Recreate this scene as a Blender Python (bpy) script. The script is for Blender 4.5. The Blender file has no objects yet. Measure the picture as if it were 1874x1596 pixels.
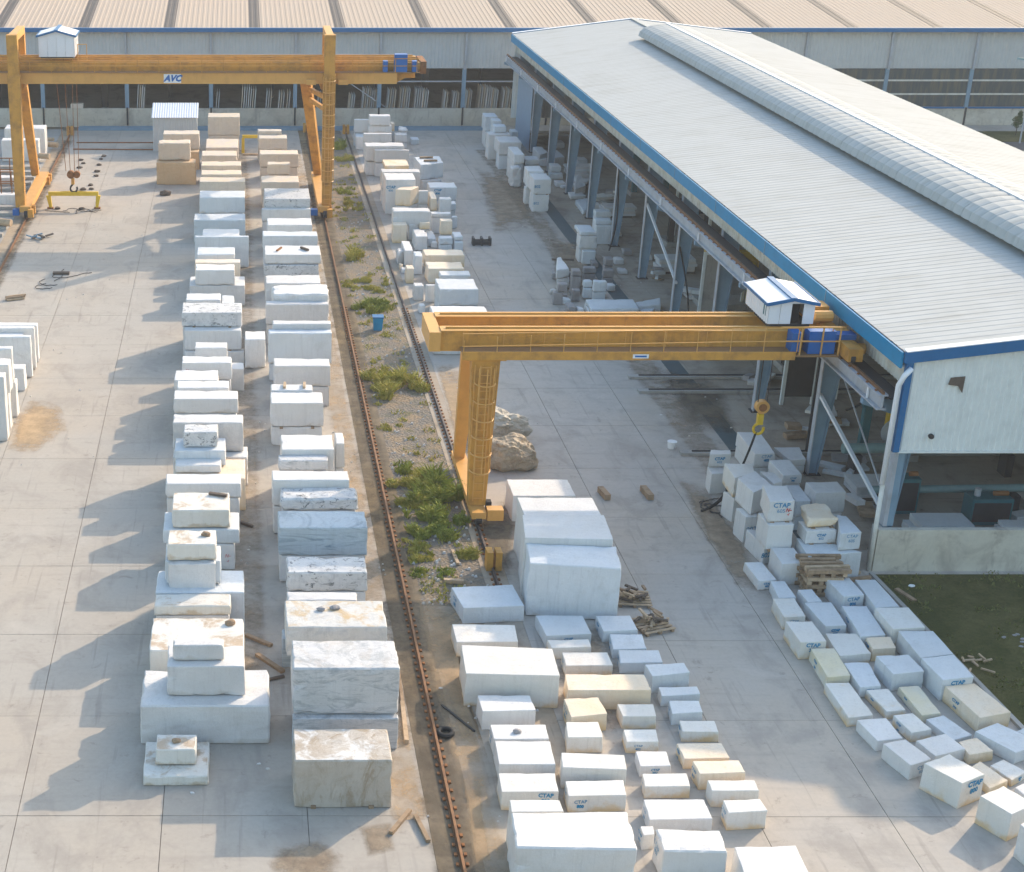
import bpy, bmesh, math, random
from mathutils import Vector, noise
random.seed(7)
SC = bpy.context.scene
COL = SC.collection
# ------------------------------------------------------------------ camera, sky, sun, exposure
CAMH, TAN, COSP, F = 26.0, 0.4026, 0.9277, 2839.0
cam_d = bpy.data.cameras.new('camera')
cam = bpy.data.objects.new('camera', cam_d)
COL.objects.link(cam)
cam.location = (0, 0, CAMH)
cam.rotation_euler = (math.radians(90 - 21.93), 0, 0)
cam_d.sensor_width = 36
cam_d.lens = 36 * F / 1874
cam_d.shift_x = (937 - 435) / 1874
cam_d.clip_end = 2000
cam_d.clip_start = 1
SC.camera = cam
world = bpy.data.worlds.new('World')
SC.world = world
world.use_nodes = True
wn = world.node_tree
for n in list(wn.nodes):
    wn.nodes.remove(n)
sky = wn.nodes.new('ShaderNodeTexSky')
sky.sky_type = 'NISHITA'
sky.sun_disc = False
sky.sun_elevation = math.radians(25.7)
sky.sun_rotation = math.radians(43.1)
sky.dust_density = 3.0
sky.ozone_density = 3.0
sky.air_density = 1.7
bg = wn.nodes.new('ShaderNodeBackground')
bg.inputs[1].default_value = 0.15
wo = wn.nodes.new('ShaderNodeOutputWorld')
wn.links.new(sky.outputs[0], bg.inputs[0])
wn.links.new(bg.outputs[0], wo.inputs[0])
sun_d = bpy.data.lights.new('sun', 'SUN')
sun_d.energy = 2.15
sun_d.angle = math.radians(0.6)
sun_d.color = (1.0, 0.80, 0.58)
sun = bpy.data.objects.new('sun', sun_d)
COL.objects.link(sun)
sun.location = (60, 60, 60)
sun.rotation_euler = Vector((1.42, 1.44, 1.0)).to_track_quat('Z', 'Y').to_euler()
SC.view_settings.view_transform = 'Standard'
SC.view_settings.look = 'None'
SC.view_settings.exposure = 1.18
SC.view_settings.gamma = 1
SC.view_settings.use_curve_mapping = False
SC.cycles.max_bounces = 6

YH, YV, CX = -345.0, 7850.0, 435.0
def W(x, y, z=0.0):                      # photo pixel + known height -> point of the place
    hz = CAMH - z
    return Vector(((x - CX) / (y - YH) * hz / COSP, hz * TAN * (YV - y) / (y - YH), z))
def top_z(yt, yb, zb=0.0):               # height of the point seen at yt above the point (yb, zb)
    return CAMH - (CAMH - zb) * (YV - yb) * (yt - YH) / ((yb - YH) * (YV - yt))

# ------------------------------------------------------------------ materials
MATS = {}
class NT:
    def __init__(s, name, rough=0.8, metal=0.0, spec=0.3):
        s.m = bpy.data.materials.new(name)
        s.m.use_nodes = True
        s.t = s.m.node_tree
        s.b = s.t.nodes['Principled BSDF']
        s.b.inputs['Roughness'].default_value = rough
        s.b.inputs['Metallic'].default_value = metal
        s.b.inputs['Specular IOR Level'].default_value = spec
        MATS[name] = s.m
        s.geo = s.t.nodes.new('ShaderNodeNewGeometry')
        s.tc = s.t.nodes.new('ShaderNodeTexCoord')
        s.oi = s.t.nodes.new('ShaderNodeObjectInfo')
    def L(s, a, b): s.t.links.new(a, b)
    def pos(s, sc=(1, 1, 1), obj=False):
        m = s.t.nodes.new('ShaderNodeMapping')
        m.inputs['Scale'].default_value = sc
        s.L(s.tc.outputs['Object'] if obj else s.geo.outputs['Position'], m.inputs[0])
        return m.outputs[0]
    def noise(s, scale, detail=4, rough=0.55, sc=(1, 1, 1), obj=False, dist=0.0):
        n = s.t.nodes.new('ShaderNodeTexNoise')
        n.inputs['Scale'].default_value = scale
        n.inputs['Detail'].default_value = detail
        n.inputs['Roughness'].default_value = rough
        n.inputs['Distortion'].default_value = dist
        s.L(s.pos(sc, obj), n.inputs['Vector'])
        return n.outputs[0]
    def voro(s, scale, feature='F1', sc=(1, 1, 1), obj=False):
        n = s.t.nodes.new('ShaderNodeTexVoronoi')
        n.feature = feature
        n.inputs['Scale'].default_value = scale
        s.L(s.pos(sc, obj), n.inputs['Vector'])
        return n.outputs[0]
    def wave(s, scale, dist, sc=(1, 1, 1), direction='DIAGONAL', dscale=1.0, obj=False):
        n = s.t.nodes.new('ShaderNodeTexWave')
        n.bands_direction = direction
        n.inputs['Scale'].default_value = scale
        n.inputs['Distortion'].default_value = dist
        n.inputs['Detail'].default_value = 4
        n.inputs['Detail Scale'].default_value = dscale
        s.L(s.pos(sc, obj), n.inputs['Vector'])
        return n.outputs['Fac']
    def ramp(s, v, a, b, smooth=True):
        n = s.t.nodes.new('ShaderNodeMapRange')
        n.interpolation_type = 'SMOOTHSTEP' if smooth else 'LINEAR'
        n.inputs['From Min'].default_value = a
        n.inputs['From Max'].default_value = b
        s.L(v, n.inputs['Value'])
        return n.outputs[0]
    def mul(s, a, b, op='MULTIPLY'):
        n = s.t.nodes.new('ShaderNodeMath')
        n.operation = op
        n.use_clamp = op in ('MULTIPLY', 'ADD')
        for i, v in enumerate((a, b)):
            if isinstance(v, (int, float)): n.inputs[i].default_value = v
            else: s.L(v, n.inputs[i])
        return n.outputs[0]
    def mix(s, f, a, b, mode='MIX'):
        n = s.t.nodes.new('ShaderNodeMix')
        n.data_type = 'RGBA'
        n.blend_type = mode
        for sock, v in ((n.inputs[0], f), (n.inputs[6], a), (n.inputs[7], b)):
            if isinstance(v, (int, float)): sock.default_value = v
            elif isinstance(v, tuple): sock.default_value = (*v, 1)
            else: s.L(v, sock)
        return n.outputs[2]
    def out(s, c):
        if isinstance(c, tuple): s.b.inputs['Base Color'].default_value = (*c, 1)
        else: s.L(c, s.b.inputs['Base Color'])
    def bump(s, h, strength=0.4, dist=0.03):
        n = s.t.nodes.new('ShaderNodeBump')
        n.inputs['Strength'].default_value = strength
        n.inputs['Distance'].default_value = dist
        s.L(h, n.inputs['Height'])
        s.L(n.outputs[0], s.b.inputs['Normal'])
    def z(s, obj=True):
        n = s.t.nodes.new('ShaderNodeSeparateXYZ')
        s.L(s.tc.outputs['Object'] if obj else s.geo.outputs['Position'], n.inputs[0])
        return n.outputs

def plain(name, col, rough=0.6, metal=0.0, var=0.25, dark=None, scale=1.5, streak=True):
    t = NT(name, rough, metal)
    d = dark or tuple(c * 0.6 for c in col)
    n = t.noise(scale, 6, 0.65)
    n2 = t.noise(scale * 3, 4, 0.6, (1, 1, 0.12) if streak else (1, 1, 1))
    f = t.mul(t.ramp(n, 0.4, 0.75), var * 1.6)
    c = t.mix(f, col, d)
    c = t.mix(t.mul(t.ramp(n2, 0.5, 0.8), var), c, d)
    t.out(c)
    return t

def concrete(name, base, dirt, stain, rnd=0.12, tan=0.5):
    t = NT(name, 0.88, 0, 0.2)
    big = t.noise(0.10, 5, 0.6)
    mid = t.noise(0.55, 6, 0.65, (1, 0.6, 1), dist=0.6)
    fine = t.noise(6, 6, 0.7)
    drag = t.noise(1.0, 4, 0.6, (0.25, 2.2, 1))
    c = t.mix(t.mul(t.ramp(big, 0.40, 0.62), tan), base, dirt)
    c = t.mix(t.mul(t.ramp(mid, 0.47, 0.68), 0.7), c, stain)
    c = t.mix(t.mul(t.ramp(t.noise(0.28, 7, 0.7, (1, 0.8, 1), dist=1.2), 0.52, 0.66), 0.45), c, tuple(v * 1.15 for v in base))
    c = t.mix(t.mul(t.ramp(drag, 0.50, 0.72), 0.38), c, stain)
    c = t.mix(t.mul(t.ramp(t.noise(1.6, 8, 0.75, dist=0.5), 0.57, 0.70), 0.5), c, tuple(v * 0.6 for v in stain))
    c = t.mix(t.mul(t.ramp(t.noise(0.9, 3, 0.5, (5.0, 0.25, 1), dist=0.3), 0.60, 0.72), 0.3), c, tuple(v * 0.6 for v in stain))
    c = t.mix(t.mul(t.ramp(fine, 0.3, 0.8), 0.22), c, tuple(v * 0.55 for v in base))
    spot = t.voro(1.3)
    c = t.mix(t.mul(t.ramp(spot, 0.07, 0.0), 0.35), c, (0.06, 0.055, 0.05))
    c = t.mix(t.mul(t.oi.outputs['Random'], rnd), c, tuple(v * 0.6 for v in base))
    t.out(c)
    t.bump(fine, 0.25, 0.01)
    return t
concrete('yard_concrete', (0.43, 0.395, 0.35), (0.45, 0.38, 0.305), (0.33, 0.295, 0.26))
concrete('side_concrete', (0.46, 0.425, 0.385), (0.47, 0.40, 0.32), (0.32, 0.29, 0.26), 0.13, 0.6)
concrete('soiled_concrete', (0.40, 0.35, 0.29), (0.44, 0.32, 0.20), (0.20, 0.17, 0.14), 0.1, 0.8)
concrete('rail_soil', (0.22, 0.18, 0.135), (0.24, 0.175, 0.09), (0.08, 0.07, 0.055), 0.1, 0.8)
concrete('sand_dirt', (0.50, 0.38, 0.25), (0.52, 0.36, 0.20), (0.28, 0.21, 0.14), 0.1, 0.8)
concrete('shed_floor', (0.40, 0.36, 0.31), (0.38, 0.29, 0.20), (0.18, 0.15, 0.13), 0.15, 0.6)
concrete('wall_render', (0.60, 0.57, 0.50), (0.54, 0.46, 0.34), (0.34, 0.30, 0.26), 0.1, 0.5)
concrete('grey_concrete', (0.40, 0.39, 0.37), (0.38, 0.33, 0.27), (0.22, 0.21, 0.20), 0.1, 0.5)
concrete('asphalt', (0.10, 0.10, 0.105), (0.13, 0.12, 0.11), (0.05, 0.05, 0.05), 0.1, 0.5)
plain('joint_dark', (0.22, 0.19, 0.16), 0.95)
t = NT('gravel', 0.95, 0, 0.1)
v = t.voro(9, 'F1'); n = t.noise(1.2, 6, 0.7)
c = t.mix(t.ramp(t.noise(14, 5, 0.8), 0.35, 0.7), (0.15, 0.135, 0.115), (0.28, 0.25, 0.215))
c = t.mix(t.mul(t.ramp(n, 0.44, 0.62), 0.85), c, (0.30, 0.225, 0.145))
c = t.mix(t.mul(t.ramp(t.noise(0.8, 5, 0.6, dist=1.0), 0.52, 0.66), 0.55), c, (0.10, 0.11, 0.05))
t.out(c); t.bump(v, 0.8, 0.06)
t = NT('turf', 0.95, 0, 0.1)
c = t.mix(t.ramp(t.noise(0.35, 6, 0.7), 0.38, 0.66), (0.085, 0.092, 0.032), (0.165, 0.145, 0.06))
c = t.mix(t.mul(t.ramp(t.noise(8, 5, 0.8), 0.4, 0.8), 0.5), c, (0.02, 0.025, 0.01))
t.out(c); t.bump(t.noise(20, 4, 0.8), 0.9, 0.08)
t = NT('soil', 0.95, 0, 0.1)
t.out(t.mix(t.ramp(t.noise(0.4, 6, 0.7), 0.4, 0.65), (0.16, 0.13, 0.09), (0.22, 0.17, 0.12)))

def marble(name, base, alt, vein=None, vfac=0.0, vscale=1.2, stain=None, sh=0.35, samt=0.8, top_dirt_or_lit=None, tamt=0.0, pits=0.0, speck=0.18, vsc=(1, 1, 1)):
    t = NT(name, 0.62, 0, 0.35)
    n = t.noise(0.9, 5, 0.6, obj=True)
    c = t.mix(t.mul(t.ramp(n, 0.35, 0.7), 0.8), base, alt)
    if vein:
        vs2 = (vsc[0] * 0.7, vsc[1] * 0.7, vsc[2] * 1.0)
        wv = t.noise(vscale * 1.5, 9, 0.72, vs2, obj=True, dist=2.2)
        c = t.mix(t.mul(t.ramp(wv, 0.47, 0.62), vfac), c, vein)
        wv2 = t.noise(vscale * 5, 7, 0.75, (vsc[0] * 0.35, vsc[1] * 0.35, vsc[2] * 1.6), obj=True, dist=1.0)
        c = t.mix(t.mul(t.ramp(wv2, 0.50, 0.72), vfac * 0.7), c, vein)
    f = t.noise(22, 4, 0.7, obj=True)
    c = t.mix(t.mul(t.ramp(f, 0.45, 0.8), speck), c, tuple(v * 0.55 for v in alt))
    # drill lines, sawn streaks, grime blotches
    st = t.noise(9, 3, 0.6, (1.0, 1.0, 0.06), obj=True)
    c = t.mix(t.mul(t.ramp(st, 0.50, 0.75), 0.24), c, tuple(v * 0.6 for v in alt))
    gb = t.noise(1.7, 8, 0.75, (1, 1, 0.7), dist=0.7)
    c = t.mix(t.mul(t.ramp(gb, 0.52, 0.70), 0.30), c, (alt[0] * 0.66, alt[1] * 0.62, alt[2] * 0.55))
    c = t.mix(t.mul(t.ramp(t.noise(0.45, 2, 0.5), 0.45, 0.60), 0.35), c, (alt[0] * 1.0, alt[1] * 0.97, alt[2] * 0.92))
    c = t.mix(t.mul(t.ramp(t.noise(5.5, 6, 0.8, (1, 1, 1.5)), 0.64, 0.72), 0.4), c, (0.30, 0.28, 0.26))
    if top_dirt_or_lit:  # recolours upward faces: dirt on most stones, a lit top on stone_cream
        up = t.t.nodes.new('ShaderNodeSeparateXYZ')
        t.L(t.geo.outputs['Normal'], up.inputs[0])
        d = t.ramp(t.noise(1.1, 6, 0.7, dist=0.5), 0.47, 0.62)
        c = t.mix(t.mul(t.mul(d, t.ramp(up.outputs[2], 0.7, 0.95)), tamt), c, top_dirt_or_lit)
    if stain:
        z = t.z(True)[2]
        nn = t.noise(1.6, 5, 0.6)
        edge = t.mul(z, t.mul(t.mul(nn, 0.9), 0.45, 'SUBTRACT'), 'SUBTRACT')
        c = t.mix(t.mul(t.ramp(edge, sh, -0.05), samt), c, stain)
        c = t.mix(t.mul(t.ramp(t.noise(0.8, 4, 0.6), 0.58, 0.72), samt * 0.18), c, stain)
    if pits:
        c = t.mix(t.mul(t.ramp(t.noise(3.0, 7, 0.8, (1, 1, 1.6), obj=True, dist=0.8), 0.55, 0.61), pits), c, (0.07, 0.085, 0.10))
    c = t.mix(t.mul(t.oi.outputs['Random'], 0.22), c, (alt[0] * 0.78, alt[1] * 0.74, alt[2] * 0.68))
    t.out(c)
    t.bump(t.noise(6, 8, 0.78, obj=True), 0.6, 0.05)
    return t
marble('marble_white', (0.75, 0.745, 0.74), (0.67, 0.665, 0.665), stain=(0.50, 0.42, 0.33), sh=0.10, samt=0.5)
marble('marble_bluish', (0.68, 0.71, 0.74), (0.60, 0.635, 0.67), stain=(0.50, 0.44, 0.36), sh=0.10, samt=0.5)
marble('marble_stained', (0.745, 0.735, 0.71), (0.70, 0.675, 0.63), stain=(0.68, 0.47, 0.22), sh=0.24, samt=0.85)
marble('marble_cream', (0.82, 0.72, 0.60), (0.80, 0.64, 0.46), stain=(0.72, 0.50, 0.24), sh=0.32, samt=0.8)
marble('marble_dusty', (0.77, 0.75, 0.71), (0.70, 0.67, 0.61), top_dirt_or_lit=(0.42, 0.27, 0.14), tamt=0.75, stain=(0.46, 0.34, 0.20), sh=0.12, samt=0.7)
marble('marble_veined', (0.66, 0.66, 0.67), (0.58, 0.585, 0.60), vein=(0.30, 0.335, 0.37), vfac=0.8, vscale=0.8, vsc=(1.0, 1.0, 2.2), top_dirt_or_lit=(0.45, 0.33, 0.2), tamt=0.25)
marble('marble_blue_veined', (0.50, 0.57, 0.62), (0.44, 0.51, 0.57), vein=(0.20, 0.26, 0.32), vfac=0.85, vscale=0.7, vsc=(0.4, 0.4, 2.4))
marble('marble_rusty_veined', (0.54, 0.49, 0.43), (0.46, 0.40, 0.34), vein=(0.32, 0.235, 0.15), vfac=0.75, vscale=0.6, vsc=(1.8, 1.8, 0.35), top_dirt_or_lit=(0.72, 0.715, 0.70), tamt=0.95)  # sawn top set paler than the browner sides
marble('marble_pitted', (0.68, 0.68, 0.68), (0.60, 0.60, 0.61), vein=(0.36, 0.38, 0.42), vfac=0.5, pits=0.95)
marble('marble_greyish', (0.70, 0.69, 0.685), (0.61, 0.60, 0.60), stain=(0.50, 0.44, 0.36), sh=0.15, samt=0.5, speck=0.3)
marble('marble_sandy_top', (0.68, 0.66, 0.62), (0.60, 0.60, 0.60), vein=(0.35, 0.38, 0.42), vfac=0.4, top_dirt_or_lit=(0.55, 0.38, 0.18), tamt=0.95)
marble('stone_tan', (0.64, 0.48, 0.31), (0.58, 0.40, 0.24), vein=(0.48, 0.29, 0.15), vfac=0.4)
marble('stone_cream', (0.70, 0.61, 0.50), (0.62, 0.55, 0.49), vein=(0.56, 0.44, 0.31), vfac=0.3, top_dirt_or_lit=(0.78, 0.62, 0.40), tamt=0.8)  # lit top put into the colour: cream above, greyer shaded faces
marble('granite_rough', (0.36, 0.345, 0.35), (0.28, 0.26, 0.26), speck=0.5)
marble('boulder_stone', (0.46, 0.375, 0.27), (0.33, 0.26, 0.18), vein=(0.24, 0.17, 0.11), vfac=0.6, pits=0.15, speck=0.4)
marble('boulder_pale', (0.58, 0.55, 0.47), (0.40, 0.36, 0.30), vein=(0.25, 0.22, 0.18), vfac=0.5, speck=0.4)
plain('crane_orange', (0.60, 0.30, 0.06), 0.6, 0.0, 0.55, (0.32, 0.16, 0.05))
plain('crane_bright', (0.66, 0.35, 0.10), 0.5, 0.0, 0.2)
plain('walkway_brown', (0.30, 0.17, 0.08), 0.7)
plain('lifting_yellow', (0.70, 0.46, 0.03), 0.5, 0.0, 0.25)
plain('cabinet_blue', (0.015, 0.13, 0.42), 0.45, 0.0, 0.15)
plain('trim_blue', (0.01, 0.25, 0.48), 0.4, 0.0, 0.2)
plain('trim_deep_blue', (0.015, 0.14, 0.34), 0.4, 0.0, 0.2)
plain('cladding_white', (0.74, 0.77, 0.76), 0.5, 0.0, 0.18)
plain('cladding_grey', (0.50, 0.52, 0.53), 0.5, 0.0, 0.12)
plain('cladding_stained', (0.68, 0.67, 0.62), 0.6, 0.0, 0.35, (0.36, 0.29, 0.2))
plain('cladding_blue', (0.30, 0.40, 0.52), 0.5, 0.0, 0.12)
plain('cabin_white', (0.78, 0.80, 0.84), 0.4, 0.0, 0.08)
roofm = plain('roof_grey', (0.44, 0.455, 0.45), 0.85, 0.0, 0.16, (0.31, 0.31, 0.285), 0.35, False)
old = roofm.b.inputs['Base Color'].links[0].from_socket
rs_ = roofm.mul(roofm.ramp(roofm.noise(1.0, 5, 0.65, (0.22, 2.4, 1)), 0.48, 0.72), 0.35)
roofm.out(roofm.mix(rs_, old, (0.27, 0.255, 0.22)))
plain('roof_cream', (0.47, 0.375, 0.295), 0.9, 0.0, 0.15, (0.44, 0.38, 0.33), 0.3, False)
plain('skylight_brown', (0.095, 0.072, 0.06), 0.6, 0.0, 0.2, None, 0.8)
plain('steel_blue', (0.20, 0.31, 0.41), 0.5, 0.0, 0.22)
plain('steel_pale', (0.42, 0.45, 0.50), 0.5, 0.0, 0.3, (0.24, 0.22, 0.2))
plain('steel_dark', (0.05, 0.05, 0.055), 0.6, 0.2, 0.3)
plain('rust', (0.30, 0.13, 0.05), 0.85, 0.1, 0.5, (0.12, 0.06, 0.03), 4)
plain('rail_rust', (0.26, 0.13, 0.06), 0.6, 0.3, 0.5, (0.12, 0.07, 0.05), 3)
plain('rail_dark', (0.13, 0.10, 0.09), 0.6, 0.3, 0.4, (0.06, 0.05, 0.05), 3)
plain('rubber', (0.02, 0.022, 0.025), 0.8)
plain('machine_teal', (0.03, 0.14, 0.17), 0.5, 0.0, 0.3)
plain('trench_teal', (0.06, 0.10, 0.115), 0.6, 0.0, 0.3)
plain('pipe_teal', (0.20, 0.31, 0.32), 0.5, 0.0, 0.3)
plain('wood', (0.36, 0.25, 0.16), 0.85, 0, 0.5, (0.16, 0.11, 0.07), 3)
plain('wood_pale', (0.50, 0.37, 0.25), 0.85, 0, 0.4, (0.25, 0.17, 0.1), 3)
plain('wood_dark', (0.13, 0.10, 0.08), 0.85, 0, 0.4)
plain("paint_blue", (0.02, 0.22, 0.42), 0.7, 0, 0.2, (0.2, 0.4, 0.55), 8)
plain('paint_red', (0.55, 0.08, 0.07), 0.7)
plain('paint_white', (0.8, 0.8, 0.8), 0.6, 0, 0.1)
plain('dark_interior', (0.035, 0.035, 0.04), 0.9)
t = NT('window_sheet', 0.35, 0, 0.4)
c = t.mix(t.ramp(t.noise(2.5, 3, 0.6, (1, 1, 0.15)), 0.4, 0.65), (0.055, 0.075, 0.085), (0.13, 0.12, 0.09))
t.out(c)
def leafmat(name, a, b):
    t = NT(name, 0.7, 0, 0.2)
    t.out(t.mix(t.ramp(t.noise(3.0, 4, 0.7), 0.35, 0.65), a, b))
    tr = t.b.inputs.get('Transmission Weight')
leafmat('weed_green', (0.20, 0.24, 0.04), (0.40, 0.40, 0.08))
leafmat('weed_yellow', (0.32, 0.31, 0.05), (0.56, 0.47, 0.13))
leafmat('lawn_blade', (0.13, 0.15, 0.04), (0.21, 0.20, 0.07))
leafmat('leaf_dark', (0.04, 0.08, 0.02), (0.07, 0.12, 0.03))

# ------------------------------------------------------------------ mesh helpers
def M(n): return MATS[n]
def tag(o, label=None, cat=None, group=None, kind=None):
    if label: o['label'] = label
    if cat: o['category'] = cat
    if group: o['group'] = group
    if kind: o['kind'] = kind
    return o
def thing(name, label, cat, loc=(0, 0, 0), group=None):
    o = bpy.data.objects.new(name, None)
    o.empty_display_size = 0.3
    o.location = loc
    COL.objects.link(o)
    return tag(o, label, cat, group)
def root_loc(p):
    v = Vector((0, 0, 0))
    while p is not None:
        v += Vector(p.location)
        p = p.parent
    return v
class MB:
    def __init__(s): s.v, s.f = [], []
    def poly(s, pts, faces):
        n = len(s.v)
        s.v += [tuple(p) for p in pts]
        s.f += [tuple(i + n for i in f) for f in faces]
        return s
    def box(s, x0, x1, y0, y1, z0, z1):
        return s.poly([(x0, y0, z0), (x1, y0, z0), (x1, y1, z0), (x0, y1, z0), (x0, y0, z1), (x1, y0, z1), (x1, y1, z1), (x0, y1, z1)],
                      [(0, 3, 2, 1), (4, 5, 6, 7), (0, 1, 5, 4), (1, 2, 6, 5), (2, 3, 7, 6), (3, 0, 4, 7)])
    def frustum(s, a, b):               # two 4-point rings
        return s.poly(list(a) + list(b), [(0, 3, 2, 1), (4, 5, 6, 7), (0, 1, 5, 4), (1, 2, 6, 5), (2, 3, 7, 6), (3, 0, 4, 7)])
    def beam(s, p, q, w, h=None, w2=None, h2=None):
        p, q = Vector(p), Vector(q)
        h = h or w; w2 = w2 or w; h2 = h2 or h
        d = (q - p).normalized()
        up = Vector((0, 0, 1)) if abs(d.z) < 0.95 else Vector((0, 1, 0))
        a = d.cross(up).normalized()
        b = a.cross(d).normalized()
        r1 = [p - a * w / 2 - b * h / 2, p + a * w / 2 - b * h / 2, p + a * w / 2 + b * h / 2, p - a * w / 2 + b * h / 2]
        r2 = [q - a * w2 / 2 - b * h2 / 2, q + a * w2 / 2 - b * h2 / 2, q + a * w2 / 2 + b * h2 / 2, q - a * w2 / 2 + b * h2 / 2]
        return s.poly(r1 + r2, [(0, 1, 2, 3), (7, 6, 5, 4), (1, 0, 4, 5), (2, 1, 5, 6), (3, 2, 6, 7), (0, 3, 7, 4)])
    def tube(s, pts, r, n=8, cap=True, r2=None):
        pts = [Vector(p) for p in pts]
        base = len(s.v)
        for i, p in enumerate(pts):
            d = (pts[min(i + 1, len(pts) - 1)] - pts[max(i - 1, 0)]).normalized()
            up = Vector((0, 0, 1)) if abs(d.z) < 0.95 else Vector((0, 1, 0))
            a = d.cross(up).normalized(); b = a.cross(d)
            rr = r if r2 is None else r + (r2 - r) * i / (len(pts) - 1)
            for k in range(n):
                t_ = 2 * math.pi * k / n
                s.v.append(tuple(p + a * rr * math.cos(t_) + b * rr * math.sin(t_)))
        for i in range(len(pts) - 1):
            for k in range(n):
                k2 = (k + 1) % n
                s.f.append((base + i * n + k, base + i * n + k2, base + (i + 1) * n + k2, base + (i + 1) * n + k))
        if cap:
            s.f.append(tuple(base + k for k in reversed(range(n))))
            s.f.append(tuple(base + (len(pts) - 1) * n + k for k in range(n)))
        return s
    def build(s, name, mat, parent=None, smooth=False):
        off = root_loc(parent)
        me = bpy.data.meshes.new(name)
        me.from_pydata([tuple(Vector(v) - off) for v in s.v], [], s.f)
        me.materials.append(M(mat))
        if smooth:
            me.polygons.foreach_set('use_smooth', [True] * len(me.polygons))
        me.update()
        o = bpy.data.objects.new(name, me)
        COL.objects.link(o)
        if parent: o.parent = parent
        return o
def text_mesh(name, text, mat, origin, ex, ez, height, parent, extr=0.004, shear=0.0, bold=0.0, center=True):
    cu = bpy.data.curves.new('txt', 'FONT')
    cu.body = text; cu.size = height * 1.35; cu.shear = shear; cu.offset = bold
    cu.resolution_u = 2
    cu.align_x = 'CENTER'
    cu.align_y = 'CENTER'
    to = bpy.data.objects.new('txt', cu)
    me = bpy.data.meshes.new_from_object(to)
    bpy.data.objects.remove(to)
    off = root_loc(parent)
    ex = Vector(ex).normalized(); ez = Vector(ez).normalized(); o_ = Vector(origin)
    for v in me.vertices:
        v.co = o_ + ex * v.co.x + ez * v.co.y - off
    me.materials.clear(); me.materials.append(M(mat))
    o = bpy.data.objects.new(name, me)
    COL.objects.link(o); o.parent = parent
    return o

# ------------------------------------------------------------------ ground
def sheet(name, x0, x1, y0, y1, z, mat, parent=None, kind='structure', th=0.2, label=None):
    o = MB().box(x0, x1, y0, y1, z - th, z).build(name, mat, parent)
    if kind: o['kind'] = kind
    if label: o['label'] = label
    return o
sheet('ground', -400, 500, -60, 900, -0.25, 'soil', th=0.3)
sheet('yard_base', -14.9, 5.3, 12, 136.5, -0.035, 'joint_dark', th=0.15)
sheet('side_yard_base', 9.85, 21.6, 12, 136.5, -0.035, 'joint_dark', th=0.15)
yard = bpy.data.objects.new('concrete_yard', None); COL.objects.link(yard); yard['kind'] = 'structure'
def slabs(xs, ys, mat, root):
    g = 0.010
    for i in range(len(xs) - 1):
        for j in range(len(ys) - 1):
            x0, x1, y0, y1 = xs[i] + g, xs[i + 1] - g, ys[j] + g, ys[j + 1] - g
            dz = random.uniform(-0.004, 0.004)
            MB().box(x0, x1, y0, y1, -0.03, dz).build('slab', mat, root)
ysl = [36.2 + 5.15 * k for k in range(-4, 20)]; ysl[-1] = 136.4
slabs([-14.2, -10.2, -6.15, -2.1, 1.95, 5.3], [y for y in ysl if y <= 136.4], 'yard_concrete', yard)
side = bpy.data.objects.new('side_yard', None); COL.objects.link(side); side['kind'] = 'structure'
ysr = [36.15 + 4.95 * k for k in range(-4, 21)]; ysr[-1] = 136.4
slabs([9.85, 14.45, 18.13, 21.6], [y for y in ysr if y <= 136.4], 'side_concrete', side)
sheet('rail_strip', -15.4, -14.2, 12, 136.4, 0.004, 'soiled_concrete')
sheet('rail_strip', 5.3, 6.55, 12, 136.4, 0.004, 'rail_soil')
sheet('rail_strip', 9.0, 9.85, 48.5, 136.4, 0.006, 'soiled_concrete')
sheet('gravel_bed', 6.55, 9.0, 48.5, 136.4, -0.01, 'gravel')
sheet('dirt_apron', 6.55, 9.85, 12, 48.5, 0.003, 'soiled_concrete')
sheet('left_yard', -45, -15.4, 60, 137, -0.005, 'grey_concrete')
sheet('left_near_yard', -45, -15.4, 12, 60, -0.007, 'yard_concrete')
sheet('trench_cover', 21.6, 22.5, 53, 134, -0.02, 'trench_teal')
sheet('near_right_yard', 21.6, 60, 12, 39.2, 0.0, 'side_concrete')
# lawn beside the gable wall, with a kerb running along its slanting edge
g1, g2 = W(1600, 1052), W(1874, 1332)
gd = (g2 - g1)
lp = [g1, g1 + gd * 2.2, Vector((80, (g1 + gd * 2.2).y, 0)), Vector((80, g1.y, 0))]
lb = MB(); lb.poly([(p.x, p.y, 0.02) for p in lp] + [(p.x, p.y, -0.2) for p in lp], [(3, 2, 1, 0), (0, 1, 5, 4), (1, 2, 6, 5), (2, 3, 7, 6), (3, 0, 4, 7)])
tag(lb.build('lawn', 'turf'), kind='structure')
sheet('corner_yard', 21.6, g1.x + 6, 39.2, 53.0, -0.004, 'side_concrete', th=0.02)
kb = MB().beam(g1 + Vector((-0.12, 0, 0.03)), g1 + gd * 2.2 + Vector((-0.12, 0, 0.03)), 0.16, 0.14)
tag(kb.build('kerb', 'grey_concrete'), kind='structure')
sheet('workshop_floor', 22.5, 43.6, 53.0, 134.6, -0.015, 'shed_floor')
sheet('workshop_floor_strip', 21.6, 22.5, 134, 136.4, -0.01, 'side_concrete')
sheet('far_verge', 21.6, 90, 136.4, 139.0, -0.02, 'side_concrete')
sheet('far_grass', 48, 120, 131.8, 136.4, -0.06, 'turf', th=0.1)
sheet('far_road', 44.6, 120, 118, 131.8, -0.08, 'asphalt', th=0.1)
dr = MB()
for yy in (136.45, 137.15):
    dr.box(-14, 23, yy, yy + 0.22, -0.02, 0.22)
tag(dr.build('drain_kerb', 'steel_blue'), kind='structure')
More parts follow.
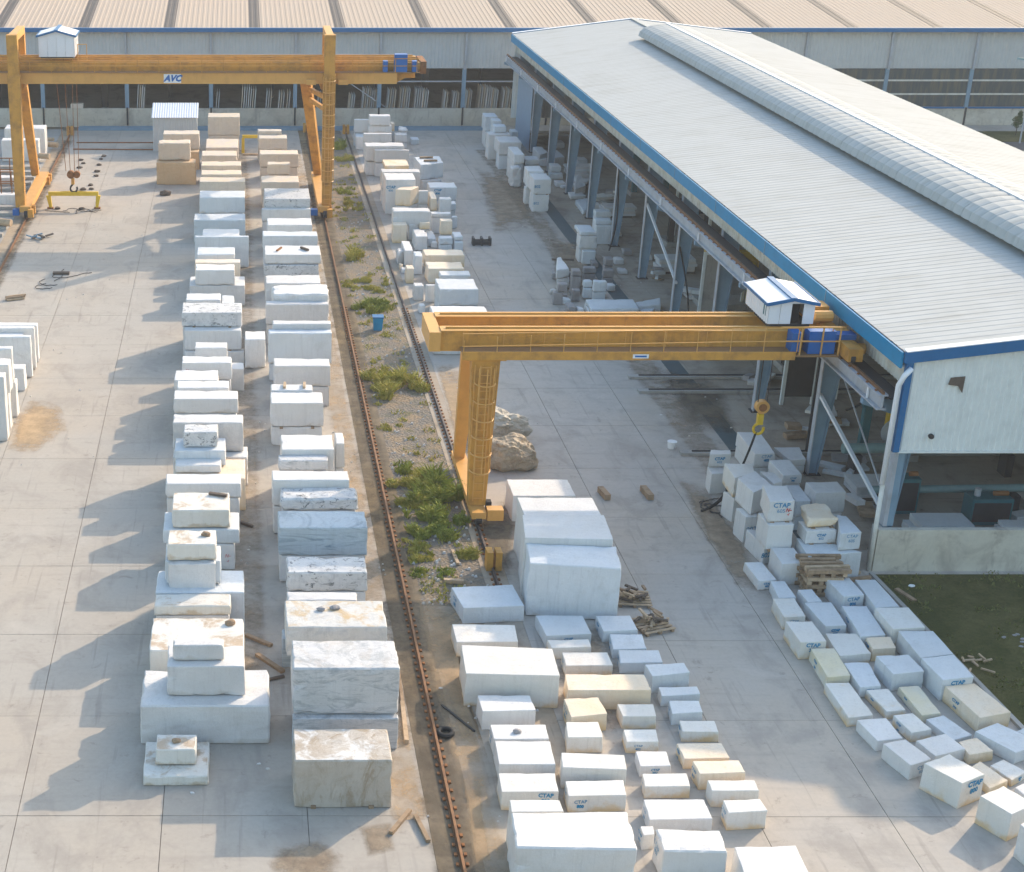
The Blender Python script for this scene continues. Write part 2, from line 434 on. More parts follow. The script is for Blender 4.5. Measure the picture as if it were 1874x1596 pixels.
# dirt that lies over the concrete, thinning out raggedly towards its rim
def dirtmat(name, base, dark):
    t = NT(name, 0.95, 0, 0.1)
    n = t.noise(1.3, 7, 0.7)
    c = t.mix(t.ramp(n, 0.38, 0.66), base, dark)
    c = t.mix(t.mul(t.ramp(t.noise(9, 5, 0.75), 0.45, 0.75), 0.4), c, tuple(v * 0.5 for v in dark))
    t.out(c)
    at = t.t.nodes.new('ShaderNodeAttribute'); at.attribute_name = 'fade'
    na = t.t.nodes.new('ShaderNodeMath'); na.operation = 'ADD'
    t.L(at.outputs['Fac'], na.inputs[0]); t.L(t.noise(1.1, 8, 0.72), na.inputs[1])
    m = na.outputs[0]
    al = t.ramp(m, 0.84, 1.5)
    t.L(t.mul(al, 0.95), t.b.inputs['Alpha'])
    return t
dirtmat('dirt_sand', (0.52, 0.38, 0.24), (0.40, 0.29, 0.18))
dirtmat('dirt_dark', (0.20, 0.165, 0.12), (0.11, 0.09, 0.07))
dirtmat('dirt_brown', (0.37, 0.295, 0.215), (0.26, 0.20, 0.145))
PZ = [0.0060]
def patch(pts, mat, z=None):
    PZ[0] += 0.0007
    z = PZ[0]
    P = [W(x, y, 0) for x, y in pts]
    c = sum(P, Vector()) / len(P)
    ring = []
    n = len(P)
    for i in range(n):
        a, d = P[i], P[(i + 1) % n]
        for k in range(4): ring.append(a.lerp(d, k / 4))
    L = len(ring); vs = []; fade = []
    for lv, f in ((1.12, 0.0), (0.86, 0.45), (0.5, 0.8)):
        for q in ring:
            v_ = c + (q - c) * lv; vs.append((v_.x, v_.y, z)); fade.append(f)
    vs.append((c.x, c.y, z)); fade.append(0.9)
    fs = []
    for lv in (0, 1):
        for i in range(L):
            j = (i + 1) % L
            fs.append((lv * L + i, lv * L + j, (lv + 1) * L + j, (lv + 1) * L + i))
    for i in range(L): fs.append((2 * L + i, 2 * L + (i + 1) % L, 3 * L))
    b = MB(); b.v = vs; b.f = fs
    o = b.build('dirt_patch', mat); o['kind'] = 'structure'
    at = o.data.attributes.new('fade', 'FLOAT', 'POINT')
    at.data.foreach_set('value', fade)
    return o
def strip_patch(x0, x1, y0, y1, mat):
    """band along the rails: fades across, not along"""
    PZ[0] += 0.0007
    xs = [x0, x0 + (x1 - x0) * .3, x0 + (x1 - x0) * .7, x1]; fd = [0, .62, .62, 0]
    vs, fade, fs = [], [], []
    N = 24
    for i in range(N + 1):
        y = y0 + (y1 - y0) * i / N
        for k in range(4):
            vs.append((xs[k] + .25 * noise.noise(Vector((y * .2, k * 3, x0))), y, PZ[0])); fade.append(fd[k])
    for i in range(N):
        for k in range(3): fs.append((i * 4 + k, i * 4 + k + 1, i * 4 + k + 5, i * 4 + k + 4))
    b = MB(); b.v = vs; b.f = fs
    o = b.build('dirt_patch', mat); o['kind'] = 'structure'
    at = o.data.attributes.new('fade', 'FLOAT', 'POINT'); at.data.foreach_set('value', fade)
patch([(770, 1085), (880, 1075), (900, 1120), (840, 1145), (850, 1290), (905, 1425), (850, 1440), (800, 1300), (765, 1180)], 'dirt_sand')
patch([(790, 655), (845, 660), (850, 745), (880, 860), (855, 880), (826, 790)], 'dirt_sand')
patch([(845, 1420), (880, 1420), (905, 1596), (870, 1640)], 'dirt_sand')
patch([(60, 720), (120, 740), (130, 790), (60, 840), (5, 830), (20, 760)], 'dirt_sand')
patch([(500, 1545), (590, 1530), (640, 1565), (620, 1640), (520, 1640), (480, 1580)], 'dirt_brown')
patch([(650, 1510), (720, 1500), (730, 1560), (670, 1575)], 'dirt_brown')
patch([(870, 930), (930, 900), (955, 960), (940, 1070), (890, 1070), (860, 1000)], 'dirt_dark')
patch([(1230, 860), (1290, 880), (1380, 1010), (1420, 1110), (1360, 1100), (1270, 960)], 'dirt_brown')
patch([(1000, 430), (1060, 430), (1130, 560), (1010, 560)], 'dirt_brown')
patch([(860, 300), (960, 320), (1000, 420), (900, 440)], 'dirt_brown')
patch([(1180, 660), (1330, 700), (1360, 800), (1260, 800)], 'dirt_dark')
patch([(980, 1130), (1100, 1130), (1200, 1330), (1050, 1380)], 'dirt_brown')
strip_patch(-1.3, 1.6, 40, 128, 'dirt_brown')
strip_patch(3.9, 5.6, 36, 128, 'dirt_sand')  # tan soil, with the sunlit brightness of this strip put into its colour
strip_patch(4.7, 7.0, 20, 132, 'dirt_dark')
strip_patch(6.0, 7.6, 20, 49, 'dirt_sand')
strip_patch(-15.2, -13.6, 60, 132, 'dirt_dark')
strip_patch(19.2, 21.7, 54, 128, 'dirt_brown')
# ------------------------------------------------------------------ marble blocks
FR = {'Z0': (0, 0, 3.904), 'Z1': (240, 150, 3.904), 'Z2': (240, 330, 3.99), 'Z3': (240, 640, 3.904), 'Z4': (240, 900, 3.604),
      'Z5': (240, 1200, 3.0226), 'Z6': (620, 190, 3.99), 'Z7': (960, 200, 3.904), 'Z8': (1280, 780, 4.694), 'Z9': (800, 860, 3.628),
      'Z10': (840, 1200, 3.1233), 'Z11': (1340, 1000, 2.678), 'Z13': (0, 560, 5.32), 'Z20': (640, 195, 7.783),
      'Z21': (690, 370, 7.254), 'Z22': (860, 190, 7.254), 'Z23': (1000, 390, 7.6), 'Z24': (0, 200, 5.32)}
def px(fr, x, y):
    o = FR[fr]
    return o[0] + x / o[2], o[1] + y / o[2]
BL = {}
ORDER = []
def add(key, fr, quad, mat, label, bot=None, z=None, zb=0.0, on=None, rough=0.016, chip=0.042, marks=(), group=None, wob=0.0):
    """quad: (xl, xr, back, front) or four corners BL BR FR FL of the top face, in frame coordinates."""
    if on: zb = BL[on]['zt'] + 0.02
    if len(quad) == 4 and not isinstance(quad[0], tuple):
        xl, xr, yb_, yf = quad
        fl, frr = px(fr, xl, yf), px(fr, xr, yf)
        if bot is not None: zt = top_z(fl[1], px(fr, 0, bot)[1], zb)
        else: zt = z
        p, q = W(*fl, zt), W(*frr, zt)
        b = W(fl[0], px(fr, 0, yb_)[1], zt)
        P = [Vector((p.x, b.y, 0)), Vector((q.x, b.y, 0)), Vector((q.x, p.y, 0)), Vector((p.x, p.y, 0))]
        al = True
    else:
        pp = [px(fr, *c) for c in quad]
        if bot is not None: zt = top_z(pp[3][1], px(fr, 0, bot)[1], zb)
        else: zt = z
        P = [W(*c, zt) for c in pp]
        for c in P: c.z = 0
        al = False
    zt = max(zt, zb + 0.25)
    if group in (GH, GI, GG) and chip <= 0.042: rough, chip = 0.007, 0.02
    BL[key] = dict(P=P, zb=zb, zt=zt, mat=mat, label=label, rough=rough, chip=chip, marks=marks, group=group, al=al, on=on, wob=wob)
    ORDER.append(key)
GG = GH = GI = None
w, b_, s_, c_, d_, v_, bv, rv, pt, gy, sd, tn, cr, gr = ('marble_white', 'marble_bluish', 'marble_stained', 'marble_cream', 'marble_dusty', 'marble_veined',
    'marble_blue_veined', 'marble_rusty_veined', 'marble_pitted', 'marble_greyish', 'marble_sandy_top', 'stone_tan', 'stone_cream', 'granite_rough')
GA = 'blocks of the left stacked row'; GB = 'blocks of the middle stacked row'; GD = 'blocks stacked beside the far rail'
GE = 'blocks stacked beside the workshop columns'; GG = 'blocks piled at the workshop corner'; GH = 'blocks set out on the front yard'
GI = 'blocks lined up beside the lawn'; GJ = 'white slabs at the left edge'
# --- left row, near to far
G = GA
add('A1', 'Z5', (65, 425, 475, 665), d_, 'low dirty slab-like base block at the near end of the left row', bot=720, group=G, rough=.02)
add('A1t', 'Z5', (135, 358, 432, 518), d_, 'small dirty block on the low base block at the near end of the left row', bot=603, on='A1', group=G, rough=.02)
add('A2', 'Z5', (50, 765, 75, 275), gy, 'very wide rough grey-white block, base of the second stack from the near end, left row', bot=490, group=G, rough=.03, chip=.07)
add('A2t', 'Z4', (235, 748, 1010, 1150), gy, 'pale block with rusty lower edge on top of the very wide block, left row', bot=1345, on='A2', group=G)
add('A2s', 'Z4', (275, 610, 968, 1010), gy, 'thin grey slab crowning the near stack of the left row', bot=1112, on='A2t', group=G)
add('A3', 'Z4', (120, 745, 830, 1045), d_, 'wide flat-topped white block behind the thin grey slab in the left row', z=1.5, group=G)
add('A4', 'Z4', (155, 655, 672, 750), d_, 'long slab with sandy dirt patches and brown front edge in the left row', bot=815, zb=1.15, group=G, rough=.02)
add('A5', 'Z4', (162, 745, 515, 662), b_, 'wide bluish block carrying the beige-banded stack in the left row', z=1.5, group=G)
add('A6c', 'Z4', (222, 588, 352, 455), b_, 'bluish block under two beige slabs in the left row', bot=610, on='A5', group=G)
add('A6b', 'Z4', (240, 560, 380, 400), gy, 'lower of two beige-edged slabs stacked in the left row', bot=450, on='A6c', group=G)
add('A6', 'Z4', (240, 555, 250, 345), d_, 'upper of two beige-edged slabs stacked in the left row, dirt clod on top', bot=400, on='A6b', group=G, rough=.02)
add('A7l', 'Z3', (250, 740, 1310, 1390), w, 'lower block with faint red writing beside the beige-banded slabs, left row', z=1.05, group=G, marks=('red',))
add('A7', 'Z3', (228, 770, 1158, 1285), b_, 'broad bluish block carrying the dirt-spotted block, left row', bot=1385, on='A7l', group=G)
add('A7t', 'Z3', (290, 700, 1018, 1145), d_, 'dirt-spotted block with a timber scrap on top, left row', bot=1272, on='A7', group=G)
add('A8', 'Z3', (245, 783, 885, 955), w, 'long clean white bar-shaped block behind the dirt-spotted block, left row', bot=1060, zb=1.4, group=G)
add('A9', 'Z3', (300, 815, 780, 920), c_, 'beige-sided large base block halfway along the left row', bot=1150, group=G)
add('A10', 'Z3', (315, 640, 760, 825), w, 'clean white block on the beige-sided base block, left row', bot=880, on='A9', group=G)
add('A11', 'Z3', (310, 672, 630, 720), b_, 'bluish block carrying the small rough grey cube, left row', z=2.1, zb=1.43, group=G)
add('A12', 'Z3', (375, 615, 530, 588), pt, 'small rough grey cube-like block on the bluish block, left row', bot=695, on='A11', group=G, rough=.03)
add('A13l', 'Z3', (300, 832, 690, 765), w, 'bottom block poking out right under the wide beige-faced block, left row', z=1.3, group=G)
add('A13', 'Z3', (298, 800, 460, 520), gy, 'wide tall block with a beige shaded face behind the small grey cube, left row', bot=728, zb=1.32, group=G)
add('A14', 'Z3', (303, 762, 290, 350), w, 'clean bluish-white long block in front of the paired thin slabs, left row', bot=455, zb=1.3, group=G)
add('A15', 'Z3', (328, 698, 220, 270), w, 'thin white slab just behind the clean long block, left row', z=2.0, zb=1.35, group=G)
add('A16', 'Z3', (308, 618, 145, 215), w, 'rough-topped thin white block tilted slightly, left row', z=1.9, zb=1.3, group=G, rough=.03)
add('A17', 'Z3', (362, 718, 45, 92), w, 'white block with a red scribble on its face, left row', bot=215, zb=1.16, group=G, marks=('redl',))
add('A17l', 'Z3', (365, 805, 75, 135), w, 'grey-faced bottom block right of the red-scribbled block, left row', z=1.16, group=G)
add('A18', 'Z2', (465, 700, 1180, 1222), w, 'small white block in front of the three-high dark-gapped stack, left row', z=1.9, zb=.9, group=G)
add('A19l', 'Z2', (390, 825, 1225, 1250), w, 'bottom block of the three-high dark-gapped stack, left row', z=.7, group=G)
add('A19m', 'Z2', (390, 805, 1070, 1095), w, 'middle block of the three-high dark-gapped stack, left row', bot=1240, on='A19l', group=G)
add('A19', 'Z2', (370, 808, 890, 965), pt, 'dark-flecked top block of the three-high stack, left row', bot=1068, zb=1.8, group=G)
add('A20', 'Z2', (400, 650, 825, 872), w, 'thin white slab lying behind the dark-flecked top block, left row', z=2.5, zb=2.1, group=G)
add('A20b', 'Z2', (660, 750, 838, 925), b_, 'short bluish slab right of the thin white slab, left row', z=2.3, zb=1.9, group=G)
add('A21', 'Z2', (425, 830, 700, 768), gy, 'wide beige-shaded base under the block with an orange stain, left row', z=1.2, group=G)
add('A22', 'Z2', (468, 755, 610, 655), w, 'clean block with an orange stain at its lower right corner, left row', bot=765, on='A21', group=G)
add('A23', 'Z2', (480, 755, 487, 540), b_, 'greenish-sided block second behind the orange-stained one, left row', bot=600, zb=1.3, group=G)
add('A23r', 'Z2', (465, 795, 575, 600), c_, 'cream-sided block squeezed behind the orange-stained block, left row', z=1.7, group=G)
add('A24', 'Z2', (518, 790, 365, 415), w, 'white block with a small ochre spot on its face, left row', bot=485, zb=1.3, group=G)
add('A24l', 'Z2', (465, 858, 378, 412), b_, 'wide blue-grey base reaching furthest right, far part of left row', bot=636, group=G)
add('A25', 'Z2', (458, 833, 242, 290), b_, 'wide bluish block with a dark underside in front of the tall blue block, left row', bot=462, group=G)
add('A26', 'Z2', (498, 830, 75, 125), b_, 'tall smooth blue-grey block where the cream blocks begin, left row', bot=240, zb=1.0, group=G, rough=.006)
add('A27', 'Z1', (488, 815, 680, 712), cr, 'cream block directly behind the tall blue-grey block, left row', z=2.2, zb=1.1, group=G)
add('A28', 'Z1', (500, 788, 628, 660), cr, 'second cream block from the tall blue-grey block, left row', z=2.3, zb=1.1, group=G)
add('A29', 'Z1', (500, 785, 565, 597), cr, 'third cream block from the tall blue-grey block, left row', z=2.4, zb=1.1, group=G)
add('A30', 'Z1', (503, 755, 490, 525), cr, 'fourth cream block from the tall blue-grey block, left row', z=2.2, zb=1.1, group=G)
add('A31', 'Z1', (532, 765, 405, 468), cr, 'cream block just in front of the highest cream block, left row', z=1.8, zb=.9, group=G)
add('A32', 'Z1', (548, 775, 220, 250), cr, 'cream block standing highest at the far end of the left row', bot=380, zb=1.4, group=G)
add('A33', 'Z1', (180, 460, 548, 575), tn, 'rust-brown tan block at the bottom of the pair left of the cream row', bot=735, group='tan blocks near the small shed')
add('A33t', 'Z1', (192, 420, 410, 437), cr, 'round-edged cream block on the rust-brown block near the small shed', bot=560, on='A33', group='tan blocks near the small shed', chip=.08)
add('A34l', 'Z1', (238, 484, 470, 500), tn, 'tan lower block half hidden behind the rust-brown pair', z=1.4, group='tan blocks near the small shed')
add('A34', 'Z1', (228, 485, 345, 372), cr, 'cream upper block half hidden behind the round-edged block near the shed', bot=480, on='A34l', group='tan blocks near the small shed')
# --- lone block between the rows
add('C1', 'Z2', (832, 980, 1100, 1160), w, 'tall narrow bluish block standing alone between the two left rows', bot=1372)
# --- middle row
G = GB
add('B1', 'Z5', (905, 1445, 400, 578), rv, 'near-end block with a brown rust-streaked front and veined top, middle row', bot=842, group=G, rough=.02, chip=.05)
add('B2l', 'Z5', (895, 1480, 318, 345), v_, 'low veined base block right behind the rust-streaked one, middle row', z=1.1, group=G)
add('B2', 'Z4', (1070, 1775, 975, 1163), v_, 'huge swirl-veined block second from the near end, middle row', bot=1465, zb=1.14, group=G, rough=.02, chip=.06)
add('B3l', 'Z4', (1000, 1690, 905, 965), bv, 'blue-sided base below the sand-covered block, middle row', z=1.1, group=G)
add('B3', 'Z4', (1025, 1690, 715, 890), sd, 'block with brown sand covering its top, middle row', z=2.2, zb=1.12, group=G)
add('B4', 'Z4', (1030, 1495, 658, 712), gy, 'narrow pale slab right behind the sand-covered block, middle row', z=2.0, zb=1.1, group=G)
add('B5', 'Z4', (1030, 1560, 425, 530), pt, 'speckled grey block with a chipped right end, middle row', bot=660, zb=1.1, group=G, chip=.07, rough=.02)
add('B6', 'Z4', (975, 1560, 125, 235), bv, 'big blue-grey veined block in shade, middle row', bot=420, zb=1.1, group=G, rough=.02)
add('B7', 'Z3', (1070, 1620, 965, 1060), pt, 'irregular block pitted with dark holes behind the blue-grey one, middle row', bot=1150, zb=1.5, group=G, rough=.05, chip=.1)
add('B8', 'Z3', (1010, 1560, 862, 930), w, 'long clean white-topped block behind the pitted block, middle row', z=2.3, zb=1.2, group=G)
add('B9', 'Z3', (1055, 1408, 725, 790), v_, 'white-topped block with grey diagonal veins on its face, middle row', bot=862, zb=1.6, group=G)
add('B10', 'Z3', (1075, 1450, 605, 712), w, 'sunlit white slab in the two-step pair, middle row', z=2.25, zb=1.3, group=G)
add('B10r', 'Z3', (1465, 1525, 590, 668), w, 'small white end block poking out right of the sunlit slab, middle row', z=2.1, zb=1.0, group=G)
add('B11', 'Z3', (1000, 1375, 290, 380), w, 'smooth pale block with saw lines on its face, middle row', bot=550, zb=.9, group=G)
add('B12', 'Z3', (1000, 1300, 245, 288), w, 'white-topped block carrying two short timber bearers, middle row', z=2.1, zb=1.0, group=G)
add('B13', 'Z3', (1022, 1425, 60, 115), gy, 'squarish block just behind the two short timber bearers, middle row', bot=262, zb=1.0, group=G)
add('B14', 'Z2', (1005, 1465, 1050, 1115), b_, 'tall blue-grey block with faint streaks at mid length, middle row', bot=1340, zb=.9, group=G)
add('B14b', 'Z2', (1035, 1460, 1022, 1048), gy, 'pale slab edge behind the tall streaked block, middle row', z=2.75, zb=1.5, group=G)
add('B15', 'Z2', (985, 1440, 828, 905), gy, 'smooth block in front of the ragged white block, middle row', bot=1050, zb=1.1, group=G)
add('B16', 'Z2', (1035, 1445, 755, 830), w, 'ragged white block with black specks and a slanting top, middle row', z=2.55, zb=1.2, group=G, rough=.06, chip=.1)
add('B17', 'Z2', (985, 1385, 690, 750), gy, 'off-white block between the ragged block and the stained pair, middle row', z=2.45, zb=1.2, group=G)
add('B18', 'Z2', (970, 1370, 600, 618), pt, 'grey weather-stained block under the block with timber scraps, middle row', bot=700, zb=1.0, group=G)
add('B19', 'Z2', (978, 1385, 475, 542), w, 'white block with two timber scraps lying on its top, middle row', bot=610, zb=1.7, group=G)
add('B20', 'Z2', (962, 1362, 370, 405), b_, 'bluish streaked block behind the block with timber scraps, middle row', bot=500, zb=1.3, group=G)
add('B21', 'Z2', (995, 1322, 275, 325), w, 'narrow clean block two places behind the timber-scrap block, middle row', bot=385, zb=1.4, group=G)
add('B22', 'Z2', (955, 1310, 150, 210), gy, 'pale block in front of the black-streaked block, middle row', bot=300, zb=1.2, group=G)
add('B23', 'Z2', (975, 1308, 60, 138), pt, 'block with black streaks across its top near the crane leg, middle row', z=2.6, zb=1.3, group=G)
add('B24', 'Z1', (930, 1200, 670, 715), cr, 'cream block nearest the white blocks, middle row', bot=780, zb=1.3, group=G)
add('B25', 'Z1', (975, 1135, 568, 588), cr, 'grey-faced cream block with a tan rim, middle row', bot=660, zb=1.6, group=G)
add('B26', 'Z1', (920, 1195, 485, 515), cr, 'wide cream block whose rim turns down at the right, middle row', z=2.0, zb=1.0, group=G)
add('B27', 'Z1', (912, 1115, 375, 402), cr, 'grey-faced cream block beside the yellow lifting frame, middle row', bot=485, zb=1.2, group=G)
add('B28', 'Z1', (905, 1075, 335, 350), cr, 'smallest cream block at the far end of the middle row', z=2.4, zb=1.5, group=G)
# --- right of the rails, far group
G = GD
add('D1l', 'Z20', (95, 240, 390, 430), w, 'lower block under the blue block at the far end beside the rail', z=1.1, group=G)
add('D1', 'Z20', (65, 285, 140, 185), b_, 'blue block at the far left end of the group beside the rail', bot=372, on='D1l', group=G)
add('D3', 'Z20', (165, 262, 215, 250), w, 'small upright block in front of the blue block beside the rail', bot=380, zb=1.0, group=G)
add('D2', 'Z20', (285, 580, 105, 135), w, 'highest white-topped block at the far end beside the rail', bot=235, zb=2.1, group=G)
add('D4', 'Z20', (275, 600, 250, 275), w, 'lilac-white block below the highest one at the far end beside the rail', bot=370, zb=1.3, group=G)
add('D4b', 'Z20', (590, 640, 210, 240), c_, 'narrow cream-topped block right of the lilac-white one, far end', bot=350, zb=1.2, group=G)
add('D5', 'Z20', (200, 600, 370, 388), gy, 'wide pinkish-grey block third from the far end beside the rail', bot=520, zb=1.2, group=G)
add('D7', 'Z20', (655, 820, 370, 402), gy, 'small cube with a rounded lump on top, far end beside the rail', bot=512, zb=.6, group=G)
add('D6', 'Z20', (705, 820, 280, 318), w, 'rounded white lump on the small cube, far end', bot=365, on='D7', group=G, chip=.14, rough=.06)
add('D8', 'Z20', (880, 990, 432, 470), b_, 'little bluish block alone on the concrete, far end', bot=548, group=G)
add('D9', 'Z20', (235, 780, 520, 572), gy, 'long pale block behind the big pinkish one beside the rail', z=2.3, zb=1.1, group=G)
add('D10', 'Z20', (360, 850, 585, 620), gy, 'big pinkish-grey block with a blank face beside the rail', bot=800, zb=1.1, group=G)
add('D11', 'Z20', (500, 845, 775, 862), c_, 'cream-topped slab on the stack left of the block with two timbers', bot=890, zb=2.0, group=G)
add('D12', 'Z20', (460, 1005, 885, 930), gy, 'broad weathered block behind the blue-marked one beside the rail', bot=1180, zb=1.1, group=G)
add('D13', 'Z20', (520, 945, 950, 1045), w, 'tall block with a blue paint mark at its top left corner beside the rail', bot=1540, group=G, marks=('CTAP1',))
add('D14l', 'Z20', ((940, 1010), (1250, 1000), (1310, 1045), (1040, 1060)), gy, 'lower block beneath the block with two timbers', z=.95, group=G)
add('D14', 'Z20', ((920, 720), (1280, 700), (1335, 800), (1010, 830)), b_, 'bluish block with two brown timbers on its white top', bot=1045, on='D14l', group=G)
add('D17', 'Z20', (1140, 1530, 1078, 1150), b_, 'white block with two blue paint marks, right side of the far group', bot=1345, zb=.5, group=G, marks=('CTAP2',))
add('D15', 'Z20', ((650, 1172), (790, 1120), (985, 1132), (865, 1182)), c_, 'cream cube set at an angle with a sunlit right side', bot=1415, zb=.9, group=G)
add('D15b', 'Z20', (985, 1120, 1188, 1205), gy, 'plain grey cube right of the angled cream cube', bot=1390, zb=.8, group=G)
add('D18', 'Z20', ((1120, 1212), (1190, 1202), (1245, 1310), (1160, 1312)), c_, 'narrow block on edge with a cream side, between small blocks', bot=1490, zb=.6, group=G)
add('D19b', 'Z20', (1285, 1450, 1285, 1318), w, 'small pinkish slab behind the low rounded bluish block', z=1.6, zb=.6, group=G)
add('D19', 'Z20', ((1250, 1365), (1490, 1340), (1520, 1385), (1290, 1402)), b_, 'low bluish block with cut corners, right side of the far group', bot=1490, zb=.6, group=G)
add('D16', 'Z21', (215, 722, 68, 120), gy, 'rounded pinkish-white block in front of the angled cream cube', z=1.9, zb=.9, group=G, chip=.08)
add('D20', 'Z21', (720, 985, 138, 165), w, 'thin white slab propped over a dark gap', bot=200, zb=1.1, group=G)
add('D20b', 'Z21', (1000, 1068, 178, 195), b_, 'upright bluish block at the right edge of the rubble group', bot=350, group=G)
add('D21', 'Z21', (215, 400, 140, 300), c_, 'upright block with an ochre-yellow front face beside the rail', bot=545, group=G, marks=())
add('D22', 'Z21', ((400, 148), (530, 150), (560, 290), (425, 300)), w, 'upright pale block with a black crack on its top, right of the ochre face', bot=505, group=G)
add('D23', 'Z21', (570, 700, 240, 272), c_, 'low cream block among the rubble', bot=360, zb=.8, group=G)
add('D24', 'Z21', (850, 1000, 215, 250), c_, 'upright cream block with a dirty side in the rubble', bot=432, zb=.6, group=G, rough=.03)
add('D26', 'Z21', (830, 1005, 445, 478), b_, 'bluish block between two dark posts in the rubble', bot=560, zb=.4, group=G)
add('D26b', 'Z21', (1030, 1140, 400, 468), b_, 'thin grey slab at the right edge of the rubble', z=.9, zb=.7, group=G)
add('D25', 'Z21', (515, 670, 360, 450), w, 'sunlit rough white cube in the rubble', bot=640, group=G, rough=.04)
add('D25b', 'Z21', (680, 790, 372, 490), b_, 'bluish cube right of the sunlit rough cube', bot=600, group=G, rough=.03)
add('D27', 'Z21', (370, 480, 515, 640), w, 'upright white block in front of the rubble beside the rail', bot=850, group=G)
add('D27b', 'Z21', ((262, 590), (335, 585), (350, 640), (275, 660)), gy, 'slanting pinkish chunk leaning at the rail side', bot=840, group=G, rough=.06, chip=.12)
add('D28', 'Z21', (395, 490, 830, 880), c_, 'small block with a yellow face close to the rail', bot=1080, group=G)
add('D29', 'Z21', (505, 605, 650, 712), b_, 'upright bluish block left of the cream-faced long block', bot=960, group=G)
add('D30', 'Z21', (640, 1165, 625, 702), c_, 'long white-topped block with a cream face behind the near three', bot=862, zb=.3, group=G)
add('D31', 'Z21', (680, 1160, 790, 880), c_, 'long dusty-topped block with a pitted face, third from the near end', bot=1080, group=G)
add('D32', 'Z21', (845, 1245, 910, 968), w, 'white slab with cream edge poking out behind the big pale block', bot=1040, zb=.5, group=G)
add('D34b', 'Z21', (500, 615, 1060, 1110), gy, 'rough little block with a ragged top beside the rail', bot=1310, group=G, rough=.05)
add('D34', 'Z21', (655, 815, 1085, 1105), gy, 'grey streaked block left behind the big pale block', bot=1330, group=G)
add('D33', 'Z21', (830, 1350, 1015, 1155), b_, 'big pale bluish block above the near crane girder', bot=1372, zb=.6, group=G)
add('D35', 'Z21', (770, 1520, 1375, 1560), w, 'wide white-topped block partly hidden by the near crane girder', z=1.9, group=G)
# --- workshop-side far stacks
G = GE
add('E1l', 'Z22', (205, 370, 330, 380), w, 'lower block of the farthest stack by the workshop end wall', bot=580, group=G)
add('E1', 'Z22', (205, 372, 118, 168), b_, 'upper block of the farthest stack by the workshop end wall', bot=365, on='E1l', group=G)
add('E4', 'Z22', (255, 540, 365, 408), w, 'tall block carrying two small blocks near the end wall', bot=742, group=G)
add('E2', 'Z22', (305, 420, 190, 225), b_, 'small block at the back on the tall block near the end wall', bot=300, zb=2.3, group=G)
add('E3', 'Z22', (325, 485, 265, 300), b_, 'small block at the front on the tall block near the end wall', bot=382, on='E4', group=G)
add('E5l', 'Z22', (385, 640, 640, 684), b_, 'lower block below the one with red marks near the end wall', bot=872, group=G)
add('E5', 'Z22', (392, 690, 430, 508), gy, 'block with faint red marks on its top near the end wall', bot=682, on='E5l', group=G)
add('E6l', 'Z22', (560, 690, 800, 850), gy, 'broken dirty lower block behind the four-block stack', bot=1110, group=G, rough=.07, chip=.12)
add('E6', 'Z22', (592, 725, 566, 672), w, 'block with a dark opening under a thin slab lid', bot=800, on='E6l', group=G)
add('E7', 'Z22', (735, 930, 690, 740), gy, 'grey block behind the four-block stack', bot=815, zb=1.2, group=G)
add('E8l', 'Z22', (740, 960, 1080, 1110), w, 'bottom rear block of the near four-block stack by the columns', bot=1335, group=G)
add('E8', 'Z22', (775, 985, 822, 890), w, 'top rear block of the near four-block stack by the columns', bot=1115, on='E8l', group=G)
add('E9l', 'Z22', (842, 1055, 1150, 1208), w, 'bottom front block of the near four-block stack by the columns', bot=1438, group=G, marks=('blot',))
add('E9', 'Z22', (852, 1085, 910, 1002), w, 'top front block of the near four-block stack by the columns', bot=1200, on='E9l', group=G, marks=('blot2',))
# --- rubble and blocks by the workshop columns
G = 'blocks lying along the workshop columns'
add('F2l', 'Z22', (1065, 1240, 905, 930), b_, 'greenish base under a little white block inside the columns', bot=1000, group=G)
add('F2', 'Z22', (1085, 1212, 785, 830), w, 'little white block on a greenish base inside the columns', bot=905, on='F2l', group=G)
add('F1', 'Z22', ((835, 570), (960, 565), (1035, 640), (925, 680)), w, 'flat white slab behind the four-block stack', z=.9, group=G)
add('F1b', 'Z22', ((1090, 620), (1160, 610), (1260, 700), (1130, 720)), b_, 'flat bluish slab between the second and third far columns', z=.7, group=G)
add('F1c', 'Z22', (1380, 1590, 880, 935), gy, 'wide low slab stack between the far columns', bot=1010, group=G)
add('F1d', 'Z22', ((1390, 950), (1480, 930), (1540, 1080), (1400, 1130)), w, 'broken rounded slab leaning between the far columns', z=.6, group=G, rough=.05)
add('F1e', 'Z22', ((1300, 1170), (1480, 1160), (1540, 1215), (1340, 1225)), w, 'thin pale slab on the floor by a far column', z=.25, group=G)
add('F1f', 'Z22', ((1400, 1270), (1560, 1245), (1560, 1400), (1500, 1410)), b_, 'jagged pale slab by a far column', z=.35, group=G, rough=.04)
for k, (yb0, yf0, bt, x0_, x1_) in enumerate([(250, 275, 330, 690, 890), (185, 215, 262, 680, 880), (60, 100, 160, 690, 915)]):
    add('F3%d' % k, 'Z23', (x0_, x1_, yb0, yf0), (w, gy, b_)[k], ('lowest', 'middle', 'upper')[k] + ' slab of the thick slab pile behind a column', bot=bt, zb=0.02 + 0.62 * k, group=G)
add('F3x', 'Z23', (690, 905, -60, -20), b_, 'rear pile of pale slabs behind the thick slab pile', bot=60, zb=1.0, group=G)
add('F4l', 'Z23', (510, 690, 510, 530), b_, 'bottom block of the three-high stack by the rubble', bot=712, group=G)
add('F4m', 'Z23', (470, 712, 270, 325), gy, 'middle block with reddish specks of the three-high stack by the rubble', bot=500, on='F4l', group=G)
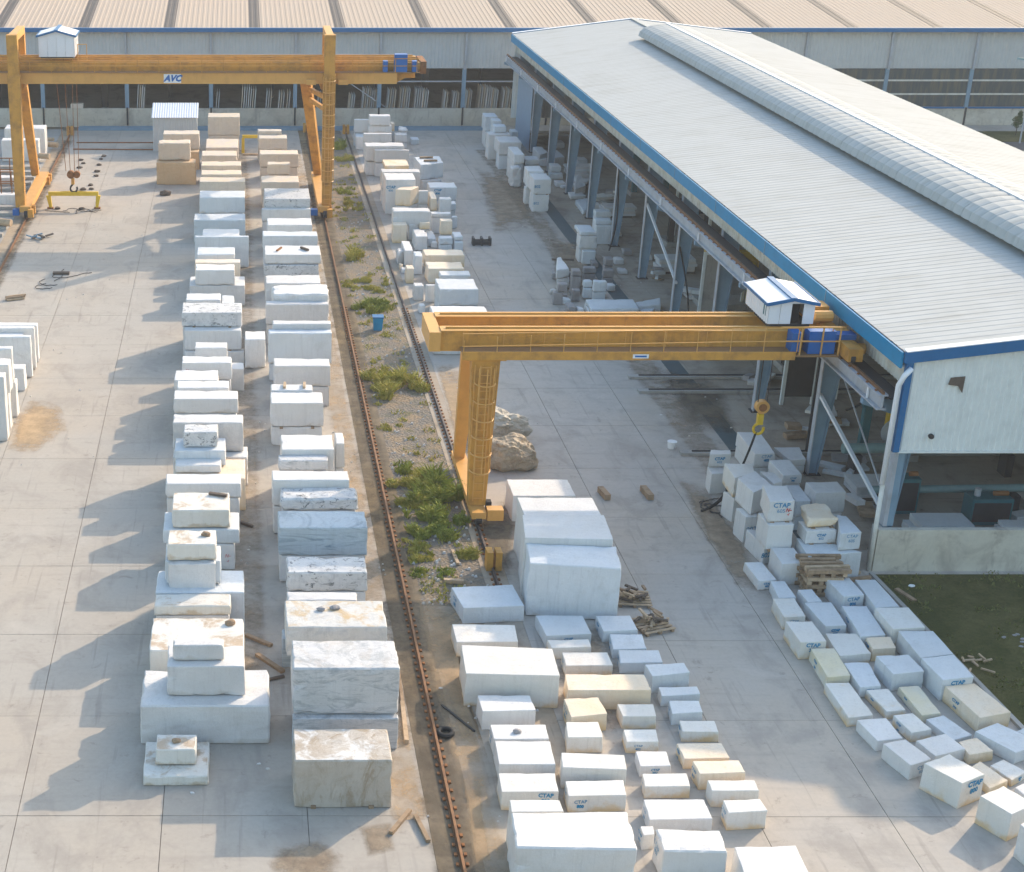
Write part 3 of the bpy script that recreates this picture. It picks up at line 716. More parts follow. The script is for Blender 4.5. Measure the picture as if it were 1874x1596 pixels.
add('F4', 'Z23', (470, 692, 190, 290), b_, 'thin top slab of the three-high stack by the rubble', bot=315, on='F4m', group=G)
add('F5', 'Z23', ((180, 615), (235, 600), (355, 770), (172, 790)), w, 'white wedge-shaped chunk on top of the rubble', z=1.25, zb=.7, group=G, chip=.08)
sm = [('F6a', (365, 490, 760, 800), 880, 1.05, 'pinkish'), ('F6b', (370, 492, 890, 915), 1030, 0, 'dark grey'), ('F6c', (165, 300, 955, 985), 1100, .75, 'grey'),
      ('F6d', (165, 302, 1110, 1130), 1215, 0, 'flat grey'), ('F6e', (372, 478, 1040, 1070), 1235, 0, 'upright speckled'), ('F6f', (225, 340, 1160, 1200), 1270, 0, 'pale-topped'),
      ('F6g', (300, 420, 1240, 1300), 1400, 0, 'nearest pinkish'), ('F6h', (525, 640, 910, 945), 1035, .6, 'bluish'), ('F6i', (665, 845, 922, 950), 1098, .5, 'largest bluish-white'),
      ('F6j', (795, 945, 765, 790), 900, .4, 'split-looking'), ('F6k', (525, 700, 730, 760), 845, .5, 'flat dusty'), ('F6l', (822, 940, 600, 640), 740, .5, 'rust-spotted'),
      ('F6m', (250, 340, 810, 840), 940, .3, 'small teal-tinged'), ('F6n', (90, 150, 800, 830), 925, 0, 'leftmost reddish'), ('F6o', (530, 640, 1045, 1065), 1150, 0, 'brown')]
for k, q, bt, zb, nm in sm:
    add(k, 'Z23', q, gr if nm not in ('bluish', 'largest bluish-white', 'pale-topped') else b_, nm + ' small stone block in the rubble beside the workshop columns', bot=bt, zb=zb, group='small stone blocks in the rubble', rough=.03, chip=.06)
add('F7l', 'Z23', ((530, 1250), (1280, 1400), (1330, 1470), (620, 1440)), w, 'lower white slab under the long slab behind the near crane girder', z=.3, group=G)
add('F7', 'Z23', ((545, 1202), (1205, 1200), (1285, 1325), (630, 1335)), b_, 'long pale slab seen just above the near crane girder', bot=1392, zb=.32, group=G)
add('F8', 'Z23', ((1245, 1240), (1590, 1180), (1600, 1275), (1290, 1300)), b_, 'thin bluish slab right of the long pale slab', z=.45, group=G)
add('F8b', 'Z23', ((1290, 1325), (1500, 1310), (1470, 1360), (1330, 1370)), b_, 'second thin bluish slab at the foot of a column', z=.3, group=G)

for k, q, bt, zb, lb in [('X1', (300, 345, 800, 830), 900, 0, 'small bluish cube tucked by the yellow-faced upright block'), ('X2', (610, 700, 330, 355), 440, .2, 'dusty little block in the middle of the rail-side rubble'), ('X3', (720, 800, 500, 530), 610, 0, 'dark-sided chunk between the rough cubes'),
                         ('X4', (1010, 1100, 500, 530), 600, 0, 'grey chunk at the right edge of the rail-side rubble'), ('X5', (330, 400, 860, 900), 950, 0, 'tiny white chunk by the dark rail'), ('X6', (560, 640, 1330, 1370), 1480, 0, 'low grey block left of the wide white-topped one')]:
    add(k, 'Z21', q, (w, gy, c_, b_)[len(lb) % 4], lb, bot=bt, zb=zb, group=GD, rough=.03, chip=.06)
for k, q, bt, zb, lb in [('X7', (640, 730, 640, 690), 760, 0, 'grey offcut block right of the three-high stack by the rubble'), ('X8', (960, 1080, 600, 640), 720, 0, 'dusty slab-like block behind the split-looking block'), ('X9', (1010, 1130, 760, 800), 850, 0, 'flat pale block right of the split-looking block'),
                         ('X10', (860, 960, 960, 1000), 1090, 0, 'dark low block right of the largest bluish-white one'), ('X11', (680, 830, 1110, 1130), 1180, 0, 'pair-legged low block under the bluish-white one'), ('X12', (60, 140, 1040, 1060), 1130, 0, 'brown chunk at the left foot of the rubble'),
                         ('X13', (440, 520, 1290, 1330), 1400, 0, 'grey chunk just left of the long pale slab'), ('X14', (1350, 1480, 560, 600), 660, 0, 'pale block on the workshop floor beyond the rubble'), ('X15', (1080, 1200, 480, 520), 590, 0, 'grey block beside the foot of a column, behind the rubble')]:
    add(k, 'Z23', q, gr if len(lb) % 2 else gy, lb, bot=bt, zb=zb, group='small stone blocks in the rubble', rough=.03, chip=.06)
for k, q, bt, zb, lb in [('X16', (560, 640, 330, 370), 440, 1.2, 'block peeping out behind the one with faint red marks'), ('X17', (1150, 1270, 1010, 1050), 1110, 0, 'pale block on the floor left of a far column'), ('X18', (1130, 1260, 470, 520), 590, 0, 'bluish block between far columns, behind the flat slabs'),
                         ('X19', (930, 1030, 690, 730), 830, 0, 'grey block between the four-block stack and the columns'), ('X20', (1430, 1560, 700, 740), 830, 0, 'grey block in the shade of the third far column'), ('X21', (1620, 1740, 1300, 1340), 1440, 0, 'white block at the foot of the fourth far column')]:
    add(k, 'Z22', q, (gy, b_)[len(lb) % 2], lb, bot=bt, zb=zb, group='blocks lying along the workshop columns', rough=.03, chip=.05)
# --- pile at the workshop corner
G = GG
add('G1l', 'Z8', ((70, 345), (230, 350), (240, 400), (105, 410)), w, 'lower block with a brown bar mark at the left of the corner pile', bot=585, group=G)
add('G1', 'Z8', ((98, 200), (266, 203), (272, 238), (90, 240)), w, 'small stencilled block at the left end of the corner pile', bot=348, on='G1l', group=G, marks=('CTAP',))
add('G2', 'Z8', ((325, 48), (520, 50), (652, 232), (478, 238)), w, 'steep white block at the far side of the corner pile under the hook', bot=358, zb=.55, group=G, marks=('CTAPr',))
add('G3', 'Z8', ((640, 180), (860, 178), (915, 283), (785, 292)), w, 'flat white block at the far right of the corner pile', bot=345, zb=.4, group=G)
add('G4', 'Z8', ((598, 290), (770, 282), (882, 415), (722, 422)), w, 'stencilled block behind the middle of the corner pile', bot=500, zb=.7, group=G, marks=('CTAPr',))
add('G5l', 'Z8', ((205, 560), (430, 560), (440, 610), (300, 622)), w, 'lower block under the yellow-cheeked block in the corner pile', bot=826, group=G)
add('G5', 'Z8', ((215, 318), (455, 316), (475, 400), (305, 440)), s_, 'block with a yellow left cheek crossed by the black sling', bot=612, on='G5l', group=G)
add('G6l', 'Z8', ((315, 700), (470, 700), (500, 770), (400, 780)), w, 'lower block below the cut-cornered block in the corner pile', bot=1005, group=G, marks=('blotr',))
add('G6', 'Z8', ((330, 445), (480, 378), (620, 500), (465, 568)), w, 'block with cut corners in the middle of the corner pile', bot=765, on='G6l', group=G)
add('G6b', 'Z8', ((520, 385), (640, 390), (715, 470), (640, 492)), gy, 'orange-edged rough slab lying in the middle of the corner pile', z=1.9, zb=1.2, group=G, rough=.03)
add('G12', 'Z8', ((745, 505), (860, 503), (962, 638), (838, 645)), b_, 'bluish block wedged behind the ones with writing, corner pile', bot=780, zb=.6, group=G)
add('G7l', 'Z8', ((405, 885), (560, 885), (650, 1020), (560, 1035)), w, 'bottom block with blue smears under the middle of the corner pile', bot=1190, group=G, marks=('blot',))
add('G7m', 'Z8', ((505, 745), (740, 745), (815, 845), (595, 850)), w, 'middle block on timber bearers in the corner pile', bot=1000, zb=1.05, group=G)
add('G7', 'Z8', ((545, 505), (750, 508), (822, 640), (606, 645)), w, 'top block with blue lettering and red scribbles in the corner pile', bot=822, on='G7m', group=G, marks=('CTAP', 'redr'))
add('G8', 'Z8', ((612, 1040), (812, 1038), (905, 1172), (712, 1182)), w, 'large clean block in front of the corner pile beside the timber stack', bot=1368, group=G)
add('G9l', 'Z8', ((830, 955), (1180, 1015), (1400, 1078), (935, 1115)), b_, 'long base block under the yellow-topped stack at the workshop corner', z=1.05, group=G)
add('G9m', 'Z8', ((850, 810), (1080, 830), (1185, 890), (925, 900)), w, 'stencilled middle block under the yellow-edged block, corner pile', bot=1010, on='G9l', group=G, marks=('CTAP',))
add('G9', 'Z8', ((868, 672), (1080, 640), (1202, 790), (935, 800)), c_, 'yellow-edged top block with a dark hollow, corner pile', bot=875, on='G9m', group=G, chip=.09)
add('G10', 'Z8', ((1180, 760), (1262, 768), (1395, 908), (1215, 920)), b_, 'rightmost stencilled block on the base, beside the corner column', bot=1068, zb=1.07, group=G, marks=('CTAPr',))
add('G11', 'Z8', ((908, 480), (1180, 470), (1260, 565), (1000, 572)), gy, 'brownish-topped wide block at the back of the corner pile', bot=750, zb=.8, group=G)
add('G13', 'Z8', ((385, 1165), (538, 1165), (665, 1318), (510, 1328)), w, 'low stencilled block leading the line beside the slab joint', bot=1408, group=G, marks=('CTAPr',))
# --- front yard
G = GH
add('H1', 'Z9', (505, 920, 62, 170), w, 'far block of the four giant white blocks near the boulders', bot=345, group=G)
add('H2', 'Z9', (580, 1090, 183, 300), w, 'second giant white block from the boulders', z=2.15, group=G)
add('H3', 'Z9', ((572, 315), (1115, 315), (1178, 478), (588, 465)), w, 'third giant white block from the boulders, half sunlit on top', z=2.3, group=G)
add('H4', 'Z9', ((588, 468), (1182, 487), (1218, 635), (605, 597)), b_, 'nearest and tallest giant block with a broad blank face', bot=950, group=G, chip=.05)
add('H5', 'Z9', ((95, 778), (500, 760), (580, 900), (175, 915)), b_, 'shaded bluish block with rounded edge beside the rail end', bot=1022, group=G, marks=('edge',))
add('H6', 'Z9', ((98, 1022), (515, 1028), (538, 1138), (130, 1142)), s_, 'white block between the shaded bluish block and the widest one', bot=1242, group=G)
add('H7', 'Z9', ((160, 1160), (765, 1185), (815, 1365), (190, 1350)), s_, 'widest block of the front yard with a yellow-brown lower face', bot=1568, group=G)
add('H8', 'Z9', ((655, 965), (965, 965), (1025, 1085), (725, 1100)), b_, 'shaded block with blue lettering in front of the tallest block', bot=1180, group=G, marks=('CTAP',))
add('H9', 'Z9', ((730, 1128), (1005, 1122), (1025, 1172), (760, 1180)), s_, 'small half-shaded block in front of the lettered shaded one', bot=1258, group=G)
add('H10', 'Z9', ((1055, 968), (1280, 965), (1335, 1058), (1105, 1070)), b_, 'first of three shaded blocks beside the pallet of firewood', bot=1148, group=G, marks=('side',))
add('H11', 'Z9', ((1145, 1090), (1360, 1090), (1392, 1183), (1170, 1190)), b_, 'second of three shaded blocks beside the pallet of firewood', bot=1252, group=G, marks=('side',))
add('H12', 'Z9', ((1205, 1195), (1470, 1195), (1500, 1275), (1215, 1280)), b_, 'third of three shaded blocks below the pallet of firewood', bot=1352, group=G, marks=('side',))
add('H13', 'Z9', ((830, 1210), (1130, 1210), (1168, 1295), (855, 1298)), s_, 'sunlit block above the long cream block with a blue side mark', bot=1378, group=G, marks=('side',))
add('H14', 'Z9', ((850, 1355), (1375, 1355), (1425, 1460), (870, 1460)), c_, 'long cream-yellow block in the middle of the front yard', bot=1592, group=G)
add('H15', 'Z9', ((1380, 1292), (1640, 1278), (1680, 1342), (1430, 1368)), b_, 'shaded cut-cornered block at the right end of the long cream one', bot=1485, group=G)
add('H16', 'Z9', ((1470, 1440), (1725, 1435), (1750, 1485), (1490, 1500)), b_, 'narrow shaded block with blue scribble on top, right column', bot=1572, group=G)
add('H17', 'Z10', ((1200, 255), (1370, 255), (1395, 320), (1220, 330)), b_, 'small shaded block below the narrow scribbled one, right column', bot=398, group=G, marks=('side',))
add('H18', 'Z10', ((105, 225), (405, 225), (440, 310), (135, 316)), w, 'block with a shaded strip on top in front of the widest block', bot=424, group=G)
add('H19', 'Z10', ((600, 245), (795, 235), (850, 330), (642, 350)), c_, 'cream-sided block set askew in front of the long cream block', bot=450, group=G, marks=('side',))
add('H20', 'Z10', ((905, 275), (1110, 275), (1130, 345), (937, 345)), s_, 'block with a grey shade blot on its top right and yellow foot', bot=418, group=G)
add('H21', 'Z10', ((1260, 370), (1460, 370), (1488, 435), (1278, 431)), s_, 'half-shaded block with a yellow face and blue side mark', bot=492, group=G, marks=('side',))
add('H22', 'Z10', ((178, 392), (495, 392), (515, 474), (200, 474)), w, 'white slab-like block with a small stone on its top', bot=570, group=G, marks=('side',))
add('H23', 'Z10', ((205, 487), (520, 487), (552, 620), (230, 618)), w, 'large clean-topped block right in front of the one carrying a stone', bot=716, group=G)
add('H24', 'Z10', ((612, 378), (795, 375), (825, 465), (622, 465)), s_, 'cube-like block with an orange blotch at its foot', bot=556, group=G)
add('H25', 'Z10', ((940, 420), (1125, 420), (1143, 490), (960, 490)), s_, 'small yellow-footed block lettered at its lower left', bot=558, group=G, marks=('CTAPl',))
add('H26', 'Z10', ((1010, 545), (1185, 545), (1213, 628), (1037, 630)), w, 'small lettered block between the two bigger unlettered ones', bot=692, group=G, marks=('CTAP',))
add('H27', 'Z10', ((1245, 500), (1500, 497), (1548, 583), (1287, 588)), c_, 'cream-topped block on the edge of the sunlit concrete', bot=648, group=G, marks=('side',))
add('H28', 'Z10', ((585, 552), (945, 565), (960, 650), (592, 636)), s_, 'long slanted-topped block above the lettered pair', bot=760, group=G)
add('H29', 'Z10', ((1335, 600), (1600, 595), (1640, 665), (1378, 674)), c_, 'cream-smeared block in front of the cream-topped block', bot=768, group=G, marks=('side',))
add('H30', 'Z10', ((1048, 672), (1300, 670), (1325, 745), (1062, 746)), s_, 'plain block right behind the long flat one in the third column', bot=816, group=G, marks=('side',))
add('H31', 'Z10', ((225, 670), (548, 670), (570, 775), (245, 776)), s_, 'left block of the pair with blue lettering on their fronts', bot=884, group=G, marks=('CTAPR',))
add('H32', 'Z10', ((608, 715), (940, 708), (958, 795), (627, 800)), s_, 'right block of the pair with blue lettering on their fronts', bot=896, group=G, marks=('CTAPl', 'side'))
add('H33', 'Z10', ((1420, 710), (1690, 708), (1718, 770), (1447, 770)), s_, 'block just behind the rightmost front-yard block', bot=866, group=G)
add('H34', 'Z10', ((1055, 820), (1400, 820), (1450, 930), (1090, 936)), w, 'long flat-topped block behind the front pair', bot=1020, group=G, marks=('side',))
add('H35', 'Z10', ((1510, 825), (1720, 815), (1765, 885), (1542, 896)), s_, 'rightmost front-yard block casting its shadow on open concrete', bot=1000, group=G, marks=('side',))
add('H36', 'Z10', ((288, 822), (575, 822), (600, 888), (300, 890)), s_, 'block squeezed behind the giant block at the bottom edge', z=1.35, group=G)
add('H37', 'Z10', ((298, 892), (965, 885), (1022, 1105), (328, 1092)), w, 'giant block with a saw-toothed top edge at the bottom of the picture', bot=1380, group=G, chip=.06, rough=.02)
add('H38', 'Z10', ((1035, 970), (1110, 970), (1118, 1020), (1055, 1025)), w, 'little block peeping out left of the bottom-edge block', bot=1112, group=G, marks=('side',))
add('H39', 'Z10', ((1125, 985), (1495, 992), (1538, 1120), (1168, 1112)), w, 'big block right of the giant saw-toothed one', bot=1292, group=G, marks=('side',), chip=.06)
add('H40', 'Z10', ((1575, 1092), (1925, 1082), (2010, 1260), (1640, 1270)), w, 'block cut off by the bottom edge, right of the big pair', bot=1420, group=G)
# --- line beside the lawn
G = GI
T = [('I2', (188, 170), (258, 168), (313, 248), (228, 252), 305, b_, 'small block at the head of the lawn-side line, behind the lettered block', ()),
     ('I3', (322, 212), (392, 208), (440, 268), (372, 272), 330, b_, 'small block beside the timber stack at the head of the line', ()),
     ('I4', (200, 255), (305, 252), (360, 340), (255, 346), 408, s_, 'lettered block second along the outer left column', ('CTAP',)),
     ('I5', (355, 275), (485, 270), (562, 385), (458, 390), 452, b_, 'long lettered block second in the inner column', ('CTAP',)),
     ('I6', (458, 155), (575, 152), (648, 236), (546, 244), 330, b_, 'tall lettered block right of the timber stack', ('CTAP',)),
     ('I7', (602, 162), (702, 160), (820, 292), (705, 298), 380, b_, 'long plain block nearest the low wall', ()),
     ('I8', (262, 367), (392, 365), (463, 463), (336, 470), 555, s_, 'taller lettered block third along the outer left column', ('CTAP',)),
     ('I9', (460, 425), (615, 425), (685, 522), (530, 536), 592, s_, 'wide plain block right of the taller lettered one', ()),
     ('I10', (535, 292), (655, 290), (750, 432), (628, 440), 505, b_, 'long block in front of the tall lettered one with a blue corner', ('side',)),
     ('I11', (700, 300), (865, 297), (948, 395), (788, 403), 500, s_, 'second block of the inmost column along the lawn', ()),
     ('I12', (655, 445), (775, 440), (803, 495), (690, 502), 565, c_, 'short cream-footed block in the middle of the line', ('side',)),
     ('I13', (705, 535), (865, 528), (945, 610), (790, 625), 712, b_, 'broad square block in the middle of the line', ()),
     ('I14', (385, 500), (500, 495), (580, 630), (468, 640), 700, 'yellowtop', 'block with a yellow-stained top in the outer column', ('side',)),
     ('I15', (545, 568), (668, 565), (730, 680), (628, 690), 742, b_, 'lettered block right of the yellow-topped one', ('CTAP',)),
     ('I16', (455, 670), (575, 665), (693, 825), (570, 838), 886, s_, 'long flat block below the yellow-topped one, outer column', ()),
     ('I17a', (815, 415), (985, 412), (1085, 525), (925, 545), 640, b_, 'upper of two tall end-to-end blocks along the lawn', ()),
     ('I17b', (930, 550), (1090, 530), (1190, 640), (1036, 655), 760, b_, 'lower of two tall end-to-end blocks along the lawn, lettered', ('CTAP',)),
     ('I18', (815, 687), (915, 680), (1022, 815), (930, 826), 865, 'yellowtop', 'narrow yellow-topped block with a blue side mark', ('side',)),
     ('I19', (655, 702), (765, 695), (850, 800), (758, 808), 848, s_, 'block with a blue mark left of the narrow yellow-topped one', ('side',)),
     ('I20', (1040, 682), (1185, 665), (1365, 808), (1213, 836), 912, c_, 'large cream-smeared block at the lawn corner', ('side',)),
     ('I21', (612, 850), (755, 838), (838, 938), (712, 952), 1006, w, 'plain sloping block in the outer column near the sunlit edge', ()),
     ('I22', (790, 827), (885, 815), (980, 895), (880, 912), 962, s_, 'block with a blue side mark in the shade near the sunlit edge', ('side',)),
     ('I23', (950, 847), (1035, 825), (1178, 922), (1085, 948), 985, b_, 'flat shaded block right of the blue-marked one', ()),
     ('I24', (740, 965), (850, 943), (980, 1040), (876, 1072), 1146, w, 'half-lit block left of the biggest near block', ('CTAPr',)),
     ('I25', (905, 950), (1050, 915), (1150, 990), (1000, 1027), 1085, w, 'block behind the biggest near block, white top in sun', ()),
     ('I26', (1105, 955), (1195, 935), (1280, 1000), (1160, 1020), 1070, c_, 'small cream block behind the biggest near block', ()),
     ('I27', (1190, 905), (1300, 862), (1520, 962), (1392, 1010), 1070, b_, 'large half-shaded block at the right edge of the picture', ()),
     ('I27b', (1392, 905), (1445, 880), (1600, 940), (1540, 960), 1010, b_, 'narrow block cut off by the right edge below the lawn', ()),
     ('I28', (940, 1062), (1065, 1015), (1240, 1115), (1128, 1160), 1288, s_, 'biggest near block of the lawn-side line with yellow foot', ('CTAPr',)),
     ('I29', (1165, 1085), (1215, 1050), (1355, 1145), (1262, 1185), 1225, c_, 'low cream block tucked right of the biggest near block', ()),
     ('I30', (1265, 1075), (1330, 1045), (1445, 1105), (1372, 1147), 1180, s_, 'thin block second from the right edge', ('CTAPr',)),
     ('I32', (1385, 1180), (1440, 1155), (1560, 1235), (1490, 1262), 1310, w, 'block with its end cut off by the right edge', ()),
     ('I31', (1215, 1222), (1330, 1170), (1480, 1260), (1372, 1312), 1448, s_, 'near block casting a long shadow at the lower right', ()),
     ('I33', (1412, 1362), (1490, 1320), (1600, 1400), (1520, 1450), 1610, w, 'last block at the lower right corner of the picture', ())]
t = marble('yellowtop', (0.74, 0.66, 0.46), (0.74, 0.68, 0.55), stain=(0.74, 0.72, 0.66), sh=0.4, samt=0.8)
for k, a, b2, c2, d2, bt, m_, lb_, mk_ in T:
    add(k, 'Z11', (a, b2, c2, d2), m_, lb_, bot=bt, group=G, marks=mk_)
# --- left edge slabs
G = GJ
def addJ(k, xr, yb0, yf0, bt, label, xl=-260, zb=0.0, z=None, on=None):
    add(k, 'Z13', (xl, xr, yb0, yf0), w, label, bot=bt, zb=zb, z=z, on=on, group=G)
addJ('J1', 356, 158, 188, 545, 'farthest white slab of the group at the left edge')
addJ('J2', 328, 192, 216, 620, 'second farthest white slab at the left edge')
addJ('J3', 292, 272, 300, 700, 'third white slab with a shaded face at the left edge')
addJ('J4l', 232, 560, 610, 830, 'lower slab under the big grey-faced one at the left edge')
addJ('J4', 205, 215, 322, 470, 'big grey-faced slab on the fourth stack at the left edge', on='J4l')
addJ('J5l', 150, 700, 745, 1085, 'lower slab of the fifth stack at the left edge')
addJ('J5', 110, 388, 415, 745, 'upper slab of the fifth stack at the left edge', on='J5l')
addJ('J6l', 80, 800, 850, 1210, 'lower slab of the sixth stack at the left edge')
addJ('J6', 80, 505, 572, 850, 'upper slab of the sixth stack at the left edge', on='J6l')
addJ('J7', 35, 640, 690, 1318, 'nearest white slab stack at the left edge')
# --- beyond the left rail
add('K1', 'Z24', (40, 430, 150, 188), w, 'tall white slab block farthest behind the left crane leg', bot=455, group='white blocks beyond the left rail')
add('K2', 'Z24', (10, 372, 278, 302), w, 'white slab block second behind the left crane leg', bot=510, group='white blocks beyond the left rail')
add('K3', 'Z24', (-60, 165, 640, 665), w, 'low white block behind the rusty rack, left edge', bot=745, group='white blocks beyond the left rail')
add('K4', 'Z24', (-60, 165, 808, 835), w, 'low white block in front of the rusty rack, left edge', bot=935, group='white blocks beyond the left rail')

# keep blocks from running into each other: trim the hidden back of the nearer one
def rng(B):
    xs = [p.x for p in B['P']]; ys = [p.y for p in B['P']]
    return min(xs), max(xs), min(ys), max(ys)
def poly_overlap(A, B):
    """smallest penetration of two convex quads (separating axis)"""
    best, bax = 1e9, None
    for Q in (A, B):
        for i in range(4):
            e = Q[(i + 1) % 4] - Q[i]
            if e.length < 1e-6: continue
            ax = Vector((-e.y, e.x, 0)).normalized()
            a = [p.dot(ax) for p in A]; b = [p.dot(ax) for p in B]
            pen = min(max(a), max(b)) - max(min(a), min(b))
            if pen <= 0: return 0, None
            if pen < best:
                best = pen
                s = 1 if (sum(a) / 4) > (sum(b) / 4) else -1
                bax = ax * s
    return best, bax
def resolve(report=False):
    keys = list(ORDER)
    for it in range(3):
        for i, a in enumerate(keys):
            for b in keys[i + 1:]:
                A, B = BL[a], BL[b]
                if A['zb'] >= B['zt'] - 0.01 or B['zb'] >= A['zt'] - 0.01: continue
                d, ax = poly_overlap(A['P'], B['P'])
                if d <= 0.012: continue
                ya = min(p.y for p in A['P']); yb_ = min(p.y for p in B['P'])
                n, f = (A, B) if ya < yb_ else (B, A)
                fy = min(p.y for p in f['P']) - 0.02
                ny = min(p.y for p in n['P'])
                if n['al'] and f['al'] and fy - ny > 0.35:
                    for p in n['P']:
                        if p.y > fy: p.y = fy
                elif n['al'] and f['al'] and fy - ny <= 0.35 and it == 0:
                    # push the farther one back a little
                    dy = max(p.y for p in n['P'])
                    dz = ny + 0.38 - fy
                    for p in n['P']:
                        if p.y > ny + 0.36: p.y = ny + 0.36
                    for p in f['P']: p.y += max(0, dz)
                elif d < 0.45:
                    for p in A['P']: p += ax * d * 0.5
                    for p in B['P']: p -= ax * d * 0.5
                elif report or it == 2:
                    print('OVERLAP', a, b, round(d, 2))
resolve()
# supports below raised blocks that nothing carries
def carried(k):
    A = BL[k]
    if A['zb'] < 0.06: return True
    for j, B in BL.items():
        if j == k: continue
        if abs(B['zt'] - A['zb']) < 0.15 and poly_overlap(A['P'], B['P'])[0] > 0.25: return True
    return False
SUP = []
for k in list(ORDER):
    if not carried(k):
        A = BL[k]
        lim = A['zb'] - 0.02
        P = [p.copy() for p in A['P']]
        c = sum(P, Vector()) / 4
        P = [c + (p - c) * 0.97 for p in P]
        ok = True
        for j, B in BL.items():
            if B['zb'] < lim - 0.02 and j != k:
                d, ax = poly_overlap(P, B['P'])
                if d > 0.02:
                    if d < 0.5: P = [p + ax * (d + 0.01) for p in P]
                    else: ok = False; top = B['zt']
        if not ok:
            # rest it on the block found below instead
            A['zb'] = min(A['zt'] - 0.25, top + 0.02) if top < A['zt'] - 0.3 else A['zb']
            print('RESTED', k, round(A['zb'], 2), round(A['zt'], 2))
            continue
        n = k + '_under'
        BL[n] = dict(P=P, zb=0, zt=lim, mat=A['mat'] if A['mat'] in (w, b_, gy, tn, cr, gr) else gy, label='bottom block underneath the ' + A['label'], rough=.015, chip=.04, marks=(), group=A['group'], al=A['al'], on=None, wob=0)
        ORDER.append(n)
NB = len(ORDER)
print('BLOCKS', NB)

def shorten(s):
    ws = s.split()
    while len(ws) > 16: ws.pop(4)
    return ' '.join(ws)
def block_mesh(B, name):
    P = B['P']
    cx = sum(p.x for p in P) / 4; cy = sum(p.y for p in P) / 4
    org = Vector((cx, cy, B['zb']))
    h = B['zt'] - B['zb']
    bm = bmesh.new()
    rr = random.Random(hash(name) if False else sum(ord(c) * (i + 3) for i, c in enumerate(name)))
    wb = 0.012 + B['rough'] * 0.5
    lo = [bm.verts.new((p.x - cx + rr.uniform(-wb, wb), p.y - cy + rr.uniform(-wb, wb), 0)) for p in P]
    hi = [bm.verts.new((p.x - cx, p.y - cy, h + rr.uniform(-wb, 0.2 * wb))) for p in P]
    bm.faces.new(hi[::-1]); bm.faces.new(lo)
    for i in range(4):
        j = (i + 1) % 4
        bm.faces.new((lo[j], lo[i], hi[i], hi[j]))
    bmesh.ops.recalc_face_normals(bm, faces=bm.faces)
    big = max((P[0] - P[1]).length, h)
    ch = B['chip']
    bmesh.ops.bevel(bm, geom=list(bm.edges), offset=ch * 0.55 * rr.uniform(0.6, 1.2), segments=1, affect='EDGES', profile=0.5)
    cuts = 7 if big > 1.6 else 4
    long_e = [e for e in bm.edges if e.calc_length() > 0.25]
    bmesh.ops.subdivide_edges(bm, edges=long_e, cuts=cuts, use_grid_fill=True)
    bm.normal_update()
    seed = Vector((rr.uniform(-50, 50), rr.uniform(-50, 50), rr.uniform(-50, 50)))
    r = B['rough']
    cc = Vector((0, 0, h / 2))
    mv = []
    for v in bm.verts:
        edge = any(f.normal.dot(g.normal) < 0.8 for f in v.link_faces for g in v.link_faces)
        n1 = noise.noise(v.co * 1.6 + seed) * r * 1.3 + noise.noise(v.co * 5 + seed) * r * 0.6
        d = v.normal * n1
        if edge:
            q = noise.noise(v.co * 3.1 + seed * 2)
            q = max(0, q - 0.05) * ch * 2.2
            d += (cc - v.co).normalized() * q
        mv.append((v, d))
    for v, d in mv:
        v.co += d
        if v.co.z < 0: v.co.z = 0
    bmesh.ops.triangulate(bm, faces=[f for f in bm.faces if len(f.verts) > 4])
    me = bpy.data.meshes.new(name)
    bm.to_mesh(me); bm.free()
    me.materials.append(M(B['mat']))
    o = bpy.data.objects.new(name, me)
    o.location = org
    COL.objects.link(o)
    return o
def mark(o, B, kind):
    P = B['P']; h = B['zt'] - B['zb']
    def on_face(a, b, u, v, txt, hh, mat, nm='painted_mark'):
        ex = (b - a).normalized()
        nrm = Vector((ex.y, -ex.x, 0))
        tl = random.uniform(-.07, .07); tz = Vector((-ex.x * tl, -ex.y * tl, 1)); ex2 = ex + Vector((0, 0, tl)); hh *= random.uniform(.9, 1.15)
        L = (b - a).length
        org = a + ex * (L * u) + Vector((0, 0, B['zb'] + h * v)) + nrm * 0.018
        return text_mesh(nm, txt, mat, org, ex2, tz, hh, o, bold=random.uniform(0, 0.012))
    FLc, FRc, BLc, BRc = P[3], P[2], P[0], P[1]
    num = '%03d' % random.choice([402, 805, 807, 800, 605, 309, 806])
    if kind in ('CTAP', 'CTAPl', 'CTAPR', 'CTAPr', 'CTAP1', 'CTAP2'):
        u = {'CTAP': .5, 'CTAPl': .2, 'CTAPR': .82, 'CTAPr': .6, 'CTAP1': .14, 'CTAP2': .3}[kind]
        hh = min(0.17, h * 0.2)
        u = max(u, 0.35 / (FRc - FLc).length); u = min(u, 1 - 0.35 / (FRc - FLc).length)
        on_face(FLc, FRc, u, .78 if h > .6 else .62, 'CTAP', hh, 'paint_blue')
        on_face(FLc, FRc, u, (.78 if h > .6 else .62) - hh * 1.35 / h, num, hh * 0.9, 'paint_blue')
    elif kind in ('side', 'edge'):
        on_face(BLc, FLc, .35, .68, 'CTAP', min(.16, h * .2), 'paint_blue')
        on_face(BLc, FLc, .35, .68 - .2 / h, num, min(.14, h * .18), 'paint_blue')
    elif kind in ('blot', 'blot2', 'blotr'):
        on_face(FLc, FRc, .22 if kind != 'blotr' else .6, .5, '802', .2, 'paint_blue')
    elif kind.startswith('red'):
        u = {'red': .9, 'redl': .12, 'redr': .8}[kind]
        on_face(FLc, FRc, u, .55, '/\\/-', .13, 'paint_red')
        on_face(FLc, FRc, u, .35, '-/', .11, 'paint_red')
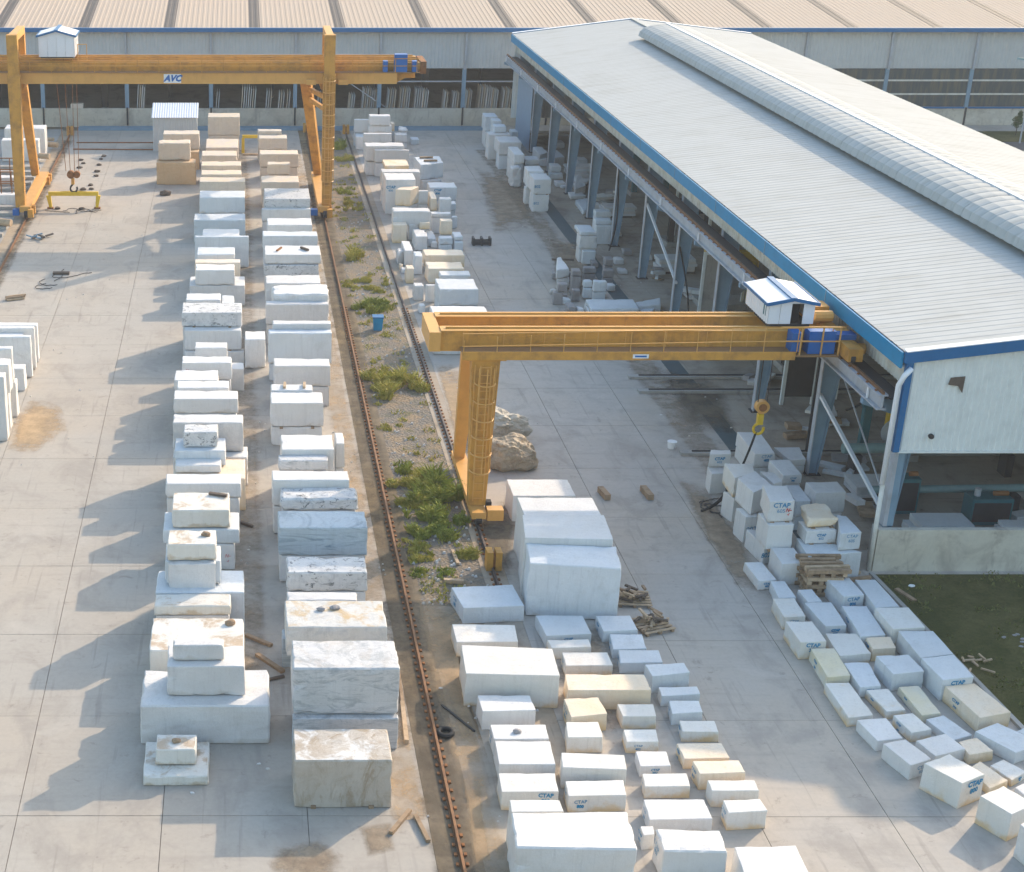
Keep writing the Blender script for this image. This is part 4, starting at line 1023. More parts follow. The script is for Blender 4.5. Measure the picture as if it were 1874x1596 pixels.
for k in ORDER:
    B = BL[k]
    o = block_mesh(B, 'marble_block' if B['mat'] not in (gr,) else 'stone_block')
    tag(o, shorten(B['label']), 'stone block', B['group'])
    for mk in B['marks']: mark(o, B, mk)
# ------------------------------------------------------------------ buildings
def ribbed(a, b, up, nrm, pitch=0.3, depth=0.03, duty=0.35):
    """corrugated sheet: base edge a->b, height vector up, ribs raised along nrm"""
    a, b, up, nrm = Vector(a), Vector(b), Vector(up), Vector(nrm)
    mb = MB(); L = (b - a).length; d = (b - a).normalized()
    n = max(1, round(L / pitch)); p = L / n
    prof = []
    for i in range(n):
        s = i * p
        for f, h in ((0, 0), (0.5 - duty / 2 - .08, 0), (0.5 - duty / 2, 1), (0.5 + duty / 2, 1), (0.5 + duty / 2 + .08, 0)):
            prof.append((s + f * p, h * depth))
    prof.append((L, 0))
    pts = [a + d * s + nrm * h for s, h in prof]
    N = len(pts)
    mb.poly(pts + [q + up for q in pts], [(i, i + 1, N + i + 1, N + i) for i in range(N - 1)])
    return mb
WY = 139.2
far = thing('far_workshop', 'long far workshop with cream ribbed roof, brown skylight strips and dark open front', 'building', (5, WY, 0))
XS = [5.1 + 7.47 * k for k in range(-7, 13)]
ez, ey = 8.45, 138.75
for i, x in enumerate(XS[:-1]):
    x1 = XS[i + 1]
    sk = x + 3.35
    for k, (xa, xb, m) in enumerate(((x, sk, 'roof_cream'), (sk, sk + .98, 'skylight_brown'), (sk + .98, x1, 'roof_cream'))):
        ribbed((xa, ey, ez), (xb, ey, ez), (0, 26, 2.6), (0, 0, 1), 0.42, 0.02).build('skylight_strip' if m[0] == 's' else 'roof_sheet', m, far)
    ribbed((x + .02, WY, 4.96), (x1 - .02, WY, 4.96), (0, 0, 3.3), (0, -1, 0), 0.32, 0.03).build('wall_panel', 'cladding_grey', far)
    MB().box(x + .08, x1 - .08, WY - .12, WY + .12, -.2, 1.46).build('low_wall', 'wall_render', far)
    c = MB().box(x - .09, x + .09, WY - .32, WY - .06, 4.9, 8.1).build('downpipe', 'steel_pale', far)
    MB().box(x - .17, x + .17, WY - .10, WY + .25, 1.47, 4.95).build('column', 'steel_blue', far)
    MB().box(x - .07, x + .07, WY - .20, WY - .04, 0, 1.55).build('column_foot', 'steel_dark', far)
MB().box(XS[0], XS[-1], ey - .25, ey + .02, 8.16, 8.52).build('eave_trim', 'trim_deep_blue', far)
ribbed((XS[0], ey + 52, ez), (XS[-1], ey + 52, ez), (0, -26, 2.6), (0, 0, 1), 1.5, 0.05).build('rear_roof', 'roof_cream', far)
MB().box(XS[0], XS[-1], ey + 51, ey + 51.3, -.2, 8.4).build('rear_wall', 'cladding_grey', far)
MB().box(XS[0] - .2, XS[0], WY, ey + 52, -.2, 8.4).build('side_wall', 'cladding_grey', far)
MB().box(XS[-1], XS[-1] + .2, WY, ey + 52, -.2, 8.4).build('side_wall', 'cladding_grey', far)
MB().box(XS[0], XS[-1], WY + .3, ey + 51, -.2, -.03).build('floor', 'grey_concrete', far)
for i in range(8, 11):
    MB().box(XS[i] + .2, XS[i + 1] - .2, WY + .05, WY + .09, 3.75, 3.87).build('girt', 'steel_pale', far)
for i in range(12, 17):
    x0, x1 = XS[i], XS[i + 1]
    MB().box(x0 + .2, x1 - .2, WY - .02, WY + .02, 1.5, 4.94).build('window_sheet', 'window_sheet', far)
    for zz in (2.65, 3.85):
        MB().box(x0 + .2, x1 - .2, WY - .10, WY - .03, zz, zz + .14).build('window_rail', 'cladding_stained', far)
    MB().box(x0 + .2, x1 - .2, WY - .22, WY - .03, 1.47, 1.60).build('sill', 'trim_deep_blue', far)
mb_ = MB()
for k in range(14):
    mb_.box(XS[0] + k * 10.1, XS[0] + k * 10.1 + .25, WY + 14, WY + 14.25, 0, 9)
    mb_.box(XS[0] + k * 10.1 + 4, XS[0] + k * 10.1 + 4.6, WY + 9, WY + 9.3, 0, 6)
tag(mb_.build('inner_frame', 'steel_dark', far), kind='stuff')
MB().beam((8.0, WY + .3, 4.9), (13.2, WY + .3, 1.5), .07).build('brace', 'steel_pale', far)

# stone slabs leaning on racks behind the far low wall
mats = ['cladding_white', 'stone_cream', 'marble_greyish', 'marble_cream', 'marble_white', 'marble_bluish']
rk = [(255, 170, 3), (262, 174, 2), (400, 182, 2), (447, 172, 4), (463, 176, 3), (492, 180, 3), (515, 184, 3), (530, 182, 2), (587, 186, 2), (645, 188, 3), (670, 176, 4), (686, 180, 3), (716, 178, 4), (738, 176, 5),
      (766, 176, 4), (780, 180, 3), (820, 182, 2), (836, 184, 3), (860, 180, 3), (884, 172, 4), (897, 174, 3), (908, 178, 3), (928, 177, 4)]
for k, (x, y, n) in enumerate(rk):
    p = W(x, 197, 1.46); zt = 2.0 + (197 - y) * 0.045
    pos = 'between column %s' % ('' )
    mm = mats[(k * 7 + 3) % 6]
    r = thing('slab_rack', '%s slabs on the %s rack from the left inside the far workshop' % ({'cladding_white': 'white', 'stone_cream': 'brownish', 'marble_greyish': 'grey', 'marble_cream': 'cream', 'marble_white': 'whitish', 'marble_bluish': 'bluish'}[mm], 'first second third fourth fifth sixth seventh eighth ninth tenth eleventh twelfth thirteenth fourteenth fifteenth sixteenth seventeenth eighteenth nineteenth twentieth twenty-first twenty-second twenty-third'.split()[k]), 'stone slabs', (p.x, WY + 2.2, 0), 'slab racks inside the far workshop')
    MB().box(p.x - .5, p.x + .5, WY + 1.8, WY + 2.8, -.03, .15).build('rack_base', 'steel_dark', r)
    for j in range(n):
        xx = p.x - .35 + j * .2
        MB().frustum([(xx, WY + 1.3, .15), (xx + .06, WY + 1.3, .15), (xx + .06, WY + 3.2, .15), (xx, WY + 3.2, .15)],
                     [(xx + .2, WY + 1.35, zt), (xx + .26, WY + 1.35, zt), (xx + .26, WY + 3.1, zt), (xx + .2, WY + 3.1, zt)]).build('slab', mm if j % 2 else mats[(k + j) % 6], r)
p = W(141, 198, 1.46)
tag(MB().box(p.x - .55, p.x + .55, WY - .1, WY + .6, 1.47, 1.85).build('cream_crate', 'stone_cream'), 'cream coloured crate resting on the far low wall behind the hoist ropes', 'crate')

# ---- near workshop
EX, RX, RE = 23.3, 33.45, 43.6
Y0, Y1 = 51.35, 134.8
def roofz(x): return 8.5 + 0.12 * ((x - EX) if x < RX else (RE - x))
nw = thing('near_workshop', 'near open-sided workshop with grey ribbed roof, curved ridge vent and blue trim', 'building', (RX, 93, 0))
YB = [Y0 + (Y1 - Y0) * k / 11 for k in range(12)]
for k in range(11):
    a, b = YB[k], YB[k + 1]
    up = Vector((RX - EX, 0, roofz(RX) - 8.5))
    ribbed((EX, a, 8.5), (EX, b, 8.5), up, (0, 0, 1), 0.46, 0.013, .2).build('roof_sheet', 'roof_grey', nw)
    up2 = Vector((RX - RE, 0, roofz(RX) - 8.5))
    ribbed((RE, b, 8.5), (RE, a, 8.5), up2, (0, 0, 1), 0.46, 0.013, .2).build('roof_sheet', 'roof_grey', nw)
    MB().box(EX - .10, EX - .081, b - .06, b, 7.86, 8.49).build('gutter_joint', 'steel_blue', nw)
    # gutter fascia
    MB().box(EX - .08, EX, a + .01, b - .01, 7.88, 8.47).build('gutter', 'trim_blue', nw)
    ribbed((EX + .55, b - .01, 6.95), (EX + .55, a + .01, 6.95), (0, 0, 1.0), (-1, 0, 0), 0.3, 0.03).build('upper_panel', 'cladding_stained', nw)
    ribbed((RE - .3, a, 1.4), (RE - .3, b, 1.4), (0, 0, 7.0), (1, 0, 0), 0.3, 0.03).build('right_wall_panel', 'cladding_white', nw)
    MB().box(RE - .4, RE - .2, a, b, -.2, 1.4).build('right_low_wall', 'wall_render', nw)
MB().box(EX + .02, EX + .5, Y0 + .1, Y1, 7.9, 7.98).build('gutter_floor', 'steel_pale', nw)
# ridge vent: ribbed arc
YV1 = 124.2
for k in range(10):
    a, b = Y0 + (YV1 - Y0) * k / 10 + .01, Y0 + (YV1 - Y0) * (k + 1) / 10 - .01
    mb_ = MB(); n = 9; NA = 11
    prof = []
    for i in range(n):
        s = a + (b - a) * i / n
        q = (b - a) / n
        prof += [(s, -.03), (s + q * .12, .01), (s + q * .35, .035), (s + q * .65, .035), (s + q * .88, .01)]
    prof.append((b, -.03))
    base = []
    for (yy, h) in prof:
        for j in range(NA):
            t_ = math.pi * (1 - j / (NA - 1))
            rx, rz = 2.15 + h * .6, 0.92 + h * .6
            base.append((RX + math.cos(t_) * rx, yy, 9.75 + math.sin(t_) ** 0.8 * rz if 0 < j < NA - 1 else 9.75))
    mb_.poly(base, [(i * NA + j, i * NA + j + 1, (i + 1) * NA + j + 1, (i + 1) * NA + j) for i in range(len(prof) - 1) for j in range(NA - 1)])
    mb_.build('ridge_vent', 'roof_grey', nw)
    MB().box(RX - .12, RX + .12, a, b, 10.66, 10.73).build('vent_cap', 'cabin_white', nw)
MB().box(RX - 1.35, RX - 1.25, Y0 + .2, YV1 - .2, 9.3, 10.0).build('vent_curb', 'steel_dark', nw)
MB().box(RX + 1.25, RX + 1.35, Y0 + .2, YV1 - .2, 9.3, 10.0).build('vent_curb', 'steel_dark', nw)
MB().box(RX - .25, RX + .25, YV1, Y1, 9.74, 9.80).build('ridge_cap', 'roof_grey', nw)
for yy in (Y0 + .03, YV1 - .03):
    mb_ = MB(); pts = [(RX + math.cos(math.pi * (1 - j / 10)) * 2.12, yy, 9.75 + max(0, math.sin(math.pi * j / 10)) ** .8 * .89) for j in range(11)]
    mb_.poly(pts + [(x_, y_ + .02, z_) for x_, y_, z_ in pts], [tuple(range(11)), tuple(reversed(range(11, 22)))] + [(i, 11 + i, 12 + i, i + 1) for i in range(10)])
    mb_.build('vent_end', 'steel_blue', nw)
# gable walls
for gy_, zb_, ny, mname in ((Y0, 4.76, -1, 'cladding_white'), (Y1, 1.4, 1, 'cladding_white')):
    n = 22
    for i in range(n):
        xa = EX + .3 + (RE - EX - .6) * i / n; xb = EX + .3 + (RE - EX - .6) * (i + 1) / n
        mb_ = MB(); m_ = 4; pr = []
        for j in range(m_):
            s = xa + (xb - xa) * j / m_; q = (xb - xa) / m_
            pr += [(s, 0), (s + q * .5, 0), (s + q * .6, .03), (s + q * .9, .03)]
        pr.append((xb, 0))
        N = len(pr)
        low = [(x_, gy_ + ny * h_, zb_) for x_, h_ in pr]
        hig = [(x_, gy_ + ny * h_, roofz(x_) - .06) for x_, h_ in pr]
        mb_.poly(low + hig, [(j, j + 1, N + j + 1, N + j) for j in range(N - 1)])
        mb_.build('gable_panel', mname, nw)
    for s in (0, 1):
        xa, xb = (EX, RX) if s == 0 else (RX, RE)
        yy = gy_ + ny * .12
        d_w = .09
        mb_ = MB(); mb_.frustum([(xa, yy - d_w, roofz(xa) - .38), (xb, yy - d_w, roofz(xb) - .38), (xb, yy + d_w, roofz(xb) - .38), (xa, yy + d_w, roofz(xa) - .38)],
                                [(xa, yy - d_w, roofz(xa) + .03), (xb, yy - d_w, roofz(xb) + .03), (xb, yy + d_w, roofz(xb) + .03), (xa, yy + d_w, roofz(xa) + .03)])
        mb_.build('gable_trim', 'trim_deep_blue', nw)
        mb_ = MB(); mb_.frustum([(xa, yy - .1, roofz(xa) + .035), (xb, yy - .1, roofz(xb) + .035), (xb, yy + .2, roofz(xb) + .05), (xa, yy + .2, roofz(xa) + .05)],
                                [(xa, yy - .1, roofz(xa) + .07), (xb, yy - .1, roofz(xb) + .07), (xb, yy + .2, roofz(xb) + .08), (xa, yy + .2, roofz(xa) + .08)])
        mb_.build('roof_flashing', 'cabin_white', nw)
MB().box(EX + .12, EX + .34, Y0 - .12, Y0 + .1, 4.74, 8.15).build('corner_trim', 'trim_deep_blue', nw)
MB().box(EX + .35, RE - .3, Y0 - .05, Y0 - .0, 4.68, 4.755).build('bottom_trim', 'cladding_white', nw)
MB().box(EX + .1, RE - .3, Y0 - .12, Y0 + .12, -.2, 1.67).build('gable_low_wall', 'wall_render', nw)
MB().box(EX + .1, EX + .34, Y0 + .14, Y0 + .5, -.2, 1.66).build('corner_pier', 'grey_concrete', nw)
MB().tube([(EX + .25, Y0 - .2, 7.95), (EX + .02, Y0 - .25, 7.7), (EX - .06, Y0 - .1, 7.3), (EX - .06, Y0 - .1, 3.5)], .10, 10).build('downpipe', 'cabin_white', nw, smooth=True)
MB().tube([(EX - .02, Y0 - .06, 3.5), (EX + .0, Y0 - .06, 0.0)], .085, 8).build('downpipe_lower', 'cladding_stained', nw, smooth=True)
MB().box(EX + .5, EX + .75, Y0 + .25, Y0 + .5, 1.67, 8.2).build('corner_column', 'steel_blue', nw)
MB().box(EX + .36, EX + .50, Y0 + .2, Y0 + .55, 1.67, 8.2).build('corner_column_flange', 'steel_pale', nw)
# broken flap in the gable cladding
px_, pz_ = W(1718, 703, 7.4).x, 0
mb_ = MB(); mb_.poly([(25.05, Y0 - .06, 7.55), (25.55, Y0 - .06, 7.6), (25.52, Y0 - .10, 7.0), (25.35, Y0 - .10, 7.25), (25.0, Y0 - .10, 7.3)] + [(25.05, Y0 - .03, 7.55), (25.55, Y0 - .03, 7.6), (25.52, Y0 - .03, 7.0), (25.35, Y0 - .03, 7.25), (25.0, Y0 - .03, 7.3)],
                 [(4, 3, 2, 1, 0), (0, 1, 6, 5), (1, 2, 7, 6), (2, 3, 8, 7), (3, 4, 9, 8), (4, 0, 5, 9)])
mb_.build('broken_flap', 'wood_dark', nw)
MB().tube([(24.7, Y0 - .02, 5.35), (24.7, Y0 - .16, 5.35)], .09, 8).build('vent_hole', 'steel_dark', nw)
# columns, brackets, runway beam
CYK = [52.9 + 7.42 * k for k in range(12)]
for k, cy in enumerate(CYK):
    if k == 0: pass
    c = MB()
    c.frustum([(24.10, cy - .02, 0), (24.42, cy - .02, 0), (24.42, cy + .02, 0), (24.10, cy + .02, 0)], [(24.10, cy - .02, 7.9), (25.05, cy - .02, 7.9), (25.05, cy + .02, 7.9), (24.10, cy + .02, 7.9)])
    col_ = c.build('column', 'steel_blue', nw)
    MB().box(24.05, 24.095, cy - .16, cy + .16, 0, 7.9).build('flange', 'steel_pale', col_)  # lit left edge painted in: paler colour than the blue web
    fl = MB(); fl.frustum([(24.425, cy - .16, 0), (24.46, cy - .16, 0), (24.46, cy + .16, 0), (24.425, cy + .16, 0)], [(25.055, cy - .16, 7.9), (25.09, cy - .16, 7.9), (25.09, cy + .16, 7.9), (25.055, cy + .16, 7.9)])
    fl.build('flange', 'steel_blue', col_)
    MB().box(23.95, 24.6, cy - .25, cy + .25, -.01, .03).build('base_plate', 'steel_dark', col_)
    br = MB(); br.frustum([(22.72, cy - .11, 6.0), (24.04, cy - .11, 5.55), (24.04, cy + .11, 5.55), (22.72, cy + .11, 6.0)], [(22.72, cy - .11, 6.19), (24.04, cy - .11, 6.19), (24.04, cy + .11, 6.19), (22.72, cy + .11, 6.19)])
    br.build('bracket', 'steel_blue', nw)
    MB().box(22.80, 22.86, cy - .2, cy - .12, 6.2, 6.78).build('stiffener', 'cabin_white', nw)
    # rafters
    for s in (0, 1):
        xa, xb = (24.1, RX) if s == 0 else (RX, RE - .5)
        MB().frustum([(xa, cy - .1, roofz(xa) - .75 if s == 0 else roofz(xa) - .45), (xb, cy - .1, roofz(xb) - .45 if s == 0 else roofz(xb) - .75), (xb, cy + .1, roofz(xb) - .45 if s == 0 else roofz(xb) - .75), (xa, cy + .1, roofz(xa) - .75 if s == 0 else roofz(xa) - .45)],
                     [(xa, cy - .1, roofz(xa) - .08), (xb, cy - .1, roofz(xb) - .08), (xb, cy + .1, roofz(xb) - .08), (xa, cy + .1, roofz(xa) - .08)]).build('rafter', 'steel_blue', nw)
    MB().box(42.4, 42.9, cy - .12, cy + .12, 0, 8.0).build('right_column', 'steel_blue', nw)
    if k < 11:
        c2 = CYK[k + 1]
        a = Y0 + .3 if k == 0 else cy + .01
        rb = MB().box(22.76, 23.12, a, c2 - .01, 6.72, 6.78).box(22.90, 22.98, a, c2 - .01, 6.27, 6.715).box(22.76, 23.12, a, c2 - .01, 6.2, 6.265)
        rbo = rb.build('runway_beam', 'steel_pale', nw)
        MB().box(22.90, 22.98, a, c2 - .01, 6.785, 6.89).build('crane_rail', 'rail_rust', rbo)
        bo = MB()
        for q in range(10):
            yy = a + (c2 - a) * (q + .5) / 10
            bo.box(22.80, 22.87, yy - .05, yy + .05, 6.785, 6.83).box(23.01, 23.08, yy - .05, yy + .05, 6.785, 6.83)
        tag(bo.build('rail_clips', 'rust', rbo), kind='stuff')
        MB().box(23.2, 23.8, a, c2 - .01, 6.6, 6.64).build('walkway', 'steel_dark', nw)
# bracing between columns
MB().beam((24.15, CYK[5] + .2, 4.6), (24.15, CYK[4] - .2, 1.9), .12).build('brace', 'cabin_white', nw)
MB().beam((24.15, CYK[1] + .1, 3.6), (24.15, CYK[0] - .8, 1.5), .13).build('brace', 'cabin_white', nw)
MB().beam((24.3, CYK[0] + .2, 2.0), (24.3, CYK[1] - .2, 5.8), .05).build('brace', 'steel_pale', nw)
MB().beam((24.25, CYK[0] + .2, 6.0), (24.25, CYK[1] - .2, 5.6), .05).build('brace', 'steel_pale', nw)
# end bay on the far side is clad
ribbed((24.0, CYK[11] - .2, 0), (24.0, CYK[10] + .4, 0), (0, 0, 6.0), (-1, 0, 0), .3, .03).build('end_panel', 'cladding_blue', nw)
# inner white posts
for k, (x, y) in enumerate(((1122, 430), (1352, 650), (1425, 660), (1262, 560))):
    pass
for k in range(1, 9):
    cy = CYK[k] + 1.5
    MB().box(28.4, 28.55, cy, cy + .15, 0, 6.2).build('inner_post', 'cladding_white', nw)
ib = MB()
for k in range(12):
    ib.box(24.4, 42.6, CYK[k] + 3.0, CYK[k] + 3.12, 7.2, 7.35)
tag(ib.build('purlins', 'steel_dark', nw), kind='stuff')

# ---- street lamp, young tree and verge beyond the workshop
lb0 = W(1866, 262, 0)
lm = thing('street_lamp', 'slim grey street lamp on the verge behind the near workshop', 'street lamp', lb0)
MB().tube([lb0, lb0 + Vector((0, 0, 6.3))], .07, 8, r2=.05).build('pole', 'steel_pale', lm)
hx = lb0 + Vector((0, 0, 6.3))
MB().tube([hx, hx + Vector((-.3, 0, .4)), hx + Vector((-.8, 0, .62))], .04, 6).build('arm', 'steel_pale', lm)
MB().frustum([hx + Vector(v) for v in ((-1.5, -.12, .66), (-.75, -.12, .55), (-.75, .12, .55), (-1.5, .12, .66))], [hx + Vector(v) for v in ((-1.4, -.08, .80), (-.8, -.08, .72), (-.8, .08, .72), (-1.4, .08, .80))]).build('lamp_head', 'pipe_teal', lm)

def foliage(mb, center, rad, n, size, flat=1.0, rnd=random):
    for _ in range(n):
        while True:
            v = Vector((rnd.uniform(-1, 1), rnd.uniform(-1, 1), rnd.uniform(-1, 1)))
            if v.length <= 1: break
        v = v * (0.55 + 0.45 * rnd.random()) if v.length > .3 else v
        p = Vector(center) + Vector((v.x * rad[0], v.y * rad[1], v.z * rad[2]))
        if noise.noise(p * 2.2) < -0.22: continue
        a = Vector((rnd.uniform(-1, 1), rnd.uniform(-1, 1), rnd.uniform(-.6, .6))).normalized()
        b = a.cross(Vector((rnd.uniform(-1, 1), rnd.uniform(-1, 1), rnd.uniform(-1, 1)))).normalized()
        s = size * rnd.uniform(.6, 1.3)
        mb.poly([p - a * s, p + b * s * .45, p + a * s, p - b * s * .45], [(0, 1, 2, 3)])
def blades(mb, c, r, n, hmin, hmax, spread=.5, rnd=random):
    for _ in range(n):
        an = rnd.uniform(0, 2 * math.pi); rr = r * math.sqrt(rnd.random())
        p = Vector((c[0] + math.cos(an) * rr, c[1] + math.sin(an) * rr * 1.0, c[2]))
        if noise.noise(p * 1.5) < -.25: continue
        h = rnd.uniform(hmin, hmax) * (1.15 - .6 * rr / r)
        l = Vector((rnd.uniform(-1, 1), rnd.uniform(-1, 1), 0)) * spread * h
        w_ = Vector((rnd.uniform(-1, 1), rnd.uniform(-1, 1), 0)).normalized() * (.018 + .02 * rnd.random())
        m = p + Vector((l.x * .4, l.y * .4, h * .65)); t_ = p + Vector((l.x, l.y, h))
        mb.poly([p - w_, p + w_, m + w_ * .8, t_, m - w_ * .8], [(0, 1, 2, 3, 4)])
tb = W(1797, 222, 0); tb.y = 134.3
tr = thing('young_tree', 'small young tree growing against the far workshop wall at the right', 'tree', tb)
MB().tube([tb, tb + Vector((.02, 0, .7)), tb + Vector((.05, 0, 1.6))], .05, 6, r2=.02).build('trunk', 'wood_dark', tr)
m1 = MB(); foliage(m1, tb + Vector((0, 0, 1.15)), (.55, .55, .7), 900, .09)
foliage(m1, tb + Vector((.1, 0, 1.8)), (.25, .25, .45), 250, .08)
m1.build('crown', 'leaf_dark', tr)
fp = W(1872, 205, 0); fp.y = 134.2; fp.x = 73.6
tr = thing('bush', 'green bush cut off by the right edge behind the lamp pole', 'bush', fp)
m1 = MB(); foliage(m1, fp + Vector((0, 0, .7)), (.6, .5, .7), 700, .1); m1.build('leaves', 'leaf_dark', tr)

# ---- small shed
s0, s1 = W(240 + 160 / 3.904, 150 + 495 / 3.904, 0), W(240 + 470 / 3.904, 150 + 495 / 3.904, 0)
sx0, sx1, sy = s0.x, s1.x, s0.y
sh = thing('small_shed', 'small white corrugated shed with a ribbed roof behind the tan blocks', 'shed', ((sx0 + sx1) / 2, sy + 1.2, 0))
ribbed((sx0, sy, 0), (sx1, sy, 0), (0, 0, 2.75), (0, -1, 0), .2, .02).build('front_wall', 'cladding_grey', sh)
ribbed((sx0, sy + 2.4, 0), (sx0, sy, 0), (0, 0, 2.75), (-1, 0, 0), .2, .02).build('side_wall', 'cladding_white', sh)
ribbed((sx1, sy, 0), (sx1, sy + 2.4, 0), (0, 0, 2.75), (1, 0, 0), .2, .02).build('side_wall', 'cladding_white', sh)
MB().box(sx0, sx1, sy + 2.4, sy + 2.45, 0, 3.3).build('back_wall', 'cladding_grey', sh)
ribbed((sx0 - .12, sy - .15, 2.76), (sx1 + .12, sy - .15, 2.76), (0, 2.7, .75), (0, 0, 1), .2, .03).build('roof', 'cabin_white', sh)

# ------------------------------------------------------------------ rails
def rail(x, ya, yb, mat, label, cl_mat='rust', bump_end=()):
    r = thing('crane_rail_track', label, 'rail', (x, (ya + yb) / 2, 0))
    MB().box(x - .035, x + .035, ya, yb, .09, .15).box(x - .012, x + .012, ya, yb, .03, .09).box(x - .07, x + .07, ya, yb, .006, .03).build('rail', mat, r)
    c = MB(); y = ya + .2
    while y < min(yb, 84):
        for s in (-1, 1):
            c.box(x + s * .13 - .04, x + s * .13 + .04, y, y + .12, .008, .06)
        y += .42
    tag(c.build('rail_clips', cl_mat, r), kind='stuff')
    return r
rail(-14.5, 60, 134.0, 'rail_rust', 'rusty crane rail along the left side of the yard')
rail(5.98, 14, 135.4, 'rail_rust', 'long orange-rusted crane rail between the middle row and the weeds')
rail(9.4, 49.4, 134.6, 'rail_dark', 'dark crane rail between the weeds and the right-hand blocks')
def stopper(x, y, label):
    r = thing('rail_stopper', label, 'rail buffer', (x, y, 0), 'orange buffers at the rail ends')
    MB().box(x - .28, x - .05, y - .25, y + .25, 0, .75).build('side_plate', 'crane_orange', r)
    MB().box(x + .05, x + .28, y - .25, y + .25, 0, .75).build('side_plate', 'crane_orange', r)
    MB().box(x - .05, x + .05, y - .2, y + .2, .15, .6).build('web', 'rust', r)
stopper(9.45, W(888, 1040, 0).y, 'orange rail buffer at the near end of the dark rail')
stopper(-14.5, 134.4, 'orange rail buffer at the far end of the left rail')
stopper(5.98, 135.7, 'orange rail buffer at the far end of the middle rail')
stopper(9.4, 135.0, 'orange rail buffer at the far end of the dark rail')

# ------------------------------------------------------------------ gantry cranes
def hoist_house(root_name, label, x0, x1, y0, y1, z0, wall_h, rise, door=None):
    r = thing(root_name, label, 'crane trolley', ((x0 + x1) / 2, (y0 + y1) / 2, z0))
    xm = (x0 + x1) / 2
    n = 4
    for i in range(n):
        a, b = x0 + (x1 - x0) * i / n + .008, x0 + (x1 - x0) * (i + 1) / n - .008
        if door == i: continue
        MB().box(a, b, y0, y0 + .04, z0, z0 + wall_h).build('front_panel', 'cabin_white', r)
    if door is not None:
        a = x0 + (x1 - x0) * door / n
        MB().box(a + .02, a + (x1 - x0) / n - .02, y0 + .35, y0 + .38, z0, z0 + wall_h).build('door_recess', 'dark_interior', r)
    ribbed((x0, y1, z0), (x0, y0 + .02, z0), (0, 0, wall_h), (-1, 0, 0), .25, .02).build('side_wall', 'cabin_white', r)
    ribbed((x1, y0 + .02, z0), (x1, y1, z0), (0, 0, wall_h), (1, 0, 0), .25, .02).build('side_wall', 'cabin_white', r)
    MB().box(x0, x1, y1, y1 + .04, z0, z0 + wall_h).build('back_wall', 'cabin_white', r)
    g = MB(); g.poly([(x0, y0 + .01, z0 + wall_h), (x1, y0 + .01, z0 + wall_h), (xm, y0 + .01, z0 + wall_h + rise), (x0, y0 + .05, z0 + wall_h), (x1, y0 + .05, z0 + wall_h), (xm, y0 + .05, z0 + wall_h + rise)], [(0, 1, 2), (5, 4, 3)])
    g.build('gable', 'cabin_white', r)
    e = .12
    for s in (-1, 1):
        xe = x0 - e if s < 0 else x1 + e
        zt_ = z0 + wall_h + rise + .02; ze = z0 + wall_h - .02
        rf = MB(); rf.frustum([(min(xe, xm), y0 - e, ze if s < 0 else zt_), (max(xe, xm), y0 - e, zt_ if s < 0 else ze), (max(xe, xm), y1 + e, zt_ if s < 0 else ze), (min(xe, xm), y1 + e, ze if s < 0 else zt_)],
                              [(min(xe, xm), y0 - e, (ze if s < 0 else zt_) + .05), (max(xe, xm), y0 - e, (zt_ if s < 0 else ze) + .05), (max(xe, xm), y1 + e, (zt_ if s < 0 else ze) + .05), (min(xe, xm), y1 + e, (ze if s < 0 else zt_) + .05)])
        rf.build('roof_panel', 'cabin_white', r)
        MB().beam((xe, y0 - e - .02, ze + .03), (xm, y0 - e - .02, zt_ + .03), .05, .13).build('verge_trim', 'trim_deep_blue', r)
        MB().beam((xe, y0 - e, ze + .02), (xe, y1 + e, ze + .02), .05, .12).build('eave_trim', 'trim_deep_blue', r)
    MB().box(xm - .12, xm + .12, y0 - e, y1 + e, z0 + wall_h + rise + .06, z0 + wall_h + rise + .11).build('ridge_cap', 'trim_deep_blue', r)
    MB().box(x0 + .1, x1 - .1, y0 + .1, y1 - .1, z0 - .18, z0 - .01).build('trolley_frame', 'steel_dark', r)
    return r
# far gantry crane
fc = thing('gantry_crane', 'far full-span orange gantry crane with legs rising above its twin girders', 'gantry crane', (-4.4, 107, 0))
LX, RXc = -14.95, 6.12
YF = 105.2
MB().box(-24, 10.7, YF + 1.0, YF + 1.55, 8.98, 10.32).build('girder', 'crane_orange', fc)
MB().box(-24, 12.2, YF + 3.0, YF + 3.6, 9.0, 10.42).build('girder', 'crane_orange', fc)
tp = MB(); tp.frustum([(10.71, YF + 1.0, 8.98), (12.3, YF + 1.0, 9.85), (12.3, YF + 1.55, 9.85), (10.71, YF + 1.55, 8.98)], [(10.71, YF + 1.0, 10.32), (12.3, YF + 1.0, 10.32), (12.3, YF + 1.55, 10.32), (10.71, YF + 1.55, 10.32)])
tp.build('girder_tip', 'crane_orange', fc)
MB().box(-24, 10.7, YF + .42, YF + .98, 9.0, 9.72).build('walkway_beam', 'crane_bright', fc)
MB().box(-24, 12.2, YF + .3, YF + .99, 9.73, 9.78).build('walkway', 'walkway_brown', fc)
for i, (zz, nm) in enumerate(((10.2, 'handrail'), (10.68, 'handrail'))):
    MB().beam((-24, YF + .34, zz), (12.2, YF + .34, zz), .045).build(nm, 'crane_orange', fc)
ps = MB()
for k in range(26): ps.beam((-24 + k * 1.44, YF + .34, 9.78), (-24 + k * 1.44, YF + .34, 10.68), .045)
tag(ps.build('handrail_posts', 'crane_orange', fc), kind='stuff')
MB().box(-24, 12.0, YF + 1.24, YF + 1.32, 10.33, 10.42).build('trolley_rail', 'crane_bright', fc)
MB().box(-24, 12.0, YF + 3.26, YF + 3.34, 10.43, 10.52).build('trolley_rail', 'crane_bright', fc)
